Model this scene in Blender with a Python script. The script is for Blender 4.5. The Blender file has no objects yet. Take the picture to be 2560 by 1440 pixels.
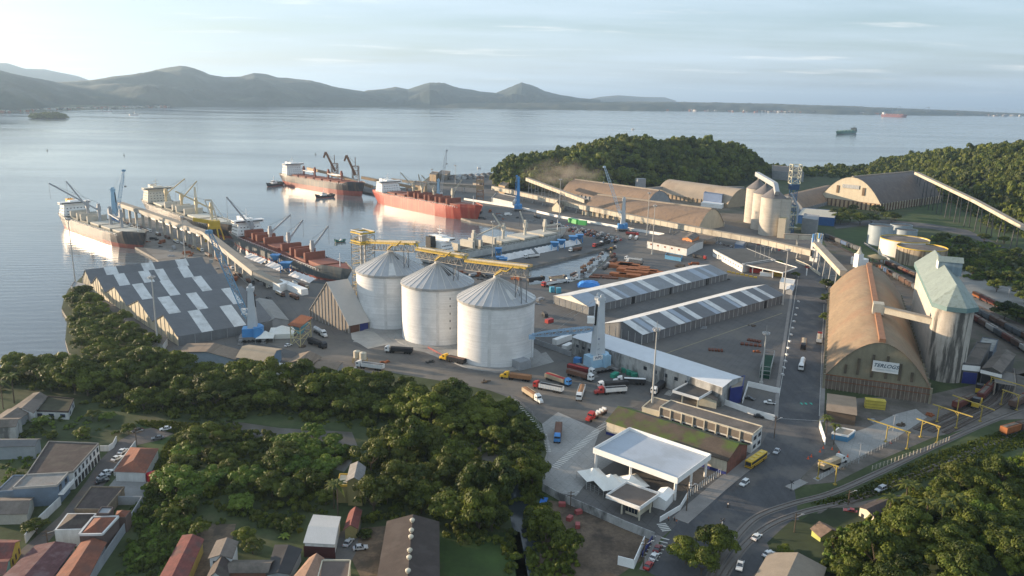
import bpy, math, random
import numpy as np
from mathutils import Vector, Matrix
from mathutils.geometry import tessellate_polygon
R = math.radians
rnd = random.Random(7)
nrs = np.random.RandomState(11)
SC = bpy.context.scene
COL = SC.collection
# ------------------------------------------------------------------ camera
CH, CF, CP, CR = 130.0, 1950.0, R(13.85), R(1.17)
_f = Vector((0, math.cos(CP), -math.sin(CP))); _r = Vector((1, 0, 0)); _u = Vector((0, math.sin(CP), math.cos(CP)))
_r2 = math.cos(CR)*_r + math.sin(CR)*_u; _u2 = -math.sin(CR)*_r + math.cos(CR)*_u
cam = bpy.data.objects.new("camera", bpy.data.cameras.new("camera")); COL.objects.link(cam)
cam.matrix_world = Matrix(((_r2.x, _u2.x, -_f.x, 0), (_r2.y, _u2.y, -_f.y, 0), (_r2.z, _u2.z, -_f.z, CH), (0, 0, 0, 1)))
cam.data.sensor_width = 36; cam.data.lens = 36*CF/2560
cam.data.clip_start = 1; cam.data.clip_end = 200000
SC.camera = cam
def ray(x, y):
 return _f + (x-1280)/CF*_r2 + (720-y)/CF*_u2
def g(x, y, z=2.0):
 "the point of the plane at height z that the photograph shows at x, y"
 d = ray(x, y); t = (z-CH)/d.z
 return Vector((d.x*t, d.y*t, z))
def hz(base, topy, z=2.0):
 "height above z of something standing at world point base whose top shows at pixel row topy"
 b = Vector(base); lo, hi = 0.0, 200.0
 for _ in range(40):
  m = (lo+hi)/2
  if pj(Vector((b.x, b.y, z+m)))[1] > topy: lo = m
  else: hi = m
 return lo
def pj(p):
 v = Vector(p)-Vector((0, 0, CH)); zz = v.dot(_f)
 return 1280+CF*v.dot(_r2)/zz, 720-CF*v.dot(_u2)/zz
# ------------------------------------------------------------------ world, sun, exposure
SUN_AZ, SUN_EL = R(-71), R(8)           # azimuth clockwise from +Y
world = bpy.data.worlds.new("World"); SC.world = world; world.use_nodes = True
nt = world.node_tree; nt.nodes.clear()
wo = nt.nodes.new("ShaderNodeOutputWorld"); bg = nt.nodes.new("ShaderNodeBackground")
sky = nt.nodes.new("ShaderNodeTexSky"); sky.sky_type = 'NISHITA'; sky.sun_disc = False
sky.sun_elevation = SUN_EL; sky.sun_rotation = SUN_AZ; sky.air_density = 1.0; sky.dust_density = 1.4; sky.ozone_density = 2.9
bg.inputs[1].default_value = 0.10
tc = nt.nodes.new("ShaderNodeTexCoord"); sp = nt.nodes.new("ShaderNodeSeparateXYZ"); nt.links.new(tc.outputs["Generated"], sp.inputs[0])
ad = nt.nodes.new("ShaderNodeMath"); ad.operation = 'ADD'; ad.inputs[1].default_value = 0.055; nt.links.new(sp.outputs[2], ad.inputs[0])
mx_ = nt.nodes.new("ShaderNodeMath"); mx_.operation = 'MAXIMUM'; mx_.inputs[1].default_value = 0.03; nt.links.new(ad.outputs[0], mx_.inputs[0])
dx = nt.nodes.new("ShaderNodeMath"); dx.operation = 'DIVIDE'; nt.links.new(sp.outputs[0], dx.inputs[0]); nt.links.new(mx_.outputs[0], dx.inputs[1])
dy = nt.nodes.new("ShaderNodeMath"); dy.operation = 'DIVIDE'; nt.links.new(sp.outputs[1], dy.inputs[0]); nt.links.new(mx_.outputs[0], dy.inputs[1])
cb = nt.nodes.new("ShaderNodeCombineXYZ"); nt.links.new(dx.outputs[0], cb.inputs[0]); nt.links.new(dy.outputs[0], cb.inputs[1])
def _noise(scale, det, sx, sy, lo, hi, off=0.0):
 mp = nt.nodes.new("ShaderNodeMapping"); mp.inputs[3].default_value = (sx, sy, 1); mp.inputs[1].default_value = (off, off*.7, 0)
 nt.links.new(cb.outputs[0], mp.inputs[0])
 n = nt.nodes.new("ShaderNodeTexNoise"); n.inputs["Scale"].default_value = scale; n.inputs["Detail"].default_value = det
 n.inputs["Roughness"].default_value = .58; nt.links.new(mp.outputs[0], n.inputs[0])
 r_ = nt.nodes.new("ShaderNodeMapRange"); r_.inputs[1].default_value = lo; r_.inputs[2].default_value = hi; r_.clamp = True
 r_.interpolation_type = 'SMOOTHSTEP'; nt.links.new(n.outputs[0], r_.inputs[0]); return r_
veil = _noise(.30, 8, .5, 1.0, .12, .72)
puff = _noise(1.1, 8, .45, 1.0, .56, .74, 3.3)
grey = _noise(.55, 6, .35, 1.0, .57, .70, 8.1)
mxa = nt.nodes.new("ShaderNodeMix"); mxa.data_type = 'RGBA'; nt.links.new(sky.outputs[0], mxa.inputs[6])
mxa.inputs[7].default_value = (3.5, 4.2, 4.85, 1)
vm = nt.nodes.new("ShaderNodeMath"); vm.operation = 'MULTIPLY'; vm.inputs[1].default_value = .85; nt.links.new(veil.outputs[0], vm.inputs[0]); nt.links.new(vm.outputs[0], mxa.inputs[0])
mxb = nt.nodes.new("ShaderNodeMix"); mxb.data_type = 'RGBA'; nt.links.new(mxa.outputs[2], mxb.inputs[6]); mxb.inputs[7].default_value = (6.2, 6.0, 5.6, 1)
pm = nt.nodes.new("ShaderNodeMath"); pm.operation = 'MULTIPLY'; pm.inputs[1].default_value = .6; nt.links.new(puff.outputs[0], pm.inputs[0]); nt.links.new(pm.outputs[0], mxb.inputs[0])
mxc = nt.nodes.new("ShaderNodeMix"); mxc.data_type = 'RGBA'; nt.links.new(mxb.outputs[2], mxc.inputs[6]); mxc.inputs[7].default_value = (3.0, 3.4, 3.8, 1)
gm = nt.nodes.new("ShaderNodeMath"); gm.operation = 'MULTIPLY'; gm.inputs[1].default_value = .45; nt.links.new(grey.outputs[0], gm.inputs[0]); nt.links.new(gm.outputs[0], mxc.inputs[0])
nt.links.new(mxc.outputs[2], bg.inputs[0]); nt.links.new(bg.outputs[0], wo.inputs[0])
sun = bpy.data.objects.new("sun", bpy.data.lights.new("sun", 'SUN')); COL.objects.link(sun)
sun.data.energy = 5.0; sun.data.angle = R(0.6); sun.data.color = (1.0, .77, .53)
sd = Vector((math.sin(SUN_AZ)*math.cos(SUN_EL), math.cos(SUN_AZ)*math.cos(SUN_EL), math.sin(SUN_EL)))
sun.rotation_euler = (-sd).to_track_quat('-Z', 'Y').to_euler()
SC.view_settings.view_transform = 'Standard'; SC.view_settings.look = 'None'
SC.view_settings.exposure = 1.25; SC.view_settings.gamma = 1.0
SC.cycles.use_denoising = True
SC.cycles.max_bounces = 6; SC.cycles.diffuse_bounces = 3; SC.cycles.glossy_bounces = 3; SC.cycles.transparent_max_bounces = 4
SC.cycles.volume_bounces = 0; SC.cycles.sample_clamp_indirect = 6
# ------------------------------------------------------------------ materials
def M(name, col, rough=.8, metal=0.0, var=.14, vs=.25, streak=None, sa=.2, dirt=None, da=0.0, ds=.12, dl=(.5, .62), spec=.35, bump=0.0, bs=1.0, rib=None, obj=False, tracks=0):
 m = bpy.data.materials.new(name); m.use_nodes = True; n = m.node_tree.nodes; l = m.node_tree.links
 b = n["Principled BSDF"]; b.inputs["Roughness"].default_value = rough; b.inputs["Metallic"].default_value = metal
 b.inputs["Specular IOR Level"].default_value = spec
 geo = n.new("ShaderNodeNewGeometry"); pos = geo.outputs["Position"]
 def noise(scale, det=4, mapsc=None):
  src = pos
  if mapsc:
   mp = n.new("ShaderNodeMapping"); mp.inputs[3].default_value = mapsc; l.new(pos, mp.inputs[0]); src = mp.outputs[0]
  t = n.new("ShaderNodeTexNoise"); t.inputs["Scale"].default_value = scale; t.inputs["Detail"].default_value = det
  t.inputs["Roughness"].default_value = .6; l.new(src, t.inputs[0]); return t.outputs[0]
 def rng(s, a, b_, c, d):
  r_ = n.new("ShaderNodeMapRange"); r_.inputs[1].default_value = a; r_.inputs[2].default_value = b_; r_.inputs[3].default_value = c; r_.inputs[4].default_value = d; r_.clamp = True
  l.new(s, r_.inputs[0]); return r_.outputs[0]
 def mul(a, b_):
  q = n.new("ShaderNodeMath"); q.operation = 'MULTIPLY'; l.new(a, q.inputs[0])
  if hasattr(b_, "is_linked"): l.new(b_, q.inputs[1])
  else: q.inputs[1].default_value = b_
  return q.outputs[0]
 val = rng(noise(vs, 6), .3, .7, 1-var, 1+var)
 val = mul(val, rng(noise(vs*9, 3), .3, .7, 1-var*.5, 1+var*.5))
 if streak:
  val = mul(val, rng(noise(1.0, 5, streak), .3, .7, 1-sa, 1+sa))
 if rib:                                   # corrugation / plank joints: (axis vector * frequency, depth)
  vx = n.new("ShaderNodeVectorMath"); vx.operation = 'DOT_PRODUCT'; l.new(pos, vx.inputs[0]); vx.inputs[1].default_value = rib[0]
  fr = n.new("ShaderNodeMath"); fr.operation = 'FRACT'; l.new(vx.outputs["Value"], fr.inputs[0])
  val = mul(val, rng(fr.outputs[0], 0, .18, 1-rib[1], 1.0)); n[-1] if False else None
 if tracks:                                # tyre marks and joints worn into the surface
  for sc_, rt, th in ((.11, .5, .035), (.19, 1.9, .03), (.05, 2.7, .02)):
   mp = n.new("ShaderNodeMapping"); mp.inputs[2].default_value = (0, 0, rt); l.new(pos, mp.inputs[0]); wv = n.new("ShaderNodeTexWave"); wv.inputs["Scale"].default_value = sc_; wv.inputs["Distortion"].default_value = 5; wv.inputs["Detail"].default_value = 3; wv.inputs["Detail Scale"].default_value = .12; l.new(mp.outputs[0], wv.inputs[0])
   a_ = n.new("ShaderNodeMath"); a_.operation = 'MULTIPLY_ADD'; a_.inputs[1].default_value = 1; a_.inputs[2].default_value = 0; l.new(rng(wv.outputs["Fac"], 0, th, 1-tracks, 1), a_.inputs[0]); val = mul(val, a_.outputs[0])
 mx = n.new("ShaderNodeMix"); mx.data_type = 'RGBA'; mx.blend_type = 'MULTIPLY'; mx.inputs[0].default_value = 1
 mx.inputs[6].default_value = (*col, 1)
 cc = n.new("ShaderNodeCombineColor")
 for i in range(3): l.new(val, cc.inputs[i])
 l.new(cc.outputs[0], mx.inputs[7]); out = mx.outputs[2]
 if dirt:
  md = n.new("ShaderNodeMix"); md.data_type = 'RGBA'; md.inputs[7].default_value = (*dirt, 1); l.new(out, md.inputs[6])
  l.new(rng(noise(ds, 7, streak if streak and streak[2] < .3 else None) if not (streak and streak[2] < .3) else noise(1.0, 7, streak), dl[0], dl[1], 0, da), md.inputs[0]); out = md.outputs[2]
 if obj:
  oi = n.new("ShaderNodeObjectInfo"); hs = n.new("ShaderNodeHueSaturation"); l.new(out, hs.inputs["Color"])
  l.new(rng(oi.outputs["Random"], 0, 1, .72, 1.3), hs.inputs["Value"]); l.new(rng(oi.outputs["Random"], 0, 1, .485, .515), hs.inputs["Hue"]); out = hs.outputs[0]
 l.new(out, b.inputs["Base Color"])
 if bump:
  bp = n.new("ShaderNodeBump"); bp.inputs["Strength"].default_value = bump; bp.inputs["Distance"].default_value = .3
  l.new(noise(bs, 5, streak), bp.inputs["Height"]); l.new(bp.outputs[0], b.inputs["Normal"])
 return m
def leafmat(name, col, col2, trans=.33):
 m = bpy.data.materials.new(name); m.use_nodes = True; n = m.node_tree.nodes; l = m.node_tree.links
 b = n["Principled BSDF"]; b.inputs["Roughness"].default_value = .55; b.inputs["Specular IOR Level"].default_value = .25
 at = n.new("ShaderNodeAttribute"); at.attribute_name = "tone"
 oi = n.new("ShaderNodeObjectInfo"); geo = n.new("ShaderNodeNewGeometry")
 ns = n.new("ShaderNodeTexNoise"); ns.inputs["Scale"].default_value = .035; ns.inputs["Detail"].default_value = 3; l.new(geo.outputs["Position"], ns.inputs[0])
 a1 = n.new("ShaderNodeMath"); a1.operation = 'MULTIPLY_ADD'; a1.inputs[1].default_value = .5; l.new(at.outputs["Fac"], a1.inputs[0])
 a2 = n.new("ShaderNodeMath"); a2.operation = 'MULTIPLY_ADD'; a2.inputs[1].default_value = .35; a2.inputs[2].default_value = -.12; l.new(oi.outputs["Random"], a2.inputs[0]); l.new(a2.outputs[0], a1.inputs[2])
 a3 = n.new("ShaderNodeMath"); a3.operation = 'MULTIPLY_ADD'; a3.inputs[1].default_value = .9; a3.inputs[2].default_value = -.33; l.new(ns.outputs[0], a3.inputs[0])
 a4 = n.new("ShaderNodeMath"); a4.operation = 'ADD'; a4.use_clamp = True; l.new(a1.outputs[0], a4.inputs[0]); l.new(a3.outputs[0], a4.inputs[1])
 mx = n.new("ShaderNodeMix"); mx.data_type = 'RGBA'; mx.inputs[6].default_value = (*col, 1); mx.inputs[7].default_value = (*col2, 1)
 l.new(a4.outputs[0], mx.inputs[0]); l.new(mx.outputs[2], b.inputs["Base Color"])
 tr = n.new("ShaderNodeBsdfTranslucent"); l.new(mx.outputs[2], tr.inputs[0]); ms = n.new("ShaderNodeMixShader"); ms.inputs[0].default_value = trans
 l.new(b.outputs[0], ms.inputs[1]); l.new(tr.outputs[0], ms.inputs[2]); l.new(ms.outputs[0], n["Material Output"].inputs[0])
 return m
_pc = {}
def paint(col, rough=.45, metal=0.0, spec=.5):
 k = (tuple(round(c, 3) for c in col), rough, metal)
 if k not in _pc:
  _pc[k] = M("paint_%d" % len(_pc), col, rough, metal, var=.10, vs=.6, spec=spec)
 return _pc[k]
# ------------------------------------------------------------------ mesh building
class MB:
 "collects faces in world (or local) coordinates and links them as ONE mesh object"
 def __init__(s): s.v = []; s.f = []; s.mi = []; s.cur = 0
 def add(s, vs, fs):
  o = len(s.v); s.v += [tuple(p) for p in vs]; s.f += [tuple(o+i for i in f) for f in fs]; s.mi += [s.cur]*len(fs); return s
 def box(s, c, sz, rz=0.0, z0=False):
  "c centre (or base centre if z0), sz full sizes"
  x, y, z = sz[0]/2, sz[1]/2, sz[2]/2; cz = c[2]+(z if z0 else 0); ca, sa = math.cos(rz), math.sin(rz)
  vs = [(c[0]+ca*a-sa*b, c[1]+sa*a+ca*b, cz+d) for d in (-z, z) for a, b in ((-x, -y), (x, -y), (x, y), (-x, y))]
  return s.add(vs, [(0, 3, 2, 1), (4, 5, 6, 7), (0, 1, 5, 4), (1, 2, 6, 5), (2, 3, 7, 6), (3, 0, 4, 7)])
 def hexa(s, b, t):
  return s.add(list(b)+list(t), [(0, 3, 2, 1), (4, 5, 6, 7), (0, 1, 5, 4), (1, 2, 6, 5), (2, 3, 7, 6), (3, 0, 4, 7)])
 def prism(s, poly, z0, z1):
  n = len(poly); a = sum(poly[i][0]*poly[(i+1) % n][1]-poly[(i+1) % n][0]*poly[i][1] for i in range(n))
  if a < 0: poly = poly[::-1]
  return s.add([(p[0], p[1], z0) for p in poly]+[(p[0], p[1], z1) for p in poly],
     [tuple(range(n))[::-1], tuple(range(n, 2*n))]+[(i, (i+1) % n, n+(i+1) % n, n+i) for i in range(n)])
 def bar(s, p, q, w, h=None, up=(0, 0, 1)):
  "rectangular bar from p to q"
  h = h or w; p = Vector(p); q = Vector(q); d = (q-p).normalized(); u = Vector(up)
  if abs(d.dot(u)) > .98: u = Vector((1, 0, 0))
  r_ = d.cross(u).normalized()*w/2; u = r_.cross(d).normalized()*h/2
  return s.hexa([p-r_-u, p+r_-u, p+r_+u, p-r_+u], [q-r_-u, q+r_-u, q+r_+u, q-r_+u])
 def tube(s, p, q, r0, r1=None, n=8, cap=True):
  r1 = r0 if r1 is None else r1; p = Vector(p); q = Vector(q); d = (q-p).normalized()
  u = Vector((0, 0, 1)) if abs(d.z) < .9 else Vector((1, 0, 0)); a = d.cross(u).normalized(); b = d.cross(a)
  vs = [c+(a*math.cos(6.28318*i/n)+b*math.sin(6.28318*i/n))*r_ for c, r_ in ((p, r0), (q, r1)) for i in range(n)]
  fs = [(i, (i+1) % n, n+(i+1) % n, n+i) for i in range(n)]
  if cap: fs += [tuple(range(n))[::-1], tuple(range(n, 2*n))]
  return s.add(vs, fs)
 def lathe(s, c, prof, n=32, a0=0.0):
  "prof: list of (radius, z)"
  vs = [(c[0]+r_*math.cos(a0+6.283185*i/n), c[1]+r_*math.sin(a0+6.283185*i/n), c[2]+z) for r_, z in prof for i in range(n)]
  fs = [(k*n+i, k*n+(i+1) % n, (k+1)*n+(i+1) % n, (k+1)*n+i) for k in range(len(prof)-1) for i in range(n)]
  return s.add(vs, fs)
 def quad(s, *p): return s.add(p, [tuple(range(len(p)))])
 def truss(s, p, q, w, h, t=.25, n=8, side=True):
  "box lattice between p and q (bottom centre line), w wide, h high"
  p = Vector(p); q = Vector(q); d = (q-p).normalized(); r_ = d.cross(Vector((0, 0, 1)))
  if r_.length < .1: r_ = Vector((1, 0, 0))
  r_ = r_.normalized()*w/2; u = (r_.cross(d)).normalized()*h
  L = [p-r_, p+r_, p+r_+u, p-r_+u]; dd = q-p
  for k in L: s.bar(k, k+dd, t)
  for i in range(n+1):
   o = dd*i/n
   for a, b in ((0, 1), (1, 2), (2, 3), (3, 0)): s.bar(L[a]+o, L[b]+o, t*.7)
   if i < n:
    o2 = dd*(i+1)/n
    for a, b in ((1, 2), (0, 3), (3, 2)):
     if i % 2: a, b = b, a
     s.bar(L[a]+o, L[b]+o2, t*.7)
  return s
 def mesh(s, name, org=None):
  me = bpy.data.meshes.new(name)
  v = s.v if org is None else [(a-org[0], b-org[1], c-org[2]) for a, b, c in s.v]
  me.from_pydata(v, [], s.f); me.validate(); me.update(); return me
 def build(s, name, m, parent=None, smooth=False, org=None, **kw):
  if org is None and parent is not None: org = ORG.get(parent.name)
  me = s.mesh(name, org)
  if isinstance(m, (list, tuple)):
   for k in m: me.materials.append(k)
   if len(me.polygons) == len(s.mi): me.polygons.foreach_set("material_index", s.mi)
  else: me.materials.append(m)
  if smooth: me.polygons.foreach_set("use_smooth", [True]*len(me.polygons))
  o = bpy.data.objects.new(name, me); COL.objects.link(o)
  if parent is not None: o.parent = parent; ORG[o.name] = ORG.get(parent.name)
  for k, vv in kw.items(): o[k] = vv
  return o
ORG = {}
def thing(name, label, cat, loc=(0, 0, 0), group=None, rz=0.0, local=False):
 o = bpy.data.objects.new(name, None); COL.objects.link(o); o.location = loc; o.rotation_euler.z = rz; o.empty_display_size = 1
 o["label"] = label; o["category"] = cat
 if group: o["group"] = group
 ORG[o.name] = None if local else tuple(loc)
 return o
def tag(o, label, cat, group=None):
 o["label"] = label; o["category"] = cat
 if group: o["group"] = group
 return o
def solo(name, mb, m, label, cat, group=None, smooth=False, org=None):
 "a thing that is a single mesh"
 vs = mb.v; c = org or (sum(p[0] for p in vs)/len(vs), sum(p[1] for p in vs)/len(vs), min(p[2] for p in vs))
 o = mb.build(name, m, smooth=smooth, org=c); o.location = c; return tag(o, label, cat, group)
def struct(name, mb, m, smooth=False, kind='structure'):
 o = mb.build(name, m, smooth=smooth); o["kind"] = kind; return o
def dup(root, loc, rz=0.0, label=None, group=None, sc=1.0, mats=None):
 "copy of a thing, its parts and sub-parts; mats: {part name: material} set on the object slot"
 def cp(o, par):
  c = o.copy(); COL.objects.link(c); c.parent = par
  b = o.name.split('.')[0]
  if mats and b in mats and c.data:
   c.material_slots[0].link = 'OBJECT'; c.material_slots[0].material = mats[b]
  for ch in KIDS.get(o.name, ()): cp(ch, c)
  return c
 if root.name not in KIDS:
  def reg(o):
   KIDS[o.name] = [x for x in ALLC() if x.parent == o]
   for x in KIDS[o.name]: reg(x)
  reg(root)
 r_ = cp(root, None); r_.location = loc; r_.rotation_euler = (0, 0, rz)
 if sc != 1.0: r_.scale = (sc,)*3 if not isinstance(sc, tuple) else sc
 if label: r_["label"] = label
 if group: r_["group"] = group
 return r_
KIDS = {}
def ALLC(): return list(COL.objects)
def drop(root):
 "remove a prototype that was only a source of copies"
 for ch in [x for x in COL.objects if x.parent == root]: drop(ch)
 bpy.data.objects.remove(root)
def inpoly(x, y, P):
 c = False; n = len(P)
 for i in range(n):
  a, b = P[i], P[i-1]
  if (a[1] > y) != (b[1] > y) and x < (b[0]-a[0])*(y-a[1])/(b[1]-a[1])+a[0]: c = not c
 return c
def npmesh(name, V, F, mats, tone=None, mi=None, smooth=False):
 "V (n,3), F (m,k) arrays"
 me = bpy.data.meshes.new(name); k = F.shape[1]
 me.vertices.add(len(V)); me.vertices.foreach_set("co", V.astype(np.float32).ravel())
 me.loops.add(F.size); me.loops.foreach_set("vertex_index", F.astype(np.int32).ravel())
 me.polygons.add(len(F)); me.polygons.foreach_set("loop_start", np.arange(0, F.size, k, dtype=np.int32))
 for m in mats: me.materials.append(m)
 if mi is not None: me.polygons.foreach_set("material_index", mi.astype(np.int32))
 if smooth: me.polygons.foreach_set("use_smooth", np.ones(len(F), bool))
 me.update(calc_edges=True)
 if tone is not None:
  a = me.attributes.new("tone", 'FLOAT', 'FACE'); a.data.foreach_set("value", tone.astype(np.float32))
 return me
def sheet(name, px, z, m, holes=(), world=None, base=-.6, kind='structure', skirt=False):
 "flat sheet from pixel corners (on height z)"
 P = [g(x, y, z) for x, y in px] if world is None else [Vector((a, b, z)) for a, b in world]
 loops = [P]+[[g(x, y, z) for x, y in h] for h in holes]
 mb = MB(); allp = [p for L in loops for p in L]
 tris = tessellate_polygon([[Vector((p.x, p.y, 0)) for p in L] for L in loops])
 fs = []
 for t in tris:
  a, b, c = (allp[i] for i in t)
  fs.append(tuple(t) if (b-a).cross(c-a).z > 0 else tuple(t)[::-1])
 mb.add(allp, fs)
 if skirt:
  for L in loops:
   n = len(L)
   for i in range(n):
    a, b = L[i], L[(i+1) % n]
    mb.cur = 1; mb.quad(a, b, (b.x, b.y, base), (a.x, a.y, base)); mb.cur = 0
 o = mb.build(name, m); o["kind"] = kind; return o
def strip(name, px, wid, z, m, label=None, world=False):
 "ribbon of width wid along pixel polyline"
 P = [Vector(p) for p in px] if world else [g(x, y, z) for x, y in px]
 mb = MB(); Ls = []; Rs = []
 for i, p in enumerate(P):
  d = (P[min(i+1, len(P)-1)]-P[max(i-1, 0)]).normalized(); nn = Vector((-d.y, d.x, 0))*wid/2
  Ls.append(p+nn); Rs.append(p-nn)
 for i in range(len(P)-1): mb.quad(Rs[i], Rs[i+1], Ls[i+1], Ls[i])
 return mb
def curve(px, n=12, z=2.0):
 "smooth polyline (Catmull-Rom) through pixel points, in world"
 P = [g(x, y, z) for x, y in px]; P = [2*P[0]-P[1]]+P+[2*P[-1]-P[-2]]; out = []
 for i in range(1, len(P)-2):
  for k in range(n):
   t = k/n; a, b, c, d = P[i-1], P[i], P[i+1], P[i+2]
   out.append(.5*((2*b)+(c-a)*t+(2*a-5*b+4*c-d)*t*t+(3*b-a-3*c+d)*t*t*t))
 out.append(P[-2]); return out
# ------------------------------------------------------------------ water, land, hills
def watermat():
 m = bpy.data.materials.new("harbour_water"); m.use_nodes = True; n = m.node_tree.nodes; l = m.node_tree.links
 b = n["Principled BSDF"]; b.inputs["Base Color"].default_value = (.12, .135, .145, 1); b.inputs["Roughness"].default_value = .12
 b.inputs["IOR"].default_value = 1.33; b.inputs["Specular IOR Level"].default_value = .5
 geo = n.new("ShaderNodeNewGeometry")
 def ns(sc, sx, sy, rot, det=3):
  mp = n.new("ShaderNodeMapping"); mp.inputs[3].default_value = (sx, sy, 1); mp.inputs[2].default_value = (0, 0, rot); l.new(geo.outputs["Position"], mp.inputs[0])
  t = n.new("ShaderNodeTexNoise"); t.inputs["Scale"].default_value = sc; t.inputs["Detail"].default_value = det; l.new(mp.outputs[0], t.inputs[0]); return t.outputs[0]
 a = ns(.16, .5, 1.3, .25, 4); c = ns(.035, .5, 1.6, -.15, 3); big = ns(.0035, .35, 1.0, .1, 4)
 mp = n.new("ShaderNodeMapping"); mp.inputs[2].default_value = (0, 0, R(80)); l.new(geo.outputs["Position"], mp.inputs[0])
 wv = n.new("ShaderNodeTexWave"); wv.inputs["Scale"].default_value = .035; wv.inputs["Distortion"].default_value = 7; wv.inputs["Detail"].default_value = 2; wv.inputs["Detail Scale"].default_value = .35; l.new(mp.outputs[0], wv.inputs[0])
 s1 = n.new("ShaderNodeMath"); s1.operation = 'MULTIPLY_ADD'; s1.inputs[1].default_value = 1.7; l.new(c, s1.inputs[0]); l.new(a, s1.inputs[2])
 s2 = n.new("ShaderNodeMath"); s2.operation = 'MULTIPLY_ADD'; s2.inputs[1].default_value = .28; l.new(wv.outputs["Fac"], s2.inputs[0]); l.new(s1.outputs[0], s2.inputs[2])
 mr = n.new("ShaderNodeMapRange"); mr.inputs[1].default_value = .35; mr.inputs[2].default_value = .65; mr.inputs[3].default_value = .5; mr.inputs[4].default_value = 1.25; l.new(big, mr.inputs[0])
 bp = n.new("ShaderNodeBump"); bp.inputs["Distance"].default_value = .55; l.new(s2.outputs[0], bp.inputs["Height"])
 st = n.new("ShaderNodeMath"); st.operation = 'MULTIPLY'; st.inputs[1].default_value = .32; l.new(mr.outputs[0], st.inputs[0]); l.new(st.outputs[0], bp.inputs["Strength"])
 l.new(bp.outputs[0], b.inputs["Normal"])
 rr = n.new("ShaderNodeMapRange"); rr.inputs[1].default_value = .35; rr.inputs[2].default_value = .65; rr.inputs[3].default_value = .08; rr.inputs[4].default_value = .2; l.new(big, rr.inputs[0]); l.new(rr.outputs[0], b.inputs["Roughness"])
 return m
WATER = watermat()
mb = MB()
rs = [0, 300, 700, 1500, 3000, 6000, 12000, 25000, 60000, 120000]
mb.lathe((0, 0, 0), [(max(r_, .01), 0) for r_ in rs][::-1], n=48)
struct("water", mb, WATER)
CONC = M("quay_concrete", (.22, .205, .185), .85, var=.2, vs=.06, dirt=(.10, .09, .08), da=.6, ds=.05)
ASPH = M("yard_asphalt", (.108, .104, .10), .85, var=.18, vs=.03, dirt=(.155, .14, .12), da=.75, ds=.022, dl=(.48, .66), bump=.1, bs=.5, tracks=.22)
ROAD = M("road_asphalt", (.066, .067, .071), .8, var=.14, vs=.08, streak=(.35, .012, 1), sa=.16, dirt=(.15, .135, .12), da=.6, ds=.05, tracks=.12)
SOIL = M("grass_and_soil", (.045, .062, .022), .95, var=.35, vs=.06, dirt=(.10, .085, .05), da=.6, ds=.03, dl=(.55, .7))
GRASS = M("lawn", (.038, .065, .016), .95, var=.25, vs=.08, dirt=(.10, .09, .045), da=.6, ds=.05, dl=(.56, .72))
DIRT = M("bare_dirt", (.13, .095, .065), .95, var=.3, vs=.12, dirt=(.05, .042, .032), da=.7, ds=.2)
LCONC = M("light_concrete", (.29, .285, .27), .85, var=.16, vs=.12, tracks=.12, dirt=(.19, .175, .16), da=.6, ds=.06)
RUST = M("rusty_steel", (.23, .075, .03), .85, var=.3, vs=1.2)
WHITE = M("white_paint", (.78, .77, .74), .6, var=.06, vs=.3)
DARK = M("dark_gaps", (.02, .02, .022), .7, var=.1)
GLASS = M("window_glass", (.03, .035, .045), .15, var=.1, spec=.8)
YEL = M("yellow_paint", (.50, .34, .04), .5, var=.12)
MUD = M("tidal_mud", (.085, .075, .06), .35, var=.25, vs=.1)
LAND = [(-900, 935), (-100, 925), (60, 915), (110, 908), (200, 897), (172, 882), (163, 850), (166, 820), (168, 795), (154, 772), (160, 745), (172, 722), (196, 700),
  (206, 690), (330, 668), (404, 658), (390, 646), (325, 610), (283, 549), (365, 543), (580, 623), (780, 706), (862, 716),
  (1100, 676), (1300, 640), (1456, 611), (1404, 592), (1352, 584), (1262, 566), (1176, 552), (1100, 528), (1000, 500), (905, 478), (880, 470), (890, 462), (1010, 470), (1060, 452), (1075, 440),
  (1150, 436), (1255, 438), (1255, 420), (1300, 402), (1420, 384), (1640, 374), (1880, 400), (1905, 412), (2000, 418), (2180, 412), (2250, 398), (2560, 368), (3300, 352), (4600, 500), (5200, 2600), (-4200, 2600), (-2600, 1100)]
land = sheet("ground", LAND, 2.0, [SOIL, CONC], holes=[[(1322, 668), (1516, 620), (1532, 632), (1470, 694), (1422, 706), (1322, 712)]], skirt=True)
PORT = [(206, 692), (330, 669), (403, 659), (389, 646), (326, 611), (284, 549.5), (365, 543.5), (580, 623.5), (780, 706.5), (862, 716.5),
  (1100, 676.5), (1300, 640.5), (1455, 611.5), (1403, 592.5), (1352, 584.5), (1262, 566.5), (1177, 552.5), (1101, 528.5), (1002, 500.5), (907, 478.5), (882, 470.5), (892, 463), (1012, 471), (1062, 453), (1078, 441),
  (1250, 440), (1262, 480), (1400, 505), (1560, 520), (1820, 560), (2040, 600), (2100, 640), (2080, 760), (2062, 990), (2052, 1100), (1990, 1215), (1850, 1330), (1700, 1330), (1400, 1180), (1370, 1140), (1355, 1060), (1290, 1000), (1180, 960), (1000, 930), (860, 935), (700, 930), (480, 905), (390, 868), (204, 716)]
sheet("port_yard", PORT, 2.02, ASPH, holes=[[(1321, 668), (1517, 619.5), (1533.5, 632), (1471, 695), (1422, 707), (1321, 713)]])
sheet("wharf_deck", [(283.5, 549.8), (365, 543.8), (580, 624), (700, 674), (700, 715), (403, 659.5), (390, 646.5)], 2.04, M("wharf_deck", (.20, .185, .165), .85, var=.2, vs=.05, dirt=(.12, .10, .08), da=.6, ds=.06))
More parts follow.
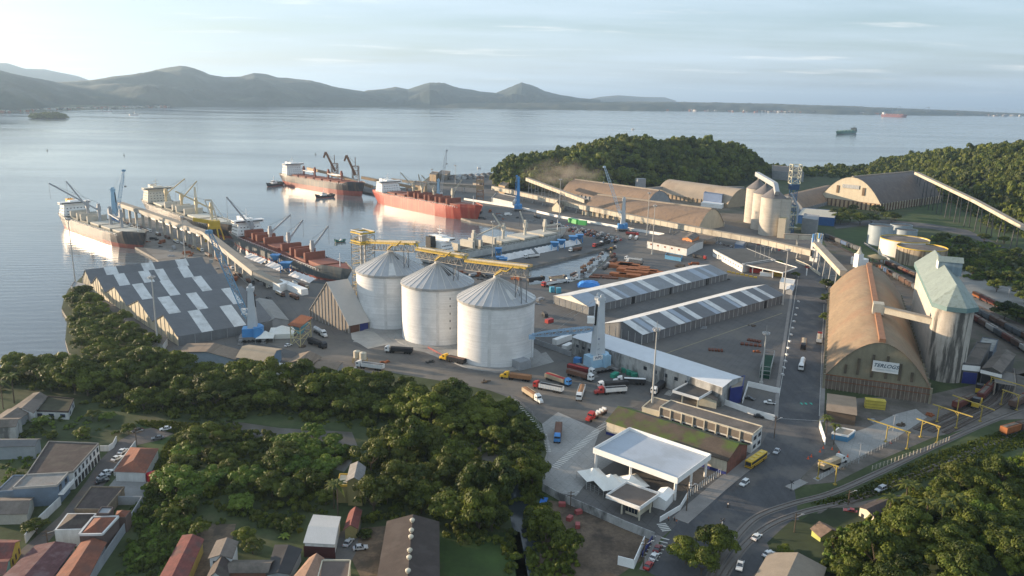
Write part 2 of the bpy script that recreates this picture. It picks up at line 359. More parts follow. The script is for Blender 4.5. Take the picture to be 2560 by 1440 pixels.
sheet("main_road", [(2010, 655), (2048, 662), (2064, 700), (2062, 800), (2054, 980), (2050, 1060), (2062, 1130), (1985, 1215), (2000, 1320), (1880, 1440), (1640, 1440), (1600, 1420), (1700, 1300), (1800, 1208), (1900, 1118), (1936, 1050), (1950, 960), (1980, 760), (1985, 700)], 2.05, ROAD)
sheet("concrete_forecourt", [(1355, 1060), (1395, 1030), (1440, 1050), (1500, 1075), (1484, 1120), (1540, 1150), (1480, 1190), (1440, 1240), (1362, 1225), (1352, 1180), (1370, 1120)], 2.05, LCONC)
sheet("entrance_road", [(640, 850), (700, 820), (760, 810), (850, 850), (1000, 905), (1180, 930), (1440, 960), (1620, 1000), (1500, 1060), (1395, 1030), (1290, 990), (1150, 960), (1000, 935), (800, 900)], 2.045, M("haul_road", (.135, .125, .112), .85, var=.16, vs=.04, dirt=(.21, .18, .15), da=.8, ds=.03, streak=(.03, .3, 1), sa=.1))
sheet("dusty_ground", [(1262, 452), (1400, 470), (1590, 470), (1870, 470), (1850, 520), (1950, 560), (2020, 600), (1820, 562), (1560, 522), (1400, 506), (1264, 482)], 2.035, M("dusty_ground", (.15, .12, .09), .95, var=.25, vs=.05, dirt=(.05, .06, .03), da=.6, ds=.02))
sheet("gate_paving", [(1398, 1178), (1360, 1228), (1470, 1285), (1560, 1325), (1640, 1356), (1702, 1304), (1802, 1212), (1868, 1155), (1700, 1100)], 2.035, ASPH)
sheet("silo_apron", [(930, 800), (1005, 820), (1140, 862), (1180, 905), (1340, 888), (1365, 880), (1385, 905), (1330, 920), (1240, 932), (1150, 915), (1060, 880), (960, 862), (882, 855), (900, 830)], 2.06, LCONC)
sheet("loading_apron", [(877, 832), (925, 822), (975, 860), (920, 872), (880, 848)], 2.075, M("dusty_apron", (.36, .345, .315), .9, var=.12, vs=.2))
sheet("rail_yard", [(2065, 1000), (2330, 985), (2440, 960), (2700, 900), (2700, 1040), (2500, 1050), (2330, 1095), (2200, 1150), (2090, 1205), (1990, 1215), (2060, 1120)], 2.03, M("ballast", (.13, .115, .10), .9, var=.25, vs=.15, dirt=(.07, .065, .05), da=.7, ds=.08))
sheet("rail_siding_yard", [(2050, 585), (2130, 620), (2340, 720), (2700, 880), (2700, 990), (2440, 900), (2340, 850), (2200, 760), (2100, 680)], 2.03, M("siding_ballast", (.10, .085, .07), .9, var=.25, vs=.1, dirt=(.05, .06, .03), da=.7, ds=.06))
sheet("concrete_ramp", [(2082, 1098), (2165, 1070), (2240, 1035), (2290, 1022), (2318, 1043), (2240, 1095), (2120, 1158), (2045, 1203), (2032, 1196), (2115, 1150)], 2.06, LCONC)
sheet("truck_park_road", [(2300, 640), (2370, 655), (2440, 690), (2600, 740), (2600, 775), (2480, 778), (2400, 760), (2340, 700)], 2.05, M("pale_road", (.20, .195, .18), .85, var=.15, vs=.1))
sheet("tank_farm_road", [(2080, 560), (2200, 548), (2330, 560), (2420, 575), (2560, 640), (2560, 650), (2420, 590), (2330, 572), (2200, 560), (2090, 572)], 2.045, ROAD)
sheet("lawn", [(2230, 560), (2310, 510), (2450, 505), (2560, 560), (2560, 620), (2440, 590), (2330, 565)], 2.04, GRASS)
sheet("tank_lawn", [(2080, 575), (2190, 570), (2230, 640), (2300, 690), (2200, 680), (2110, 625)], 2.04, GRASS)
sheet("side_lane", [(2000, 1330), (2050, 1275), (2110, 1262), (2200, 1245), (2350, 1222), (2350, 1232), (2210, 1262), (2120, 1290), (2060, 1330), (1990, 1440), (1880, 1440)], 2.055, M("lane", (.12, .105, .09), .9, var=.2, vs=.1))
sheet("village_street", [(0, 1420), (150, 1290), (215, 1205), (250, 1150), (300, 1100), (345, 1075), (430, 1060), (445, 1078), (400, 1100), (345, 1112), (305, 1150), (262, 1210), (180, 1290), (40, 1440), (-60, 1440)], 2.04, M("village_street", (.10, .09, .085), .9, var=.2, vs=.1, dirt=(.16, .12, .09), da=.6, ds=.08))
sheet("courtyard", [(258, 1232), (288, 1196), (375, 1196), (395, 1215), (345, 1262), (300, 1262)], 2.05, M("courtyard", (.23, .23, .225), .9, var=.15, vs=.15))
sheet("river_creek", [(1262, 1210), (1305, 1200), (1318, 1250), (1345, 1330), (1335, 1440), (1290, 1440), (1282, 1330)], 2.03, M("creek_water", (.03, .04, .045), .12, var=.1))
sheet("muddy_creek", [(1150, 1100), (1230, 1120), (1280, 1180), (1300, 1210), (1262, 1215), (1210, 1160), (1140, 1120)], 2.03, MUD)
sheet("flooded_clearing", [(560, 1050), (700, 1070), (880, 1080), (900, 1130), (860, 1180), (800, 1160), (690, 1120), (590, 1080)], 2.03, MUD)
sheet("meadow", [(330, 1052), (500, 1060), (470, 1160), (400, 1240), (380, 1190), (360, 1110), (440, 1085), (350, 1072)], 2.03, GRASS)
sheet("back_garden", [(1090, 1330), (1300, 1330), (1320, 1440), (1090, 1440)], 2.03, GRASS)
sheet("dirt_lane", [(905, 1320), (965, 1315), (960, 1380), (950, 1440), (900, 1440), (880, 1400)], 2.04, DIRT)
sheet("workshop_yard", [(780, 1370), (905, 1300), (890, 1380), (880, 1400), (800, 1410)], 2.05, M("workshop_yard", (.11, .105, .10), .9, var=.15, vs=.2))
sheet("sand_yard", [(480, 1310), (590, 1310), (560, 1440), (440, 1440)], 2.04, DIRT)
sheet("building_plot", [(1372, 1250), (1440, 1262), (1560, 1310), (1640, 1350), (1605, 1400), (1545, 1440), (1340, 1440)], 2.04, M("building_plot", (.12, .088, .062), .95, var=.35, vs=.15, dirt=(.045, .035, .028), da=.8, ds=.12))
sheet("garden_plot", [(1985, 1330), (2060, 1290), (2160, 1290), (2100, 1350), (2060, 1400), (1980, 1370)], 2.04, M("garden_plot", (.16, .115, .06), .95, var=.3, vs=.15))
LINE = M("road_paint", (.55, .54, .50), .7, var=.15, vs=.8)
YLINE = M("faded_yellow_line", (.38, .32, .18), .8, var=.15)
mb = strip("x", [(1622, 898), (1955, 783)], .35, 2.09, YLINE); struct("yard_line", mb, YLINE)
def zebra(name, a, b, n, L, w=.6, z=2.10):
 A, B = g(*a, z), g(*b, z); d = (B-A).normalized(); pn = Vector((-d.y, d.x, 0)); m_ = MB()
 for i in range(n):
  c = A.lerp(B, (i+.5)/n); m_.quad(*(c+d*s*w/2+pn*t*L/2 for s, t in ((-1, -1), (1, -1), (1, 1), (-1, 1))))
 return struct(name, m_, LINE)
zebra("crosswalk", (1520, 1055), (1385, 1170), 34, 3.0)
zebra("kerb_crosswalk", (1284, 998), (1358, 1080), 18, 1.6, .5)
zebra("kerb_crosswalk", (1362, 1085), (1372, 1130), 12, 1.8, .5)
zebra("crosswalk", (1655, 1340), (1622, 1400), 7, 5.0, .5)
zebra("crosswalk", (1668, 988), (1680, 976), 6, 3.0, .5)
zebra("crosswalk", (1652, 1308), (1668, 1328), 5, 3.0, .5)
for a, b in (((1945, 1010), (1996, 690)), ((2048, 1040), (2060, 760)), ((1948, 1046), (2046, 1052))):
 mb = strip("x", [a, b], .18, 2.1, LINE); struct("road_line", mb, LINE)
m_ = MB()
GARR = M("green_road_paint", (.03, .42, .30), .7, var=.1)
for cx in (2004, 2015, 2028):
 p = g(cx, 1009, 2.1); m_.quad(*(p+Vector(q) for q in ((-.3, -1, 0), (.3, -1, 0), (.3, .4, 0), (-.3, .4, 0)))); m_.quad(*(p+Vector(q) for q in ((-.8, .4, 0), (.8, .4, 0), (0, 1.2, 0))))
struct("lane_arrow_marking", m_, GARR)
KERB = M("pavement_slabs", (.22, .205, .19), .85, var=.15, vs=.2)
def kerb(name, px, wid, m=KERB, h=.14):
 P = [g(x, y, 2.05) for x, y in px]; m_ = MB()
 for a, b in zip(P, P[1:]):
  d = (b-a).normalized(); pn = Vector((-d.y, d.x, 0))*wid/2
  m_.hexa([a-pn, b-pn, b+pn, a+pn], [p+Vector((0, 0, h)) for p in (a-pn, b-pn, b+pn, a+pn)])
 return struct(name, m_, m)
kerb("pavement", [(1908, 1128), (1800, 1215), (1700, 1302)], 5.5)
kerb("pavement", [(1940, 1045), (1945, 965), (1972, 780), (1984, 705)], 1.6)
kerb("pavement", [(2054, 1055), (2058, 965), (2070, 760)], 1.8)
kerb("traffic_island", [(1972, 1222), (2010, 1204)], 3.2, LCONC, .3)
kerb("pavement", [(1605, 1425), (1648, 1340)], 1.6)
# ---- terrain ridges: columns of (px, front row, crest row, crest depth m, back m)
def fbm(x, y, s, o=4):
 v = 0; a = 1
 for k in range(o):
  v += a*math.sin(x*s*(1.9**k)+k*1.7+1.3*math.sin(y*s*(1.7**k)+k))*math.cos(y*s*(2.1**k)+k*2.3); a *= .5
 return v
def terrain(name, cols, m, z0=2.0, nx=120, ny=14, rough=.06, step=None, fs=.01, kind='structure', pw=1.0, aerial=0):
 xs = [c[0] for c in cols]; A = np.zeros((nx+1, 2*ny+1, 3))
 for i in range(nx+1):
  x = xs[0]+(xs[-1]-xs[0])*i/nx; c = [float(np.interp(x, xs, [q[k] for q in cols])) for k in range(1, 5)]
  F_ = g(x, c[0], z0); dirn = Vector((F_.x, F_.y, 0)).normalized(); C_ = F_+dirn*c[2]
  d = ray(x, c[1]); t = math.hypot(C_.x, C_.y)/math.hypot(d.x, d.y); zc = max(CH+d.z*t, z0+.3)
  for j in range(2*ny+1):
   if j <= ny: u = j/ny; p = F_.lerp(C_, u); h = math.sin(u*math.pi/2)**pw
   else: u = (j-ny)/ny; p = C_+dirn*c[3]*u; h = math.cos(u*math.pi/2)
   H_ = (zc-z0)*h
   H_ += (zc-z0)*rough*fbm(p.x, p.y, fs)*min(1, 4*h)*(1-.85*h) if h < .999 else 0
   A[i, j] = (p.x, p.y, z0+max(H_, 0)-(0 if 0 < j < 2*ny else .6))
 idx = np.arange((nx+1)*(2*ny+1)).reshape(nx+1, 2*ny+1)
 F2 = np.stack([idx[:-1, :-1], idx[1:, :-1], idx[1:, 1:], idx[:-1, 1:]], -1).reshape(-1, 4)
 me = npmesh(name, A.reshape(-1, 3), F2, [m], smooth=True); o = bpy.data.objects.new(name, me); COL.objects.link(o); o["kind"] = kind
 return A
def sample(A, u, v):
 "point on a terrain grid at fractions u (across), v (front to back)"
 i = u*(A.shape[0]-1.001); j = v*(A.shape[1]-1.001); a, b = int(i), int(j); s, t = i-a, j-b
 return (A[a, b]*(1-s)*(1-t)+A[a+1, b]*s*(1-t)+A[a, b+1]*(1-s)*t+A[a+1, b+1]*s*t)
FARHILL = M("forested_mountain", (.028, .042, .034), 1.0, var=.45, vs=.004, dirt=(.07, .085, .035), da=.6, ds=.0018, dl=(.55, .7))
FLAT = M("distant_lowland", (.04, .05, .03), 1.0, var=.25, vs=.006)
HILLM = M("forest_floor", (.025, .035, .014), 1.0, var=.3, vs=.05)
terrain("hills", [(-700, 330, 150, 2600, 3500), (-200, 292, 160, 2700, 3500), (0, 281, 175, 2600, 3500), (60, 278, 188, 2500, 3500), (150, 273, 206, 2500, 3500), (230, 270, 203, 2400, 3500), (330, 269, 188, 2300, 3000), (390, 268, 178, 2200, 3000), (430, 267, 170, 2200, 3000), (460, 267, 167.5, 2200, 3000), (490, 267, 173, 2200, 3000), (530, 267, 190, 2200, 3000), (565, 267, 196, 2200, 3000), (605, 267, 193, 2200, 3000), (640, 267, 183, 2200, 3000), (670, 267, 187, 2200, 3000), (700, 268, 197, 2200, 3000), (780, 268, 203, 2200, 3000), (850, 268, 220, 2100, 3000), (900, 268, 228, 2000, 3000), (960, 268, 236, 1800, 2500), (1010, 268, 246, 1600, 2500)], FARHILL, z0=0, nx=300, ny=34, rough=.34, fs=.0042)
terrain("hills", [(-300, 240, 150, 3000, 3000), (0, 240, 158, 3000, 3000), (30, 240, 159, 3000, 3000), (70, 240, 173, 3000, 3000), (120, 240, 174, 3000, 3000), (170, 240, 184, 3000, 3000), (200, 240, 190, 3000, 3000), (260, 240, 214, 3000, 3000)], M("hazy_mountain", (.04, .05, .04), 1.0, var=.2, vs=.002), z0=0, nx=60, rough=.1, fs=.0008)
terrain("hills", [(880, 268, 240, 2600, 2500), (920, 268, 226, 2600, 2500), (960, 268, 223, 2600, 2500), (990, 268, 218, 2600, 2500), (1020, 268, 224, 2600, 2500), (1050, 268, 215, 2500, 2500), (1075, 269, 208, 2500, 2500), (1110, 269, 208, 2500, 2500), (1150, 269, 222, 2500, 2500), (1200, 270, 230, 2500, 2500), (1240, 270, 233, 2500, 2500), (1262, 270, 224, 2500, 2500), (1290, 271, 212, 2500, 2500), (1303, 271, 208.5, 2500, 2500), (1325, 271, 214, 2500, 2500), (1360, 271, 229, 2500, 2500), (1400, 272, 238, 2500, 2500), (1450, 272, 246, 2500, 2500), (1500, 273, 250, 2500, 2500)], FARHILL, z0=0, nx=280, ny=30, rough=.34, fs=.0045)
terrain("hills", [(1460, 262, 250, 2500, 2500), (1500, 262, 242, 2500, 2500), (1545, 262, 238, 2500, 2500), (1600, 262, 242, 2500, 2500), (1660, 262, 243, 2500, 2500), (1690, 262, 252, 2500, 2500)], FARHILL, z0=0, nx=60, rough=.1, fs=.0012)
terrain("hills", [(780, 269, 262, 900, 2500), (1000, 269, 258, 1000, 3500), (1280, 273, 256, 1200, 5000), (1500, 276, 256, 1500, 6000), (1700, 278, 255, 1800, 6500), (1900, 281, 259, 2200, 5500), (2100, 286, 265, 2400, 4200), (2300, 289, 273, 2200, 2800), (2450, 290, 279, 1500, 1500), (2560, 291, 284, 900, 800), (2800, 297, 292, 500, 500)], FLAT, z0=0, nx=200, ny=8, rough=.5, fs=.01)
terrain("hills", [(-500, 320, 308, 500, 900), (-100, 292, 276, 600, 900), (0, 284, 268, 700, 900), (120, 278, 264, 700, 900), (250, 274, 262, 700, 900), (420, 270, 262, 700, 900)], M("shore_scrub", (.06, .07, .035), 1.0, var=.35, vs=.02), z0=0, nx=80, ny=8, rough=.5, fs=.012)
ISL = terrain("island", [(78, 297.5, 296, 30, 30), (95, 297.5, 291, 60, 60), (125, 297.5, 288, 70, 70), (150, 297, 290, 60, 60), (167, 296.5, 296, 30, 30)], HILLM, z0=0, nx=24, ny=5, rough=.2, fs=.05)
HEAD = terrain("headland_hill", [(1240, 470, 446, 30, 60), (1262, 474, 428, 60, 120), (1300, 478, 412, 90, 150), (1340, 480, 408, 110, 200), (1380, 482, 402, 130, 240), (1450, 482, 384, 150, 260), (1520, 480, 366, 160, 260), (1580, 478, 360, 160, 260), (1640, 476, 370, 160, 260), (1700, 474, 368, 170, 260), (1780, 470, 368, 160, 240), (1840, 466, 382, 140, 200), (1875, 462, 402, 100, 150), (1900, 455, 425, 60, 80)], HILLM, nx=80, ny=12, rough=.05, fs=.02)
RHILL = terrain("wooded_hill", [(2170, 445, 432, 60, 60), (2220, 450, 414, 140, 120), (2300, 470, 400, 220, 200), (2360, 500, 394, 260, 250), (2440, 520, 386, 300, 300), (2520, 560, 380, 340, 300), (2600, 600, 378, 380, 300), (2800, 640, 370, 420, 300), (3100, 700, 360, 450, 300)], HILLM, nx=80, ny=12, rough=.05, fs=.02)
def knoll(x, y): return 13.0*math.exp(-(((x-128)/34)**2+((y-182)/30)**2))
mb = MB(); N = 40
vs = [(50+i*3.6, 120+j*4.0, 1.6+knoll(50+i*3.6, 120+j*4.0)*1.0) for i in range(N+1) for j in range(N+1)]
vs = [(a, b, c if c > 2.3 else 1.5) for a, b, c in vs]
mb.add(vs, [(i*(N+1)+j, (i+1)*(N+1)+j, (i+1)*(N+1)+j+1, i*(N+1)+j+1) for i in range(N) for j in range(N)])
struct("knoll", mb, HILLM, smooth=True)
def far_town(name, spots, s, seed):
 r_ = random.Random(seed); k = MB()
 for x0, y0, x1, y1, n in spots:
  for _ in range(n):
   t = r_.random(); p = g(x0+(x1-x0)*t, y0+(y1-y0)*t+r_.uniform(-1.2, 1.0), 0); k.cur = r_.randrange(3); w = s*r_.uniform(.5, 1.5); h = s*r_.uniform(.3, .8); k.box((p.x, p.y, 2), (w, w*.8, h), r_.random()*3, True)
 o = k.build(name, [M("far_tile", (.30, .13, .09), .9), M("far_wall", (.42, .41, .38), .9), M("far_roof", (.15, .15, .14), .9)]); o["kind"] = 'stuff'
far_town("distant_town", [(1900, 280, 2210, 286, 260), (2000, 279, 2180, 282, 120), (2210, 285, 2540, 290, 70), (1640, 277, 1900, 281, 30), (2440, 289, 2560, 291, 30)], 26, 1)
far_town("shore_village", [(90, 277, 250, 272, 90), (230, 272, 420, 269, 150), (330, 268, 400, 267, 30), (0, 283, 90, 279, 30)], 15, 2)
# ------------------------------------------------------------------ buildings
def abc(a, b, c, z=2.0):
 A, B, C = g(*a, z), g(*b, z), g(*c, z)
 for p in (A, B, C): p.z = 2.0
 return [A, B, C, A+C-B]
def cen(P): c = sum(P, Vector()) / len(P); c.z = min(p.z for p in P); return c
def Z(p, h): return Vector((p[0], p[1], 2.0+h))
def roofslab(mb, q, t=.18):
 "slab over polygon q (upper face), thickness t"
 n = len(q); lo = [p-Vector((0, 0, t)) for p in q]
 mb.add(list(q)+lo, [tuple(range(n)), tuple(range(n, 2*n))[::-1]]+[(i, n+i, n+(i+1) % n, (i+1) % n) for i in range(n)])
def windows(root, P, side, n, z0, h, w, m=None, inset=0.0, name='window', a=0.0, b=1.0, frame=None):
 A, B = P[side], P[(side+1) % 4]; d = (B-A).normalized(); L = (B-A).length; c = cen(P)
 nn = Vector((d.y, -d.x, 0)); mid = (A+B)/2
 if nn.dot(mid-c) < 0: nn = -nn
 ang = math.atan2(d.y, d.x)
 for i in range(n):
  p = A+d*L*(a+(b-a)*(i+.5)/n)+nn*.04
  f = root
  if frame is not None:
   mf = MB(); mf.box((p.x, p.y, 2+z0-.12), (w+.24, .14, h+.24), ang, True); f = mf.build('window_frame', frame, root)
   p = p+nn*.05
  mb = MB(); mb.box((p.x, p.y, 2+z0), (w, .16, h), ang, True); mb.build(name, m or GLASS, f)
def house(name, label, cat, P, eave, rise, wm, rm, ridge='BC', over=.4, group=None, hip=False, parapet=None, loc=None, t=.18):
 "gable / hip / flat building on footprint P (world, z=2); ridge parallel to BC or AB"
 root = thing(name, label, cat, cen(P), group)
 A, B, C, D = P
 if ridge == 'AB': A, B, C, D = B, C, D, A
 ea, eb, ec, ed = (Z(p, eave) for p in (A, B, C, D))
 mab = (A+B)/2; mcd = (C+D)/2; ra, rc = Z(mab, eave+rise), Z(mcd, eave+rise)
 w = MB()
 if rise and not hip:
  w.add([A, B, C, D, ea, eb, ec, ed, ra, rc], [(0, 1, 5, 8, 4), (1, 2, 6, 5), (2, 3, 7, 9, 6), (3, 0, 4, 7)])
 else:
  w.prism([A, B, C, D], 2.0, 2.0+eave-(0.0 if rise else .35))
 w.build('wall', wm, root)
 u = (B-A).normalized(); v = (D-A).normalized(); r_ = MB()
 if not rise:
  q = [Z(p, eave-.3) for p in (A, B, C, D)]
  inn = [q[0]+(u+v)*.1, q[1]+(-u+v)*.1, q[2]-(u+v)*.1, q[3]+(u-v)*.1]
  roofslab(r_, inn, .1); ro = r_.build('roof', rm, root)
  pm = parapet or wm; pb = MB()
  for i in range(4):
   a, b = q[i], q[(i+1) % 4]; d = (b-a).normalized()*.15
   pb.bar(a-d+Vector((0, 0, .05)), b+d+Vector((0, 0, .05)), .3, .7)
  pb.build('parapet', pm, root)
 elif hip:
  half = (B-A).length/2; k = min(half*.9, (D-A).length/2*.95)
  h1, h2 = Z(mab+v*k, eave+rise), Z(mcd-v*k, eave+rise); o = over
  a, b, c, d = Z(A-(u+v)*o, eave), Z(B+(u-v)*o, eave), Z(C+(u+v)*o, eave), Z(D-(u-v)*o, eave)
  r_.add([a, b, c, d, h1, h2], [(0, 1, 4), (1, 2, 5, 4), (2, 3, 5), (3, 0, 4, 5), (3, 2, 1, 0)])
  ro = r_.build('roof', rm, root)
 else:
  o = over; sl = rise/((B-A).length/2); up = Vector((0, 0, t))
  for p0, p1, q0, q1, sg in ((ea, ed, ra, rc, -1), (eb, ec, rc, ra, 1)):
   e0 = p0+u*sg*o-Vector((0, 0, sl*o))-v*o; e1 = p1+u*sg*o-Vector((0, 0, sl*o))+v*o
   if sg < 0: roofslab(r_, [x+up for x in (e0, ra-v*o, rc+v*o, e1)], t)
   else: roofslab(r_, [x+up for x in (e0, e1, rc+v*o, ra-v*o)], t)
  ro = r_.build('roof', rm, root)
 return root, ro
def canopy(name, label, cat, P, top, fascia, wm, rm, cols, group=None, ct=.5, cm=None):
 "open-sided flat roof on columns; cols: list of (s,t) fractions"
 root = thing(name, label, cat, cen(P), group); A, B, C, D = P
 r_ = MB(); roofslab(r_, [Z(p, top-min(1.3, fascia*.6)) for p in P], .2); r_.build('roof', rm, root)
 f = MB()
 for i in range(4):
  a, b = Z(P[i], top-fascia/2), Z(P[(i+1) % 4], top-fascia/2); d = (b-a).normalized()*.12
  f.bar(a-d, b+d, .24, fascia)
 f.build('fascia', wm, root)
 for s, t in cols:
  p = A+(B-A)*s+(D-A)*t; c = MB(); c.box((p.x, p.y, 2.0), (ct, ct, top-fascia+.2), 0, True); c.build('column', cm or wm, root)
 return root
def boxm(name, label, cat, P, h, m, group=None, z=2.0):
 mb = MB(); mb.prism(P, z, z+h); return solo(name, mb, m, label, cat, group)
def along(P, Q, t): return P+(Q-P)*t
SHEET_DK = M("dark_sheet_roof", (.13, .133, .138), .55, var=.10, vs=.15, streak=(.05, 1.2, 1), sa=.08)
SHEET_GR = M("grey_sheet_roof", (.20, .21, .22), .5, var=.10, vs=.15, streak=(1.2, .06, 1), sa=.08)
SHEET_WH = M("white_roof_sheet", (.60, .60, .58), .5, var=.12, vs=.2, dirt=(.40, .39, .36), da=.6, ds=.15)
SHEET_LB = M("pale_blue_sheet", (.30, .34, .39), .5, var=.08, vs=.3)
SHEET_BR = M("dusty_brown_roof", (.20, .155, .115), .8, var=.18, vs=.08, streak=(.5, .04, .1), sa=.10, dirt=(.12, .09, .065), da=.6, ds=.03)
ROOF_GB = M("grey_brown_roof", (.15, .125, .105), .85, var=.2, vs=.15, streak=(.9, .1, 1), sa=.1, dirt=(.07, .065, .05), da=.6, ds=.12)
ROOF_DK = M("dark_tile_roof", (.065, .05, .045), .85, var=.25, vs=.3, streak=(1.5, .3, 1), sa=.15, dirt=(.10, .09, .07), da=.5, ds=.25)
TILE = M("terracotta_tiles", (.20, .075, .045), .85, var=.25, vs=.5, streak=(1.6, .4, 1), sa=.18, dirt=(.12, .06, .045), da=.7, ds=.25)
TILE2 = M("old_red_tiles", (.17, .055, .045), .85, var=.25, vs=.5, streak=(1.6, .4, 1), sa=.18, dirt=(.09, .06, .055), da=.7, ds=.2)
WALL_WH = M("white_wall", (.60, .60, .58), .8, var=.08, vs=.3, dirt=(.28, .27, .25), da=.4, ds=.25, streak=(.5, .5, .06))
WALL_OLD = M("weathered_wall", (.40, .40, .385), .85, var=.15, vs=.3, dirt=(.06, .06, .058), da=.85, dl=(.46, .62), streak=(.22, .22, .10), sa=.2)
WALL_GR = M("grey_wall", (.28, .29, .30), .85, var=.12, vs=.3)
WALL_BL = M("blue_grey_wall", (.16, .21, .27), .8, var=.12, vs=.25, dirt=(.10, .12, .14), da=.4)
WALL_CR = M("cream_panel_wall", (.52, .47, .37), .7, var=.10, vs=.3, streak=(.8, .8, .05), sa=.12)
WALL_GP = M("grey_panel_wall", (.155, .16, .165), .7, var=.12, vs=.2, streak=(.5, .5, .05), sa=.12)
CREAM = M("cream_wall", (.55, .50, .38), .8, var=.1, vs=.4)
YELW = M("yellow_wall", (.55, .36, .06), .8, var=.1, vs=.4)
OCHW = M("ochre_wall", (.24, .21, .09), .85, var=.15, vs=.3)
MINT = M("mint_wall", (.34, .50, .40), .8, var=.08)
BRICK = M("brick_wall", (.20, .085, .06), .9, var=.2, vs=.8, dirt=(.12, .08, .06), da=.5, ds=.3)
NAVY = M("navy_panels", (.025, .035, .16), .5, var=.12, vs=.4)
MOSS = M("mossy_roof", (.085, .065, .05), .95, var=.25, vs=.2, dirt=(.075, .115, .022), da=.9, ds=.09, dl=(.44, .56))
TENT = M("tent_fabric", (.74, .72, .66), .6, var=.05)
CONW = M("silo_concrete", (.68, .675, .66), .85, var=.07, vs=.12, streak=(.02, .02, 1.6), sa=.10, dirt=(.52, .52, .505), da=.5, ds=.1, bump=.25, bs=.5)
CONO = M("old_silo_concrete", (.46, .42, .36), .9, var=.12, vs=.15, streak=(.05, .05, .9), sa=.10)
STAIN = M("black_stained_concrete", (.44, .40, .345), .9, var=.14, vs=.2, streak=(.30, .30, .035), sa=.18, dirt=(.035, .033, .03), da=.85, dl=(.50, .60))
GALV = M("galvanised_sheet", (.40, .41, .42), .5, var=.08, vs=.2, metal=.15)
RIB = M("pale_rib", (.58, .57, .54), .5, var=.05)
GALL = M("gallery_panel", (.47, .43, .345), .75, var=.12, vs=.15, dirt=(.25, .20, .15), da=.5, ds=.08)
GALT = M("gallery_roof", (.29, .25, .20), .8, var=.15, vs=.1)
STEEL = M("grey_steel", (.30, .30, .29), .6, var=.1, vs=.5)
# ---- the five-bay striped shed
def striped_shed():
 V = [(208, 714), (229, 729), (265, 751), (317, 786), (378, 827), (447, 865)]
 V = [g(*p) for p in V]; A, B = V[0], V[-1]; d = (B-A).normalized()
 V = [A+d*(v-A).dot(d) for v in V]
 e = g(607, 842)-B; pd = Vector((-d.y, d.x, 0));
 if pd.dot(e) < 0: pd = -pd
 skew = (g(612, 836)-g(447, 865)).normalized(); L = [(g(470, 665)-V[0]).length*.98, 62, 60, 57, 52]
 ends = [(468, 660), (532, 692), (562, 727), (600, 772), (613, 826)]
 root = thing('multi_bay_shed', 'long grey five-gabled fabric shed with staggered white roof panels by the water', 'shed', cen([A, B]))
 white = [[(.15, .25), (.46, .56), (.76, .86)], [(.14, .23), (.35, .44), (.49, .57), (.70, .79)], [(.15, .24), (.39, .48), (.68, .77)], [(.18, .29), (.45, .55), (.80, .90)], [(.25, .37), (.59, .72)]]
 w = MB(); rf = MB(); pn = MB(); pst = MB()
 ev = 5.0; rg = 12.6
 Ldef = [74, 70, 66, 58, 50]
 for i in range(5):
  P0, P1 = V[i], V[i+1]; Lx = skew*Ldef[i]; m = P0.lerp(P1, .5)
  w.add([P0, P1, Z(P1, ev), Z(m, rg), Z(P0, ev)], [(0, 1, 2, 3, 4)])
  w.add([P0+Lx, P1+Lx, Z(P1+Lx, ev), Z(m+Lx, rg), Z(P0+Lx, ev)], [(4, 3, 2, 1, 0)])
  if i == 4: kw = MB(); kw.quad(P1, P1+Lx, Z(P1+Lx, ev), Z(P1, ev)); kw.build('side_curtain', WALL_GP, root)
  if i == 0: w.quad(P0+Lx, P0, Z(P0, ev), Z(P0+Lx, ev))
  up = Vector((0, 0, .1))
  for a, b in ((P0, m), (m, P1)):
   ha, hb = (ev, rg) if b == m else (rg, ev); o = skew*.5
   qa, qb = Z(a, ha)+up-o, Z(b, hb)+up-o
   roofslab(rf, [qa, qb, qb+Lx+o*2, qa+Lx+o*2], .12)
   for s0, s1 in (white[i] if b is P1 else ()):
    roofslab(pn, [x+Vector((0, 0, .06)) for x in (qa+Lx*s0, qb+Lx*s0, qb+Lx*s1, qa+Lx*s1)], .05)
  for k in range(1, 6):
   t = k/6; q = P0.lerp(P1, t); hh = ev+(rg-ev)*(1-abs(2*t-1)); n_ = -skew*.08
   pst.bar(q+n_, Z(q, hh-.1)+n_, .3, .2)
  if i == 4:
   for k in range(1, 6): pst.bar(P1+Lx*k/6+d*.08, Z(P1+Lx*k/6, ev)+d*.08, .25)
 w.build('wall', M("shed_curtain", (.47, .42, .31), .75, var=.12, vs=.2, streak=(.4, .4, .05), sa=.15), root); rf.build('roof', SHEET_DK, root); pn.build('roof_panel', SHEET_WH, root); pst.build('frame', STEEL, root)
 k = MB(); k.bar(Z(V[-1]+d*.07, .1)+skew, Z(V[-1]+skew*49+d*.07, 2.6-2.5), .1, .1)
striped_shed()
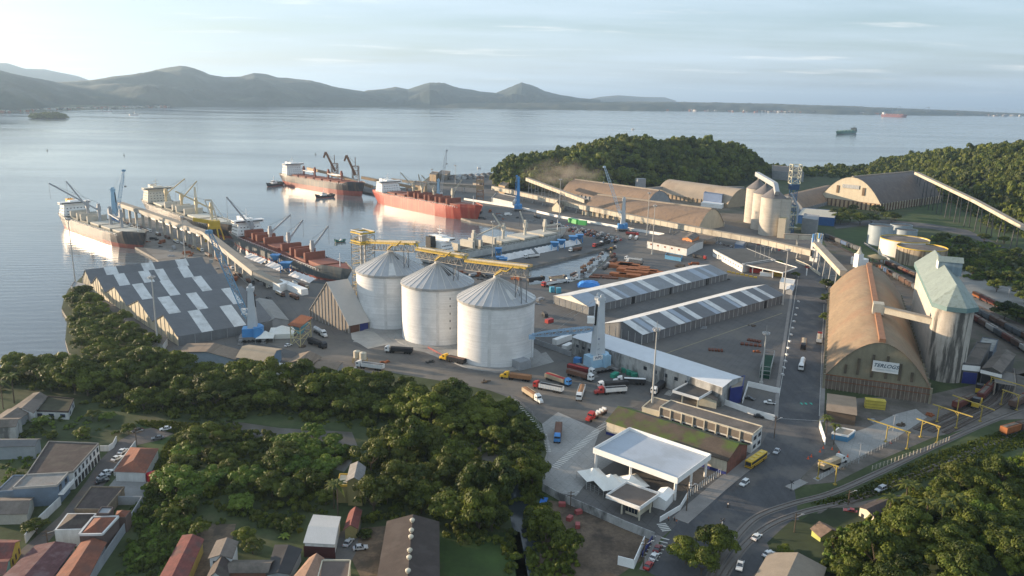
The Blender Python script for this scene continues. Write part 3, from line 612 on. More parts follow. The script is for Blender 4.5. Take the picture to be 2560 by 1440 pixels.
def fabric_shed(label, a, b, c, peak, eave, stripes, light, doors, lean=None):
 A, B, C, D = P = abc(a, b, c); m = (A+B)/2; rise = peak-eave
 root = thing('storage_shed', label, 'shed', cen(P)); w = MB()
 mc = (C+D)/2
 w.add([A, B, C, D, Z(A, eave), Z(B, eave), Z(C, eave), Z(D, eave)], [(0, 1, 5, 4), (1, 2, 6, 5), (2, 3, 7, 6), (3, 0, 4, 7)]); w.build('wall', WALL_GP, root)
 gb = MB(); gb.add([Z(A, eave), Z(B, eave), Z(m, peak)], [(0, 1, 2)]); gb.build('gable', light, root); gb = MB(); gb.add([Z(C, eave), Z(D, eave), Z(mc, peak)], [(0, 1, 2)]); gb.build('gable', light, root)
 L = D-A; u = (B-A).normalized()*.5; v = L.normalized()*.4; up = Vector((0, 0, .15)); dn = Vector((0, 0, .5*rise/((B-A).length/2)))
 r1 = MB(); roofslab(r1, [Z(A, eave)-u-dn-v+up, Z(m, peak)-v+up, Z(mc, peak)+v+up, Z(D, eave)-u-dn+v+up], .12); r1.build('far_slope', SHEET_WH, root)
 r2 = MB(); roofslab(r2, [Z(B, eave)+u-dn-v+up, Z(C, eave)+u-dn+v+up, Z(mc, peak)+v+up, Z(m, peak)-v+up], .12); r2.build('near_slope', SHEET_GR, root)
 e0, e1 = Z(B, eave)+u-dn+up, Z(C, eave)+u-dn+up; q0, q1 = Z(m, peak)+up, Z(mc, peak)+up
 for s0, s1, mt in stripes:
  k = MB(); h = Vector((0, 0, .05)); roofslab(k, [along(e0, e1, s0)+h, along(e0, e1, s1)+h, along(q0, q1, s1)+h, along(q0, q1, s0)+h], .04); k.build('roof_panel', mt, root)
 uu = (B-A).normalized(); ps = MB(); n = 30
 for i in range(n+1):
  p = along(B, C, i/n)+uu*.06; ps.bar(p, Z(p, eave-.2), .16)
 for i in range(7):
  p = along(A, B, i/6)-v.normalized()*.06; ps.bar(p, Z(p, eave), .3 if i in (0, 6) else .2)
 ps.build('post', RIB, root)
 for s in doors:
  p0, p1 = along(B, C, s)+uu*.05, along(B, C, s+.022)+uu*.05; k = MB(); k.bar(Z(along(p0, p1, .5), 0), Z(along(p0, p1, .5), 4.6), (p1-p0).length, .12, up=tuple(uu)); k.build('door', DARK, root)
 return root
W_, B_, G_ = SHEET_WH, SHEET_LB, SHEET_DK
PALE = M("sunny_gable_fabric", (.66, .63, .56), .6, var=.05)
fabric_shed('long grey-roofed shed with thin white and pale roof stripes behind the striped one', (1384, 759), (1471, 787), (1817, 700), 8.6, 5.0,
   [(.0, .10, B_), (.17, .21, W_), (.24, .26, B_), (.33, .38, B_), (.42, .46, W_), (.58, .62, W_), (.665, .70, W_), (.80, .85, B_), (.89, .92, B_)], PALE, [.27, .53, .82])
fabric_shed('long dark shed boldly striped white and blue on its roof, beside the empty yard', (1506, 832), (1604, 861), (1958, 757), 9.6, 5.4,
   [(.0, .04, W_), (.055, .085, B_), (.10, .135, W_), (.135, .22, G_), (.22, .26, W_), (.27, .30, B_), (.30, .34, G_), (.34, .375, W_), (.375, .47, G_), (.47, .50, B_), (.51, .545, W_), (.545, .63, G_), (.63, .655, B_), (.665, .70, W_), (.70, .79, G_), (.79, .83, W_), (.83, .89, G_), (.89, .92, W_), (.92, 1.0, G_)], WALL_GP, [.835])
# ---- A-frame intake building
def aframe():
 A, B, C = g(775, 795), g(873, 833), g(922, 823); D = A+C-B; P = [A, B, C, D]; m = (A+B)/2; mc = (C+D)/2
 root = thing('steep_gabled_shed', 'tall steep-roofed grain intake shed with pale vertical stripes beside the first silo', 'shed', cen(P))
 ev = 4.6; pk = 25.0
 w = MB(); w.add([A, B, C, D, Z(A, ev), Z(B, ev), Z(C, ev), Z(D, ev), Z(m, pk), Z(mc, pk)], [(0, 1, 5, 8, 4), (1, 2, 6, 5), (2, 3, 7, 9, 6), (3, 0, 4, 7)]); w.build('wall', M("taupe_cladding", (.20, .175, .15), .8, var=.12, vs=.2), root)
 r1 = MB(); u = (B-A).normalized()*.5; v = (D-A).normalized()*.5; k = Vector((0, 0, .5*(pk-ev)/((B-A).length/2))); up = Vector((0, 0, .3))
 roofslab(r1, [Z(A, ev)-u-k-v+up, Z(m, pk)-v+up, Z(mc, pk)+v+up, Z(D, ev)-u-k+v+up], .25); roofslab(r1, [Z(B, ev)+u-k-v+up, Z(C, ev)+u-k+v+up, Z(mc, pk)+v+up, Z(m, pk)-v+up], .25)
 r1.build('roof', M("pale_grey_roof", (.42, .40, .37), .7, var=.06), root)
 st = MB(); n = 12; vv = -v.normalized()*.12
 for i in range(n+1):
  t = i/n; p = A.lerp(B, t); h = ev+(pk-ev)*(1-abs(2*t-1)); st.bar(p+vv, Z(p, h-.2)+vv, .45, .2)
 st.build('stripe', RIB, root)
 uu = u.normalized()*.1
 for a, b, mt, nm in ((.06, .50, M("rust_doorway", (.10, .05, .035), .9), 'doorway'), (.54, .97, NAVY, 'roller_door')):
  k = MB(); p0, p1 = along(B, C, a)+uu, along(B, C, b)+uu; q = along(p0, p1, .5); k.bar(Z(q, .02), Z(q, 4.2), (p1-p0).length, .2, up=tuple(uu)); k.build(nm, mt, root)
aframe()
P = abc((655, 828), (722, 816), (680, 765)); house('small_shed', 'low grey gabled shed standing behind the nearer blue and white crane', 'shed', P, 3.6, 2.6, WALL_GR, M("mid_grey_roof", (.24, .235, .22), .7, var=.1))
# ---- long weathered white building
P = abc((1429, 885), (1802, 1018), (1850, 1003)); P[2] = g(1853, 942, 11.2); P[2].z = 2; P[3] = P[0]+P[2]-P[1]
root, ro = house('long_warehouse', 'long weathered white warehouse with a pale roof between truck yard and empty yard', 'warehouse', P, 9.0, 1.2, WALL_OLD, M("white_long_roof", (.60, .62, .64), .6, var=.06, rib=((.9, .2, 0), .12)), ridge='AB', over=.2)
windows(root, P, 0, 5, 5.0, 1.6, 1.9, a=.50, b=.83); windows(root, P, 0, 3, 4.6, 1.4, 1.8, a=.02, b=.16)
A, B = P[0], P[1]; dd = (B-A).normalized(); nn = Vector((dd.y, -dd.x, 0)); k = MB()
for t in (.33, .66, .80): k.bar(along(A, B, t)+nn*.1, Z(along(A, B, t)+nn*.1, 8.8), .35)
k.build('pilaster', WALL_GR, root)
P2 = abc((1822, 1012), (1852, 1006), (1858, 978)); house('blue_building', 'dark navy panelled block at the end of the long white warehouse', 'building', P2, 7.5, 0, NAVY, GALT)
P = [g(1682, 976, 8), g(1747, 995, 8), g(1788, 971, 8), g(1726, 953, 8)]
for p in P: p.z = 2
canopy('gate_canopy', 'dark flat gate canopy with white fascia in front of the long warehouse', 'canopy', P, 6.2, 1.2, WHITE, M("dark_gravel_roof", (.075, .07, .065), .9, var=.2, vs=.4), [(.35, .06), (.94, .06), (.94, .6), (.3, .94), (.94, .94)], cm=CREAM)
P = abc((1742, 1012), (1790, 1022), (1795, 1000)); house('guard_house', 'small cream gate house lit by the sun next to the gate canopy', 'hut', P, 3.6, 1.0, CREAM, ROOF_GB)
# ---- mossy shed, louvred office, big white canopy, gate office
P = [g(1517, 1053, 7.4), g(1818, 1152, 7.4), g(1868, 1112, 7.4)]
for p in P: p.z = 2
P.append(P[0]+P[2]-P[1]); root, ro = house('mossy_shed', 'long shed whose brown roof is overgrown with green moss', 'shed', P, 5.4, 3.4, WALL_CR, MOSS, ridge='AB')
A, B, C, D = P; u = (B-A).normalized()*.1; k = MB(); k.add([B+u, C+u, Z(C, 5.3)+u, Z((B+C)/2, 8.7)+u, Z(B, 5.3)+u], [(0, 1, 2, 3, 4)]); k.build('brick_gable', BRICK, root)
k = MB(); nn = Vector((u.y, -u.x, 0)).normalized()*.12; nn = -nn if nn.dot(A-D) < 0 else nn; k.quad(A+nn, B+nn, Z(B+nn, 1.2), Z(A+nn, 1.2)); k.build('skirting', NAVY, root)
P = [g(1651, 1016, 10), g(1883, 1084, 10), g(1906, 1065, 10)]
for p in P: p.z = 2
P.append(P[0]+P[2]-P[1]); root, ro = house('office_block', 'long white office block with brown louvred bays beside the mossy roof', 'building', P, 8.0, 0, WALL_WH, ROOF_GB, parapet=WALL_CR)
A, B, C, D = P; d = (B-A)/8; u = d.normalized(); nn = Vector((u.y, -u.x, 0)); ang = math.atan2(u.y, u.x); LOUV = M("louvres", (.19, .16, .13), .85, var=.15, vs=.3, rib=((0, 0, 3.0), .4))
for i in range(8):
 c = A+d*(i+.5)+nn*.08; k = MB(); k.box((c.x, c.y, 2+4.6), (d.length*.86, .2, 2.7), ang, True); k.build('louvre', LOUV, root)
 k = MB(); k.box((c.x, c.y, 2+3.3), (d.length*.7, .22, .7), ang, True); k.build('window', GLASS, root)
 c = A+d*i+nn*.25; k = MB(); k.box((c.x, c.y, 2), (.4, .7, 7.7), ang, True); k.build('pilaster', WALL_CR, root)
windows(root, P, 1, 2, 4.8, 1.4, 2.4, frame=WALL_GR); windows(root, P, 1, 2, 1.4, 1.4, 2.4, frame=WALL_GR)
P = abc((1604, 1040), (1652, 1052), (1680, 1026)); house('flat_annex', 'low cream flat-roofed annex at the near end of the louvred office block', 'building', P, 4.0, 0, CREAM, M("tan_flat_roof", (.22, .17, .125), .85, var=.2, vs=.2), parapet=CREAM)
P = [g(1484, 1119, 10.6), g(1694, 1195, 10.6), g(1777, 1135, 10.6), g(1574, 1067, 10.6)]
for p in P: p.z = 2
P[3] = P[0]+P[2]-P[1]
canopy('weighbridge_canopy', 'very large white flat canopy with deep white fascia over the weighbridge lanes', 'canopy', P, 8.6, 2.1, WHITE, M("white_deck_roof", (.40, .44, .49), .6, var=.04, rib=((.7, .35, 0), .10), dirt=(.30, .32, .34), da=.5, ds=.08), [(.02, .04), (.45, .04), (.97, .04), (.97, .5), (.97, .96), (.02, .96), (.5, .96)], ct=.8)
P = [g(1516, 1237, 7), g(1600, 1268, 7), g(1649, 1233, 7), g(1567, 1203, 7)]
for p in P: p.z = 2
P[3] = P[0]+P[2]-P[1]
root = canopy('gate_office_roof', 'white gate office with a flat brown roof near the street corner', 'building', P, 5.2, 1.3, WHITE, M("brown_flat_roof", (.15, .12, .10), .9, var=.12, vs=.3), [(.45, .05), (.97, .05), (.97, .6)], cm=CREAM)
q = [along(along(P[0], P[1], s), along(P[3], P[2], s), t) for s, t in ((.50, .15), (.86, .15), (.86, .9), (.50, .9))]
k = MB(); k.prism(q, 2.0, 6.0); wl = k.build('room', CREAM, root)
windows(wl, q, 0, 4, 1.0, 1.8, .9, name='window')
P = abc((1660, 1275), (1700, 1283), (1712, 1262)); P = abc((1632, 1268), (1662, 1277), (1682, 1254)); house('white_hut', 'small white hut with a pale sloping roof behind the gate office', 'hut', P, 3.6, .8, WHITE, WHITE)
# ---- arched warehouses
def arch(label, P0, P1, zr, w, hw, rm, em, n=18, ends=(), mon=None, shape=1.0, base=None, flare=0.0, name='arched_warehouse', zb=2.0, skirt=None, mh=1.6, pw_=2.1):
 "P0, P1: ridge end pixels at height zr; w width; hw wall height"
 A = g(*P0, zr); B = g(*P1, zr); A.z = B.z = zb; d = (B-A).normalized(); pn = Vector((-d.y, d.x, 0)); root = thing(name, label, 'warehouse', tuple((A+B)/2))
 H_ = zr-zb-hw; prof = []
 for i in range(n+1):
  a = math.pi*i/n; x = -math.cos(a)*w/2; z = hw+H_*(1-abs(2*x/w)**pw_); prof.append((x, z))
 r_ = MB(); m_ = 14; vs = []
 for j in range(m_+1):
  c = A.lerp(B, j/m_)
  for x, z in prof: vs.append(c+pn*x+Vector((0, 0, z)))
 fs = [(j*(n+1)+i, j*(n+1)+i+1, (j+1)*(n+1)+i+1, (j+1)*(n+1)+i) for j in range(m_) for i in range(n)]
 r_.add(vs, fs); r_.build('roof', rm, root, smooth=True)
 for c, s in ((A, -1), (B, 1)):
  e = MB(); c2 = c-d*s*.6; v = [c2+pn*x+Vector((0, 0, z)) for x, z in prof]; v = v if s > 0 else v[::-1]; e.add(v+[], [tuple(range(len(v)))]); e.build('end_wall', em, root)
 k = MB(); q = [A-pn*(w/2-.4)+d*.3, B-pn*(w/2-.4)-d*.3, B+pn*(w/2-.4)-d*.3, A+pn*(w/2-.4)+d*.3]; k.prism(q, zb, zb+hw); k.build('wall', skirt or em, root)
 if mon:
  k = MB(); k.bar(A+d*1+Vector((0, 0, zr-zb+mh*.3)), B-d*1+Vector((0, 0, zr-zb+mh*.3)), mon[0], mh); k.build('ridge_monitor', mon[3], root)
 nbt = int((B-A).length/7); k = MB()
 for i in range(nbt+1):
  c = A.lerp(B, i/nbt)
  for s in (-1, 1): k.box(tuple(c+pn*s*(w/2+.3)), (1.0, 1.0, hw+.6), math.atan2(d.y, d.x), True)
 k.build('buttress', em, root)
 return root, A, B, d, pn
DUSTR = M("dusty_arch_roof", (.235, .165, .115), .85, var=.12, vs=.05, streak=(.25, .25, .02), sa=.08, dirt=(.13, .10, .08), da=.5, ds=.03)
PALER = M("pale_arch_roof", (.33, .27, .205), .8, var=.1, vs=.05, dirt=(.20, .15, .11), da=.5, ds=.05)
GREYR = M("grey_brown_arch_roof", (.12, .10, .09), .75, var=.12, vs=.05, streak=(.25, .25, .03), sa=.1, dirt=(.17, .14, .12), da=.5, ds=.05)
OCHR = M("ochre_arch_roof", (.225, .165, .105), .8, var=.14, vs=.06, streak=(.5, .08, .5), sa=.12, dirt=(.24, .135, .08), da=.5, ds=.05, dl=(.45, .62))
CRMW = M("cream_end_wall", (.50, .44, .33), .8, var=.08, vs=.15, streak=(.5, .5, .05), sa=.08)
OLIVEW = M("olive_end_wall", (.215, .19, .13), .8, var=.12, vs=.15, streak=(.6, .6, .05), sa=.12)
arch('brown arched warehouse furthest back, half hidden behind another brown one', (1437, 449), (1650, 477), 22, 48, 4, DUSTR, WALL_GR, mon=(2.4, 4, 150, GALT))
arch('brown arched warehouse alongside the long conveyor gallery', (1493, 487), (1782, 523), 22.5, 50, 4, DUSTR, CRMW, mon=(2.4, 3, 176, GALT))
root, A, B, d, pn = arch('pale arched warehouse between the forested headland and the blue building', (1675, 448), (1857, 472), 24, 50, 5, PALER, M("buff_wall", (.36, .28, .19), .8, var=.1))
arch('low brown arched roof behind the cylindrical silos', (1965, 488), (2075, 463), 20, 44, 4, DUSTR, WALL_GR)
root, A, B, d, pn = arch('big dark arched warehouse with a cream front on the rise below the wooded hill', (2130, 443), (2284, 429), 40, 80, 9, GREYR, CRMW, mon=(2.2, 2, 140, GALT), skirt=M("rust_brown_base", (.14, .085, .055), .9, var=.2, vs=.3))
k = MB(); q = A-d*.15
for s, wd in ((-17, 3.2), (17, 2.8)): k.box(tuple(q+pn*s+Vector((0, 0, 17))), (.3, wd, 9.5), math.atan2(d.y, d.x), True)
k.build('louvre', M("brown_louvre", (.15, .10, .06), .8), root)
k = MB(); k.box(tuple(q+Vector((0, 0, 24))), (.3, 22, 4.6), math.atan2(d.y, d.x), True); k.build('faded_sign', M("faded_sign", (.33, .34, .34), .8, var=.3, vs=.5), root)
k = MB()
for i in range(14):
 p = q-d*.2+pn*(-37+i*5.7); k.box(tuple(p), (1.2, 3.2, 8.5), math.atan2(d.y, d.x), True)
k.build('plinth', M("tan_plinth", (.40, .28, .17), .85), root)
P = abc((1757, 512), (1803, 518), (1812, 505)); root, ro = house('blue_hopper_building', 'blue clad square building on a white base in front of the pale arched warehouse', 'building', P, 15, 0, M("blue_cladding", (.12, .18, .30), .6, var=.08), M("blue_roof", (.12, .17, .25), .6))
k = MB(); k.prism([Z(p, 0) for p in abc((1752, 516), (1804, 522), (1822, 508))], 2.0, 7.0); k.build('base', WHITE, root)
# ---- ochre arched warehouse with lettering (the nearest)
def nearest_arch():
 zr = 27.0; hw = 6.6
 root, A, B, d, pn = arch('ochre arched warehouse with an orange ridge and a lettered sign on its front', (2206, 857), (2171, 662), zr, 43, hw, OCHR, OLIVEW, n=24, pw_=1.85, mon=(2.6, 1, 118, M("rust_ridge", (.27, .135, .075), .8, var=.2, vs=.3)), mh=1.9, skirt=M("brown_base_wall", (.18, .14, .11), .9, var=.2, vs=.3, streak=(.6, .6, .05)))
 if pn.x < 0: pn = -pn
 up = Vector((0, 0, 1)); f = A-d*.12
 sm = M("louvre_strip", (.085, .07, .05), .85, rib=((0, 0, 2.5), .3))
 for s, z0, h in ((-13.5, 8.6, 4.2), (-8.4, 8.8, 7.6), (-2.6, 8.4, 10.6), (3.2, 8.6, 10.6), (8.6, 8.6, 7.8), (13.6, 8.8, 4.4)):
  k = MB(); c = f+pn*s+up*z0; k.box(tuple(c), (.35, 1.1, h), math.atan2(d.y, d.x), True); k.build('louvre_strip', sm, root)
 bm = MB(); w2 = 21.6
 for i in range(27): bm.bar(f-d*.3+pn*(-w2+i*w2*2/26), f-d*.3+pn*(-w2+i*w2*2/26)+up*(hw+.6), .18)
 bm.build('post', M("pale_rail_post", (.30, .26, .20), .7), root)
 k = MB(); k.bar(f-d*.35-pn*w2+up*4.4, f-d*.35+pn*w2+up*4.4, .2); k.bar(f-d*.35-pn*w2+up*(hw+.4), f-d*.35+pn*w2+up*(hw+.4), .25); k.build('rail', RUST, root)
 k = MB(); c = f-d*.35+pn*2.6+up*11.6; k.box(tuple(c), (.25, 10.6, 5.0), math.atan2(d.y, d.x), True); board = k.build('sign_board', M("sign_board", (.62, .63, .62), .6, var=.05), root)
 cu = bpy.data.curves.new("lettering", 'FONT'); cu.body = "TERLOGS"; cu.size = 2.3; cu.shear = .35; cu.extrude = .04; cu.offset = .03; cu.align_x = 'CENTER'; cu.space_character = 1.06
 to = bpy.data.objects.new("t", cu); COL.objects.link(to); dg = bpy.context.evaluated_depsgraph_get(); me = bpy.data.meshes.new_from_object(to.evaluated_get(dg)); bpy.data.objects.remove(to)
 o = bpy.data.objects.new("lettering", me); COL.objects.link(o); me.materials.clear(); me.materials.append(M("letter_blue", (.04, .07, .10), .6)); o.parent = board
 c2 = c-d*.17+up*2.3; org = ORG[root.name]; n_ = -d
 o.matrix_basis = Matrix(((pn.x, up.x, n_.x, c2.x-org[0]), (pn.y, up.y, n_.y, c2.y-org[1]), (pn.z, up.z, n_.z, c2.z-org[2]), (0, 0, 0, 1)))
 cu = bpy.data.curves.new("lettering2", 'FONT'); cu.body = "TERMINAL MARITIMO"; cu.size = .95; cu.extrude = .03; cu.align_x = 'CENTER'
 to = bpy.data.objects.new("t", cu); COL.objects.link(to); dg = bpy.context.evaluated_depsgraph_get(); me = bpy.data.meshes.new_from_object(to.evaluated_get(dg)); bpy.data.objects.remove(to)
 o = bpy.data.objects.new("lettering", me); COL.objects.link(o); me.materials.clear(); me.materials.append(M("letter_faded", (.42, .45, .46), .6)); o.parent = board
 c2 = c-d*.17+up*.9
 o.matrix_basis = Matrix(((pn.x, up.x, n_.x, c2.x-org[0]), (pn.y, up.y, n_.y, c2.y-org[1]), (pn.z, up.z, n_.z, c2.z-org[2]), (0, 0, 0, 1)))
 return A, B, d, pn
TA, TB, TD, TN = nearest_arch()
# ---- twin round silo with green roof
def green_silo():
 ze = 39.0; L0 = g(2333, 752, ze); L1 = g(2292, 662, ze); Rr = g(2437, 758, ze); d = (L1-L0).normalized(); pn = Vector((d.y, -d.x, 0)); w = (Rr-L0).dot(pn); r_ = w/2
 c0 = L0+pn*r_+d*0; c1 = L1+pn*r_-d*r_*.2; c0.z = c1.z = 2
 root = thing('twin_silo', 'pair of tall black-streaked round concrete silos under one faceted green roof', 'silo', tuple((c0+c1)/2))
 for c, mt in ((c0, STAIN), (c1, CONO)):
  k = MB(); k.lathe(c, [(r_*.97, 0), (r_*.97, ze-2)], n=64); k.build('cylinder', mt, root, smooth=True)
 k = MB(); k.prism([c0-pn*r_*.86, c0+pn*r_*.86, c1+pn*r_*.86, c1-pn*r_*.86], 2, ze-.3); k.build('web_wall', CONO, root)
 rm = M("green_sheet_roof", (.235, .28, .255), .6, var=.10, vs=.1, streak=(.6, .6, .2), sa=.08, dirt=(.13, .15, .12), da=.5, ds=.1)
 q = r_*1.08; s = q*.42; rg = ze-2+8.5
 base = [c0-pn*q+d*s, c0-pn*q-d*s*.9, c0-pn*s-d*q, c0+pn*s-d*q, c0+pn*q-d*s*.9, c1+pn*q+d*r_, c1-pn*q+d*r_]
 E = [Z(p, ze-2) for p in base]; F_ = [Z(p, ze-4.2) for p in base]; n = len(E)
 k = MB(); k.add(E+F_, [(i, (i+1) % n, n+(i+1) % n, n+i) for i in range(n)]); k.build('fascia', M("teal_fascia", (.13, .21, .21), .6, var=.1), root)
 r0, r1 = Z(c0+d*2, rg), Z(c1+d*r_, rg); k = MB()
 k.add(E+[r0, r1], [(0, 1, 7), (1, 2, 7), (2, 3, 7), (3, 4, 7), (4, 5, 8, 7), (6, 0, 7, 8), (5, 6, 8)]); k.build('roof', rm, root)
 m = c0.lerp(c1, .62); k = MB(); k.bar(Z(m, rg-2)-pn*r_*.30, Z(m, rg-2)+pn*r_*.95, 7.5, 7.0); mo = k.build('roof_cabin', M("teal_cabin", (.22, .28, .31), .6, var=.1, streak=(.6, .6, .05)), root)
 k = MB(); a = Z(m, rg+1.6); k.add([a-pn*r_*.34-d*4.2, a-pn*r_*.34+d*4.2, a+pn*r_+d*4.2, a+pn*r_-d*4.2, a-pn*r_*.34+Vector((0, 0, 2.4)), a+pn*r_+Vector((0, 0, 2.4))], [(0, 3, 5, 4), (1, 4, 5, 2), (0, 4, 1), (2, 5, 3)]); k.build('cabin_roof', rm, mo)
 k = MB(); a = Z(m, 0)-pn*(r_*.30+.1); k.bar(a+Vector((0, 0, rg-5.4)), a+Vector((0, 0, rg+1.4)), 7.7, .25, up=tuple(pn)); k.build('cabin_end', WHITE, mo)
 t = thing('conveyor_bridge', 'short enclosed bridge from the ochre roof ridge to the twin silo', 'conveyor', tuple(c0))
 p = Vector(TA)+TD*52; p.z = 30.0; q = Vector((c0.x, c0.y, 29.0))-pn*r_*.9
 k = MB(); k.bar(p, q, 3.2, 2.8); k.build('gallery', GALL, t); k = MB(); k.bar(p+Vector((0, 0, 1.6)), q+Vector((0, 0, 1.6)), 3.8, .3); k.build('roof', GALT, t)
 k = MB(); k.box(tuple(p-Vector((0, 0, 2.5))), (6, 5, 5.4), math.atan2(TD.y, TD.x), True); k.build('transfer_cabin', GALL, t)
green_silo()
# ---- three big round silos
def big_silos():
 ze = 33.0; pts = [(976, 671), (1094, 701), (1241, 741)]; Ls = [(892, 672), (1003, 702), (1143.5, 741)]
 labs = ['big round concrete silo beside the steep striped shed, furthest of three', 'middle one of the three big round concrete silos, patched cone roof', 'nearest of three big round concrete silos, with a utility box at its foot']
 C_ = []
 for i, (c, l) in enumerate(zip(pts, Ls)):
  p = g(*c, ze); q = g(*l, ze); p.z = q.z = 2; r_ = (p-q).length; C_.append((p, r_))
 rr = sum(x[1] for x in C_)/3
 for i, (p, r_) in enumerate(C_):
  root = thing('grain_silo', labs[i], 'silo', tuple(p), 'big concrete grain silos'); r_ = rr
  k = MB(); k.lathe(p, [(r_, 0), (r_, ze-2)], n=96); k.build('drum', CONW, root, smooth=True)
  k = MB(); k.lathe(p, [(r_+4.5, .05), (r_+4.2, .35), (r_, .5)], n=64); k.build('apron', LCONC, root)
  n = 30; k = MB(); apex = Z(p, ze-2+10.6); e = [Z(p, ze-2-.2)+Vector((math.cos(6.28318*j/n), math.sin(6.28318*j/n), 0))*(r_+.6) for j in range(n)]
  tt = [apex+Vector((math.cos(6.28318*j/n), math.sin(6.28318*j/n), -.8))*1.2 for j in range(n)]
  k.add(e+tt, [(j, (j+1) % n, n+(j+1) % n, n+j) for j in range(n)]); k.build('roof', GALV, root)
  k = MB(); k.lathe(p+Vector((0, 0, ze-3.4)), [(r_+.62, 0), (r_+.62, 1.2)], n=n); k.build('eaves_band', STEEL, root)
  rb = MB()
  for j in range(n): rb.bar(e[j]+Vector((0, 0, .12)), tt[j]+Vector((0, 0, .12)), .16 if j % 3 else .32, .18)
  rb.build('rib', RIB, root)
  k = MB(); k.lathe(p+Vector((0, 0, ze-2+9.2)), [(1.6, 0), (1.6, 1.6), (.3, 2.3)], n=16); k.build('cap', RIB, root)
  vdir = Vector((-p.x, -p.y, 0)).normalized(); a0 = math.atan2(vdir.y, vdir.x)
  def panel(ja, s0, s1, mt, nm):
   a = a0+ja; ee = [Z(p, ze-2-.2)+Vector((math.cos(b), math.sin(b), 0))*(r_+.6) for b in (a, a+.2)]; ap = apex+Vector((0, 0, -.6))
   q = [along(ee[0], ap, s0), along(ee[1], ap, s0), along(ee[1], ap, s1), along(ee[0], ap, s1)]; kk = MB(); kk.quad(*(x+Vector((0, 0, .25)) for x in q)); kk.build(nm, mt, root)
  if i == 0: panel(.62, .62, .88, DARK, 'roof_opening'); panel(-.05, .02, .5, SHEET_WH, 'roof_panel')
  if i == 1: panel(.55, .45, .85, DARK, 'roof_opening'); panel(.85, .45, .85, DARK, 'roof_opening'); panel(1.5, .05, .7, SHEET_WH, 'roof_panel'); panel(1.2, .3, .6, SHEET_WH, 'roof_panel')
  if i == 2: panel(.45, .2, .55, SHEET_WH, 'roof_panel'); panel(1.25, .02, .9, SHEET_WH, 'roof_panel'); panel(1.5, .02, .7, SHEET_WH, 'roof_panel')
  for sgn, aa, dp in ((1, -.16 if i != 1 else 0, .2),):
   a = a0+aa; q = p+Vector((math.cos(a), math.sin(a), 0))*(r_+.05); k = MB(); k.box(tuple(q), (dp, 1.5, ze-3.6), a, True); k.build('joint_strip', M("joint", (.60, .595, .58), .85) if not bpy.data.materials.get("joint") else bpy.data.materials["joint"], root)
  if i == 1:
   for z in (9, 13, 17, 21, 25):
    a = a0+.34; q = p+Vector((math.cos(a), math.sin(a), 0))*(r_+.03); k = MB(); k.box((q.x, q.y, 2+z), (.12, .45, 1.1), a, True); k.build('slot', DARK, root)
 C3, r3 = C_[2]; a = math.atan2(-C3.y, -C3.x)+.62; q = C3+Vector((math.cos(a), math.sin(a), 0))*(rr+2.5)
 k = MB(); k.box(tuple(q), (6, 7, 4.2), a, True); bx = solo('utility_box', k, WALL_GR, 'small grey square plant room at the foot of the nearest silo', 'plant room')
 return [c for c, _ in C_], rr
SC3, SR = big_silos()
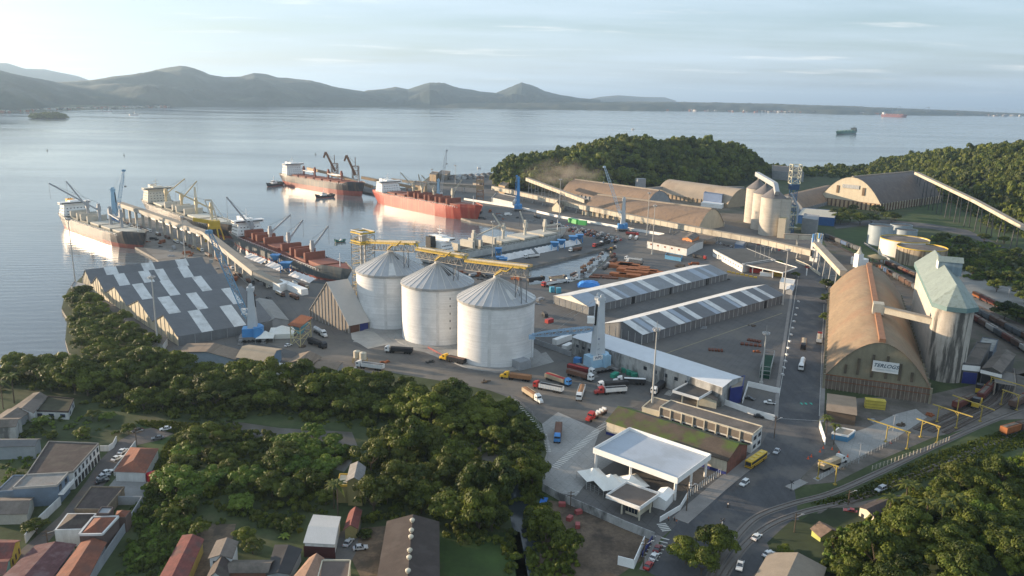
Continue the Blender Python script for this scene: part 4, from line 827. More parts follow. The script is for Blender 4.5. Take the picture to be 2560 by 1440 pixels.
def gallery():
 a, b, c = SC3; d = (c-a).normalized(); zb = 43.6
 root = thing('silo_conveyor', 'yellow and grey steel conveyor trestle running over the three big silos', 'conveyor', tuple(b))
 pn = Vector((d.y, -d.x, 0))
 def online(x, y): r_ = ray(x, y); t = (a.x*d.y-a.y*d.x)/(r_.x*d.y-r_.y*d.x); return Vector((r_.x*t, r_.y*t, CH+r_.z*t))
 SG = [(online(925, 605), online(1041, 609)), (online(1046, 622), online(1163, 642)), (online(1169, 651), online(1322, 669))]
 k = MB(); yr = MB(); bc = MB(); st = MB(); pv = None
 for p, q in SG:
  k.truss(p-Vector((0, 0, 4.6)), q-Vector((0, 0, 4.6)), 3.6, 4.4, .26, n=int((q-p).length/2.6)); yr.bar(p+Vector((0, 0, .12)), q+Vector((0, 0, .12)), 5.2, .18)
  for sg in (-1, 1):
   for hz_ in (.5, 1.1): yr.bar(p+pn*sg*2.6+Vector((0, 0, hz_)), q+pn*sg*2.6+Vector((0, 0, hz_)), .13, .11)
   m_ = int((q-p).length/1.8)
   for i in range(m_+1): yr.bar(p.lerp(q, i/m_)+pn*sg*2.6, p.lerp(q, i/m_)+pn*sg*2.6+Vector((0, 0, 1.15)), .11)
  yr.bar(p+pn*1.9+Vector((0, 0, -.3)), q+pn*1.9+Vector((0, 0, -.3)), .8, .5); bc.bar(p+Vector((0, 0, .8)), q+Vector((0, 0, .8)), 1.5, .9)
  if pv: st.bar(pv, p, 1.4, .3); st.bar(pv+pn*2.6+Vector((0, 0, 1)), p+pn*2.6+Vector((0, 0, 1)), .14)
  pv = q
 k.build('truss', M("pale_truss", (.30, .28, .25), .6), root); yr.build('yellow_walkway', YEL, root); bc.build('belt_cover', M("belt_cover", (.40, .37, .31), .7, rib=((.4, .4, 0), .3)), root); st.build('link_stair', YEL, root)
 s = a-d*24; e = c+d*21
 for c_ in (a, b, c):
  st = MB(); p = Z(c_, zb+.2)+pn*2.2-d*(-3); st.bar(Z(c_, zb-1)+pn*3.2+d*2, Z(c_, zb+2.6)+pn*4.2+d*8, 1.3, .3); st.bar(Z(c_, zb+2.6)+pn*4.2+d*8, Z(c_, zb+2.6)+pn*4.2+d*11, 1.3, .3); st.bar(Z(c_, zb+2.6)+pn*4.2+d*11, Z(c_, zb+5.6)+pn*4.2+d*15, 1.3, .3)
  for sg in (-.6, .6): st.bar(Z(c_, zb)+pn*(3.2+sg)+d*2, Z(c_, zb+3.6)+pn*(4.2+sg)+d*8, .12)
  st.build('stair', YEL, root)
 lg = MB()
 for c_ in (a, b, c):
  for off in (14.5,):
   for sg in (-1, 1):
    h = ze_at(off); p0 = Z(c_, h)+d*off+pn*sg*1.7; lg.bar(p0, Z(c_, zb+1)+d*off+pn*sg*1.7, .35)
  lg.bar(Z(c_, ze_at(14.5))+d*14.5+pn*1.7, Z(c_, zb+1)+d*14.5-pn*1.7, .2); lg.bar(Z(c_, ze_at(14.5))+d*14.5-pn*1.7, Z(c_, zb+1)+d*8-pn*1.7, .2)
 for sg in (-1, 1): lg.bar(Z(c, 31)+d*18.6+pn*sg*1.7, Z(c, zb-2)+d*18.6+pn*sg*1.7, .4)
 lg.build('support_leg', M("leg_steel", (.17, .175, .18), .6), root)
 b0 = online(907, 600); b0.z = 2; tw = thing('elevator_tower', 'tall lattice bucket elevator tower with yellow landings behind the first silo', 'tower', tuple(Z(b0, 0)))
 k = MB(); ht = 47; wd = 9.6
 for i in range(13):
  z = ht*i/13; z2 = ht*(i+1)/13
  for sx, sy, tx, ty in ((-1, -1, 1, -1), (1, -1, 1, 1), (1, 1, -1, 1), (-1, 1, -1, -1)):
   p = Z(b0, z)+d*sx*wd/2+pn*sy*wd/2; q = Z(b0, z)+d*tx*wd/2+pn*ty*wd/2; up = Vector((0, 0, z2-z))
   k.bar(p, p+up, .4); k.bar(p+up, q+up, .25); k.bar(p, q+up, .18); k.bar(q, p+up, .18)
   m2 = (p+q)/2; k.bar(m2, m2+up, .15)
 k.build('lattice', M("tower_steel", (.25, .245, .225), .6), tw)
 y = MB()
 for z in (8, 16, 22, 29, 36, 43, 48):
  o = d*(-wd/2-1.2); y.box(tuple(Z(b0, z)+o), (2.4, 5, .25), math.atan2(d.y, d.x), True); y.box(tuple(Z(b0, z+1)+o-d*1.1), (.1, 5, .3), math.atan2(d.y, d.x), True)
 for z in (43.5, 48.5):
  for sg in (-1, 1):
   y.bar(Z(b0, z)+d*sg*5-pn*5, Z(b0, z)+d*sg*5+pn*5, .3, .9); y.bar(Z(b0, z)-d*5+pn*sg*5, Z(b0, z)+d*5+pn*sg*5, .3, .9)
 y.box(tuple(Z(b0, 42)), (11, 11, .3), math.atan2(d.y, d.x), True)
 for i in range(6): y.bar(Z(b0, i*3.2)-d*(6+1.5*(i % 2)), Z(b0, i*3.2+3.2)-d*(6+1.5*((i+1) % 2)), 1.2, .3)
 y.build('landing', YEL, tw)
 k = MB(); k.box(tuple(Z(b0, 43)), (3.4, 3.4, 4), math.atan2(d.y, d.x), True); k.bar(Z(b0, 49.5)-d*6-pn*4, Z(b0, 49.5)+d*6-pn*4, .5); k.bar(Z(b0, 49.5)-d*6+pn*4, Z(b0, 49.5)+d*6+pn*4, .5)
 for o in (-1, 1): k.box(tuple(Z(b0, 0)+pn*o*1.3), (1.2, .9, 43), math.atan2(d.y, d.x), True)
 k.build('elevator_leg', GALV, tw)
 k = MB(); k.tube(Z(b0, 22)-d*2, Z(a-d*0, 30)-d*(SR-.5), .8); k.tube(Z(b0-d*4-pn*3, 14), Z(b0-d*14-pn*6, 3), .9); k.build('chute', GALV, tw)
def ze_at(off): return 31+10.6*(1-min(1, off/SR))
gallery()
# ---- old cluster of slim silos with elevator tower and blue building
def slim_cluster():
 ctr = [(1907, 591, 1937, 468), (1894, 575, 1916, 459), (1880, 562, 1897, 448)]
 h = 37; apx = []
 labs = ['slim cream concrete silo nearest the gallery, cone roofed', 'slim cream concrete silo in the middle of its row of three', 'slim cream concrete silo furthest from the gallery']
 tops = [g(x, y, 2+h+9.5) for _, _, x, y in ctr]
 for i, p in enumerate(tops):
  p.z = 2; r_ = 11.6; root = thing('slim_silo', labs[i], 'silo', tuple(p), 'slim cream silos')
  k = MB(); k.lathe(p, [(r_, 0), (r_, h)], n=48); k.build('drum', CONO, root, smooth=True)
  k = MB(); k.lathe(p+Vector((0, 0, h-.3)), [(r_+.5, 0), (.8, 9.6)], n=24); k.build('roof', M("slate_cone", (.17, .155, .15), .6, var=.12) if i == 0 else bpy.data.materials["slate_cone"], root)
  q = p+Vector((8.5, -5.5, 0)); k = MB(); k.lathe(q, [(7.2, 0), (7.2, h-.6)], n=32); k.build('side_drum', CONO, root, smooth=True)
 a, c = tops[2], tops[0]; d = (c-a).normalized()
 t = thing('top_gallery', 'white sloping conveyor box riding over the slim silo roofs', 'conveyor', tuple(Z(tops[1], 40)))
 k = MB(); k.bar(Z(a-d*12, h+14), Z(c+d*2, h+12), 4, 4.4); k.bar(Z(c+d*2, h+12), Z(c+d*12, h+5), 4, 4.4); k.build('box', GALV, t)
 k = MB()
 for p in tops: k.bar(Z(p, h+8), Z(p, h+11), 1.6)
 k.build('support', GALL, t)
 b = g(1972, 588); tw = thing('blue_elevator_tower', 'blue lattice elevator tower with yellow head frame beside the slim silos', 'tower', tuple(b)); k = MB(); hh = hz(b, 458)
 for z in range(0, int(hh), 5):
  for sx, sy, tx, ty in ((-1, -1, 1, -1), (1, -1, 1, 1), (1, 1, -1, 1), (-1, 1, -1, -1)):
   p = Z(b, z)+Vector((sx*2.8, sy*2.8, 0)); q = Z(b, z)+Vector((tx*2.8, ty*2.8, 0)); up = Vector((0, 0, 5)); k.bar(p, p+up, .5); k.bar(p+up, q+up, .35); k.bar(p, q+up, .3)
 k.build('lattice', M("blue_steel", (.05, .14, .27), .5, var=.1), tw)
 y = MB()
 for z in range(int(hh), int(hh)+13, 6):
  for sx, sy, tx, ty in ((-1, -1, 1, -1), (1, -1, 1, 1), (1, 1, -1, 1), (-1, 1, -1, -1)):
   p = Z(b, z)+Vector((sx*4.4, sy*4.4, 0)); q = Z(b, z)+Vector((tx*4.4, ty*4.4, 0)); up = Vector((0, 0, 6)); y.bar(p, p+up, .5); y.bar(p+up, q+up, .45); y.bar(p, q+up, .35); y.bar(p, q, .5)
 for z in (8, 20, 28): y.box(tuple(Z(b, z)), (11, 9, .5), .3, True)
 y.build('head_frame', M("pale_yellow_steel", (.52, .50, .38), .6), tw)
 k = MB(); k.box(tuple(Z(b, hh-6)), (8, 8, 5), 0, True); k.build('machine_house', M("dark_blue", (.03, .07, .15), .5), tw)
 k = MB(); k.tube(Z(b, hh-9)+Vector((-4, -5, 0)), Z(b, hh-22)+Vector((4, -6, 0)), .9); k.tube(Z(b, hh-22)+Vector((4, -6, 0)), Z(b, 12)+Vector((4, -6, 0)), .9); k.build('duct', SHEET_LB, tw)
slim_cluster()
P = abc((1942, 594), (1960, 596), (1982, 577)); house('plain_block', 'tall plain cream block between the slim silos and the transfer tower', 'building', P, 19, 0, CRMW, M("yellowish_deck", (.30, .26, .12), .8))
P = abc((2002, 582), (2040, 588), (2044, 574)); house('grey_block', 'grey clad block behind the short conveyor link', 'building', P, 15, 0, WALL_GR, WALL_GR)
# ---- conveyor galleries
def gal(label, pts, w=3.6, h=3.2, legs=None, m=GALL, group=None, legm=STEEL, joint=True, cat='conveyor', legw=.7, every=22, name='conveyor_gallery', lw=1.4):
 "pts: (px, py, z of floor) -> enclosed gallery on legs"
 W = [g(x, y, z) for x, y, z in pts]; root = thing(name, label, cat, tuple(W[0]), group)
 k = MB(); t = MB(); j = MB(); lg = []
 for a, b in zip(W, W[1:]):
  up = Vector((0, 0, h/2)); k.bar(a+up, b+up, w, h); t.bar(a+up*2.12, b+up*2.12, w+.5, .3)
  n = max(1, int((b-a).length/9)); L = (b-a).length
  for i in range(n+1):
   p = a.lerp(b, i/n); j.bar(p+up*.0, p+up*2.0, w+.14, .3, up=tuple((b-a).normalized()))
  m_ = max(1, int(L/every))
  for i in range(m_):
   p = a.lerp(b, (i+.5)/m_)
   if p.z > 4: lg.append((p, (b-a).normalized()))
 k.build('gallery', m, root); t.build('roof', GALT, root)
 if joint: j.build('joint', ROOF_GB, root)
 for p, d in lg:
  pn = Vector((-d.y, d.x, 0)).normalized(); q = MB()
  if legs == 'single': q.box((p.x, p.y, 2.0), (lw, lw, p.z-2+.1), math.atan2(d.y, d.x), True)
  else:
   for s in (-1, 1): q.bar(Vector((p.x, p.y, 2.0))+pn*s*w*.6, p+pn*s*w*.35, legw)
   q.bar(Vector((p.x, p.y, 2+(p.z-2)*.55))-pn*w*.5, Vector((p.x, p.y, 2+(p.z-2)*.55))+pn*w*.5, legw*.7)
  q.build('leg', legm, root)
 return root
gal('long cream gallery running past the brown arched warehouses to the transfer tower', [(1232, 474, 7.5), (1400, 511, 7.5), (1560, 545, 7.5), (1760, 584, 7.5), (1905, 610, 7), (2030, 640, 6.5)], w=4.2, h=4.6)
gal('short cream link between the plain block and the transfer tower', [(1960, 597, 10), (2028, 600, 10)], w=4, h=4.4)
gal('sloping pale conveyor from the transfer tower onto the ochre arched roof', [(2040, 616, 17), (2108, 690, 18)], w=4.6, h=3.4, joint=False)
P = abc((2023, 652), (2042, 656), (2052, 640)); root, ro = house('transfer_tower', 'narrow white transfer tower where the conveyor galleries meet', 'tower', P, 19, 0, WALL_WH, YEL)
k = MB()
for z in (3, 7, 11, 15): k.box(tuple(Z(P[0].lerp(P[1], .5), z)), (3.4, 1.0, 1.8), 0, True)
k.build('landing', STEEL, root)
for i, (x, y) in enumerate(((2032, 606), (2047, 604))):
 k = MB(); p = g(x, y, 18); k.tube(p, p+Vector((0, 0, 7)), .9); k.tube(p+Vector((2, 0, 2)), p+Vector((2, 0, 7)), .5); solo('dust_filter', k, M("filter_blue", (.10, .28, .55), .4), ['blue dust filter column on the transfer tower roof, nearer the slim silos', 'blue dust filter column on the transfer tower roof, on its outer side'][i], 'filter', 'blue dust filters', org=tuple(p))
gal('long inclined conveyor descending from the dark arched roof past the wooded hill', [(2290, 436, 39), (2440, 508, 30), (2560, 574, 22), (2700, 655, 14)], w=4.4, h=3.2, joint=False, every=30, legm=M("dark_leg", (.07, .07, .07), .7))
gal('dusty inclined gallery climbing from the brown warehouse roof towards the dust cloud', [(1465, 508, 14), (1318, 452, 20)], w=4.5, h=4)
gal('low brown gallery reaching over the water to the ship loaders', [(1195, 470, 9), (1060, 462, 9), (980, 452, 10)], m=GALT, every=30)
gal('dark gallery in front of the forested headland, behind the pale warehouse', [(1592, 478, 12), (1700, 468, 12), (1860, 473, 12)], w=4, h=3, m=WALL_GR, joint=False)
k = MB(); b = g(1600, 482); k.box(tuple(b), (12, 9, 20), .2, True); solo('transfer_house', k, WALL_GR, 'grey transfer house at the foot of the forested headland', 'building')
gal('long white pier conveyor on tall columns that slopes down towards the land', [(300, 515, 15.5), (400, 549, 15.5), (515, 590, 15.5), (640, 690, 8.5), (700, 720, 3.2)], w=5.2, h=3.6, legs='single', m=M("pale_gallery_side", (.40, .375, .325), .7, var=.08), every=17, legm=M("pale_column", (.42, .39, .33), .8), joint=False, lw=2.0)
P = abc((682, 724), (700, 731), (722, 722)); house('conveyor_head_house', 'small white head house at the landward end of the pier conveyor', 'building', P, 5, 0, WHITE, WHITE)
gal('grey open conveyor slanting beside the pier gallery near the yellow loader', [(458, 555, 17), (508, 592, 15)], w=4, h=1.5, m=GALT, every=50, joint=False)
# ---- storage tanks
def tank(label, L, Rr, top, base, m, z_base=2.0, rim=YEL, roof=ROOF_GB, group=None):
 b = g(*base); a = g(L[0], base[1], 2); c = g(Rr[0], base[1], 2); r_ = (c-a).length/2
 dv = Vector((b.x, b.y, 0)).normalized(); p = Vector((b.x, b.y, 2))+dv*r_; h = hz(b, top)
 root = thing('storage_tank', label, 'tank', tuple(p), group)
 k = MB(); k.lathe(p, [(r_, 0), (r_, h)], n=64); k.build('shell', m, root, smooth=True)
 k = MB(); k.lathe(p+Vector((0, 0, h-.6)), [(r_-.1, 0), (.1, .9)], n=48); k.build('roof', roof, root)
 k = MB(); k.lathe(p+Vector((0, 0, h-.1)), [(r_+.12, -.15), (r_+.12, .6), (r_-.12, .6), (r_-.12, -.15)], n=64); k.build('rim_rail', rim, root)
 return p, r_, h, root
TWH = M("tank_white", (.66, .64, .58), .45, var=.05, vs=.2, streak=(.3, .3, .04), sa=.06, dirt=(.3, .28, .24), da=.3)
TRU = M("tank_rusty", (.38, .31, .22), .7, var=.12, vs=.2, streak=(.45, .45, .03), sa=.25, dirt=(.085, .06, .035), da=.85, dl=(.46, .56))
TBL = M("tank_grey_blue", (.30, .35, .38), .5, var=.08, vs=.2, streak=(.4, .4, .04), sa=.1)
tank('large white storage tank with a yellow rim rail', (2203, 0), (2312, 0), 606, (2255, 648), TWH)
tank('large rust-streaked storage tank with a yellow rim rail', (2246, 0), (2357, 0), 627, (2298, 668), TRU)
tank('tall grey-blue tank at the front corner of its group', (2172, 0), (2226, 0), 568, (2196, 616), TBL, rim=TBL)
tank('grey-blue tank behind the tall corner one', (2228, 0), (2276, 0), 566, (2250, 588), TBL, rim=TBL)
tank('low grey-blue tank half hidden behind the large white one', (2238, 0), (2287, 0), 578, (2262, 604), TBL, rim=TBL)
# ---- gate and customs buildings, middle distance
P = abc((1617, 620), (1716, 640), (1757, 620)); root, ro = house('port_office', 'white walled building with a brown roof and small red windows in the mid yard', 'building', P, 6.2, 1.6, WALL_WH, ROOF_GB, ridge='AB')
windows(root, P, 0, 5, 3.4, 1.3, 1.8, m=RUST, a=.02, b=.9)
P = abc((1704, 622), (1728, 628), (1746, 615)); root, ro = house('orange_house', 'orange walled upper storey poking above the white port office', 'building', P, 9.6, 1.6, M("orange_wall", (.50, .20, .08), .8), ROOF_GB); windows(root, P, 0, 2, 7.2, 1.2, 1.4, a=.1, b=.9)
P = [g(1675, 590, 8), g(1748, 603, 8), g(1794, 591, 8), g(1697, 577, 8)]
for p in P: p.z = 2
canopy('grey_canopy', 'wide grey flat roof on posts behind the port office', 'canopy', P, 6, .7, GALT, ROOF_GB, [(.03, .05), (.5, .05), (.97, .05), (.97, .95)])
P = [g(1783, 623, 8), g(1857, 662, 8), g(1940, 650, 8), g(1866, 620, 8)]
for p in P: p.z = 2
root, ro = house('customs_building', 'white building with a dark flat roof and a blue painted base by the main gate', 'building', P, 6, 0, WALL_WH, M("dark_flat_roof", (.085, .085, .08), .9, var=.2, vs=.2), parapet=WALL_GR)
windows(root, P, 0, 12, 2.6, 1.2, 1.2);
P = [g(1855, 659, 8), g(1957, 681, 8), g(1993, 668, 8), g(1925, 648, 8)]
for p in P: p.z = 2
canopy('gate_plaza_roof', 'grey gate plaza roof on white posts over red and white booths', 'canopy', P, 6, .8, WHITE, ROOF_GB, [(.02, .04), (.25, .04), (.5, .04), (.75, .04), (.98, .04), (.98, .9)], ct=.6)
for i, (x, y, mt, lab) in enumerate(((1868, 676, WHITE, 'white booth under the gate plaza roof'), (1889, 681, M("red_booth", (.5, .05, .04), .5), 'red booth under the gate plaza roof'), (1915, 690, WHITE, 'white low booth at the corner of the gate plaza'), (1938, 690, YEL, 'yellow booth under the far end of the gate plaza roof'))):
 k = MB(); k.box(tuple(g(x, y)), (9, 3, 2.8), -.3, True); solo('booth', k, mt, lab, 'booth', 'gate booths')
P = abc((1948, 722), (1982, 728), (1986, 716)); house('white_block', 'plain white block beside the street near the striped shed end', 'building', P, 5, 0, WALL_WH, WALL_WH)
P = abc((1964, 735), (1980, 738), (1986, 722)); house('blue_roof_hut', 'little hut with a slate blue roof at the street kerb', 'hut', P, 3, 1.2, WALL_GR, SHEET_LB)
P = abc((1662, 647), (1702, 654), (1706, 647)); house('blue_cabin', 'low blue site cabin in front of the port office', 'cabin', P, 3, 0, M("cabin_blue", (.08, .25, .42), .6), ROOF_GB)
P = abc((1836, 622), (1856, 627), (1862, 618)); house('blue_white_kiosk', 'small blue and white kiosk behind the dark flat roof', 'kiosk', P, 4.5, 0, M("kiosk_blue", (.12, .17, .26), .6), WALL_GR)
P = abc((1229, 506), (1281, 518), (1290, 504)); house('pale_store', 'pale low store beside the long gallery behind the quay', 'store', P, 6, 0, WALL_WH, ROOF_GB)
P = abc((1380, 528), (1402, 532), (1412, 520)); house('gabled_hut', 'small steep-roofed dusty hut under the long gallery', 'hut', P, 5, 7, CREAM, SHEET_BR)
P = abc((1992, 558), (2084, 566), (2092, 546)); house('blue_fronted_shed', 'low shed with a blue front behind the tower of the slim silos', 'shed', P, 9, 0, M("cobalt_panel", (.03, .10, .26), .5), WALL_CR)
P = abc((1930, 448), (2008, 455), (2000, 438)); house('distant_grey_building', 'grey office building against the low treeline beyond the silos', 'building', P, 14, 0, WALL_GR, ROOF_GB)
for i, (a, b, c, h, lab) in enumerate((((1074, 452), (1090, 454), (1096, 446), 10, 'square brown shed at the far end of the quay'), ((1094, 448), (1118, 451), (1126, 442), 9, 'dark brown shed beyond the blue and white crane'), ((1030, 487), (1062, 492), (1068, 480), 13, 'tan building behind the red ship'),
  ((1182, 468), (1198, 471), (1204, 463), 6, 'tan low building beside the brown lattice tower'), ((1246, 482), (1262, 486), (1272, 477), 11, 'tan transfer building at the start of the long gallery'))):
 house('quay_shed', lab, 'shed', abc(a, b, c), h, 0, [M("tan_wall", (.34, .25, .15), .8), GALT][i % 2], ROOF_GB)
for i in range(9):
 x = 1122+i*15; y = 449-i*1.0; P = abc((x, y), (x+13, y+1.5), (x+19, y-3)); house('waterside_shed', 'low shed with a dark sheet roof in the row along the far waterfront', 'shed', P, 4, 1.5, WALL_WH if i % 3 else WALL_GR, [ROOF_DK, SHEET_GR, ROOF_GB][i % 3], group='waterfront sheds')
# ---- sheds beside the mangrove at the left
BEIGE = M("beige_roof", (.36, .285, .20), .75, var=.1, vs=.2)
P = abc((452, 902), (588, 921), (604, 900)); root, ro = house('workshop', 'pale blue workshop with a beige and grey banded roof behind the trees', 'workshop', P, 4.6, 2.0, M("pale_blue_wall", (.30, .36, .42), .7, var=.1), SHEET_BR, ridge='BC', over=.8)
P = abc((486, 896), (520, 893), (560, 862));
P = abc((595, 921), (676, 932), (704, 900)); root, ro = house('workshop', 'darker blue workshop with a beige roof and open bay, nearer the crane', 'workshop', P, 5.6, 2.2, M("dusty_blue_wall", (.15, .24, .34), .7, var=.12), BEIGE, ridge='AB', over=.7)
P = abc((718, 930), (772, 938), (802, 914)); root, ro = house('garage', 'brown roofed garage with a wide dark opening beside the blue workshop', 'garage', P, 4.4, 2.0, WALL_GR, SHEET_BR, over=.6); windows(root, P, 0, 1, .1, 3.2, 6.5, m=DARK, a=.15, b=.75, name='opening')
P = abc((778, 934), (842, 940), (858, 920)); house('lean_to', 'low brown lean-to next to the brown garage', 'shed', P, 3.0, .8, WALL_GR, SHEET_BR, ridge='AB')
P = abc((681, 934), (708, 938), (716, 926)); root, ro = house('white_hut', 'tiny white hut with a water tank on its roof below the blue workshop', 'hut', P, 3.2, 0, WHITE, ROOF_GB)
k = MB(); p = Z(P[0].lerp(P[2], .5), 3); k.lathe(p, [(.8, 0), (.8, 1.2), (.2, 1.5)], n=12); solo('water_tank', k, WHITE, 'round white water tank on the tiny white hut', 'water tank', org=tuple(p))
P = abc((372, 868), (408, 880), (420, 862)); house('white_hut', 'white hut with a grey hipped roof at the corner of the five-gabled shed', 'hut', P, 4, 1.6, WALL_WH, ROOF_GB, hip=True)
P = abc((178, 727), (206, 735), (214, 722)); house('quay_hut', 'low grey hut on the tip of land beside the lamp mast', 'hut', P, 3, 0, WALL_GR, WALL_GR)
P = abc((690, 790), (712, 796), (722, 782));
def frame_tower():
 P = abc((728, 862), (752, 868), (778, 846)); root = thing('loading_frame', 'steel loading frame carrying a blue hopper next to the parked tanker', 'loading frame', cen(P))
 k = MB();
 for i in range(4):
  a, b = P[i], P[(i+1) % 4]; k.bar(a, Z(a, 11), .4)
  for z in (4.5, 8.5, 11): k.bar(Z(a, z), Z(b, z), .3)
  k.bar(Z(a, 0), Z(b, 4.5), .2); k.bar(Z(b, 0), Z(a, 4.5), .2)
 k.build('frame', M("pale_yellow_frame", (.50, .42, .22), .6), root)
 c = cen(P); k = MB(); q = [along(c, p, .8) for p in P]; s = [along(c, p, .25) for p in P]; k.hexa([Z(p, 4.5) for p in s], [Z(p, 9.6) for p in q]); k.build('hopper', M("hopper_blue", (.12, .33, .45), .5), root)
 k = MB(); roofslab(k, [Z(along(c, p, 1.25), 11.4) for p in P], .3); k.build('deck', RUST, root)
frame_tower()
def tent(label, c, w, h, ev=2.6, rz=.3, closed=False, grp='white tents'):
 p = g(*c); root = thing('white_tent', label, 'tent', tuple(p), grp); q = [p+Vector((math.cos(rz+a)*w*.707, math.sin(rz+a)*w*.707, 0)) for a in (.785, 2.356, 3.927, 5.498)]
 k = MB(); e = [Z(x, ev) for x in q]; mid = [along(Z(p, ev), x, .55)+Vector((0, 0, h*.28)) for x in e]; ap = Z(p, ev+h)
 k.add(e+mid+[ap], [(i, (i+1) % 4, 4+(i+1) % 4, 4+i) for i in range(4)]+[(4+i, 4+(i+1) % 4, 8) for i in range(4)]); k.build('canopy', TENT, root)
 for x in q: kk = MB(); kk.bar(x, Z(x, ev), .15); kk.build('pole', STEEL, root)
 if closed: kk = MB(); kk.add([q[2], q[3], e[3], e[2]], [(0, 1, 2, 3)]); kk.build('side_curtain', TENT, root)
tent('small white peaked tent left of the weighbridge canopy front', (1481, 1204), 8.2, 2.6, rz=.35)
tent('larger white peaked tent touching the gate office roof', (1524, 1224), 9.5, 3.2, rz=.35)
tent('white tent mostly behind the larger peaked one', (1575, 1222), 9.5, 2.6, rz=.35)
tent('white peaked tent right next to the blue base of the near crane', (664, 852), 9, 3, rz=.2)
tent('wide white tent with side curtains behind the loading frame', (706, 838), 13, 3, rz=.2, closed=True)
# ---- village houses, lower left
def rpx(pts, z):
 P = [g(x, y, 2+z) for x, y in pts]
 for p in P: p.z = 2
 return P+[P[0]+P[2]-P[1]] if len(P) == 3 else P
def tohouse(name, label, pts, ev, rise, wm, rm, **k): return house(name, label, k.pop('cat', 'house'), rpx(pts, ev), ev, rise, wm, rm, **k)
r1, _ = tohouse('long_house', 'two-storey building with a long dark roof and white windowed side on the village street', [(62, 1193), (182, 1178), (246, 1108), (122, 1103)], 6.4, 0, WALL_WH, ROOF_DK, parapet=M("dingy_parapet", (.22, .21, .19), .9, var=.2))
P = rpx([(62, 1193), (182, 1178), (246, 1108), (122, 1103)], 6.4); windows(r1, P, 1, 7, 3.8, 1.5, 1.1, frame=WALL_GR); windows(r1, P, 1, 8, .2, 2.4, 1.6, m=DARK)
r1, _ = tohouse('grey_blue_house', 'boxy grey-blue house with a flat pale roof and a small balcony', [(32, 1219), (142, 1212), (170, 1181), (65, 1186)], 7.0, 0, WALL_BL, M("flat_cement_roof", (.20, .195, .185), .9, var=.2, vs=.3, dirt=(.22, .15, .11), da=.6, ds=.2), parapet=M("pale_parapet", (.38, .35, .31), .8));
P = rpx([(32, 1219), (142, 1212), (170, 1181), (65, 1186)], 7.0); windows(r1, P, 1, 2, 4.2, 1.8, 1.6); k = MB(); c = (P[1]+P[2])/2; dd = (P[2]-P[1]).normalized(); pn = Vector((dd.y, -dd.x, 0)); k.bar(Z(P[1]+pn*.8, 3.6), Z(P[2]+pn*.8, 3.6), 1.6, .3); k.bar(Z(P[1]+pn*1.5, 4.3), Z(P[2]+pn*1.5, 4.3), .2, .9); k.build('balcony', WHITE, r1)
tohouse('grey_annex', 'grey-blue flat annex at the left of the boxy grey-blue house', [(-10, 1229), (34, 1226), (66, 1188), (34, 1188)], 5.0, 0, WALL_BL, M("annex_roof", (.15, .15, .15), .9, var=.2))
tohouse('blue_grey_hall', 'low blue-grey hall with a grey roof behind the long dark roof', [(-40, 1117), (86, 1114), (100, 1098), (-20, 1098)], 5.0, 1.0, M("bluegrey_wall", (.24, .27, .29), .85, var=.1), M("grey_asbestos", (.13, .13, .13), .9, var=.15), ridge='AB')
tohouse('tiled_house', 'house with a bright terracotta hipped roof and white side wall by the parked cars', [(288, 1178), (362, 1181), (394, 1122), (328, 1119)], 3.6, 2.0, WALL_WH, TILE, hip=True)
k = MB(); a, b = g(286, 1190), g(340, 1118); k.bar(Z(a, 1.3), Z(b, 1.3), .25, 2.6); solo('garden_wall', k, WALL_WH, 'white side wall along the terracotta roofed house', 'wall')
tohouse('ruined_house', 'low house with worn dark sheet roofs and crumbling walls across the street', [(186, 1272), (262, 1273), (310, 1217), (228, 1216)], 3.6, 0, M("crumbling_wall", (.22, .17, .12), .9, var=.3, vs=.5), ROOF_DK)
tohouse('white_house', 'white house with a dark hipped tile roof framed by a parapet', [(136, 1325), (206, 1323), (242, 1283), (168, 1283)], 5.4, 1.6, WALL_WH, ROOF_DK, hip=True, over=-.4)
r1, _ = tohouse('brown_house', 'brown house with a copper hipped roof inside a white cornice', [(198, 1336), (256, 1335), (296, 1291), (232, 1293)], 6.6, 1.4, M("brown_plaster", (.12, .085, .075), .8), TILE, hip=True, over=-.5)
k = MB(); P = rpx([(198, 1336), (256, 1335), (296, 1291), (232, 1293)], 6.6)
for i in range(4): k.bar(Z(P[i], 6.5), Z(P[(i+1) % 4], 6.5), .5, .6)
k.build('cornice', WALL_WH, r1)
tohouse('tank_block', 'small square block with a pale flat top behind the brown house', [(243, 1283), (272, 1284), (283, 1268), (254, 1267)], 7.4, 0, M("dark_plaster", (.10, .08, .075), .8), WALL_GR)
tohouse('small_tiled_house', 'small house with a copper roof beside the white yard wall', [(285, 1293), (314, 1293), (327, 1276), (292, 1276)], 5.0, 1.0, M("brown_plaster2", (.13, .09, .075), .8), TILE, hip=True, over=-.2)
tohouse('long_tiled_house', 'long narrow house with a brown-red gabled roof along the white yard wall', [(120, 1470), (205, 1470), (262, 1358), (204, 1358)], 4.2, 1.4, WALL_GR, TILE, ridge='BC')
tohouse('maroon_roof_house', 'wide house with a weathered maroon sheet roof at the bottom edge', [(-20, 1470), (110, 1470), (186, 1363), (90, 1366)], 4.2, 1.0, WALL_GR, M("maroon_roof", (.115, .05, .05), .85, var=.25, vs=.3, streak=(1.2, .3, 1), sa=.15, dirt=(.16, .12, .12), da=.5, ds=.3), ridge='BC')
r1, _ = tohouse('yellow_house', 'yellow house with a brown-red roof at the street corner', [(-30, 1395), (25, 1393), (48, 1352), (-10, 1350)], 4.2, 1.8, YELW, TILE2, ridge='AB'); P = rpx([(-30, 1395), (25, 1393), (48, 1352), (-10, 1350)], 4.2); windows(r1, P, 1, 3, 1.0, 1.6, .8, m=M("brown_shutter", (.10, .04, .03), .7));
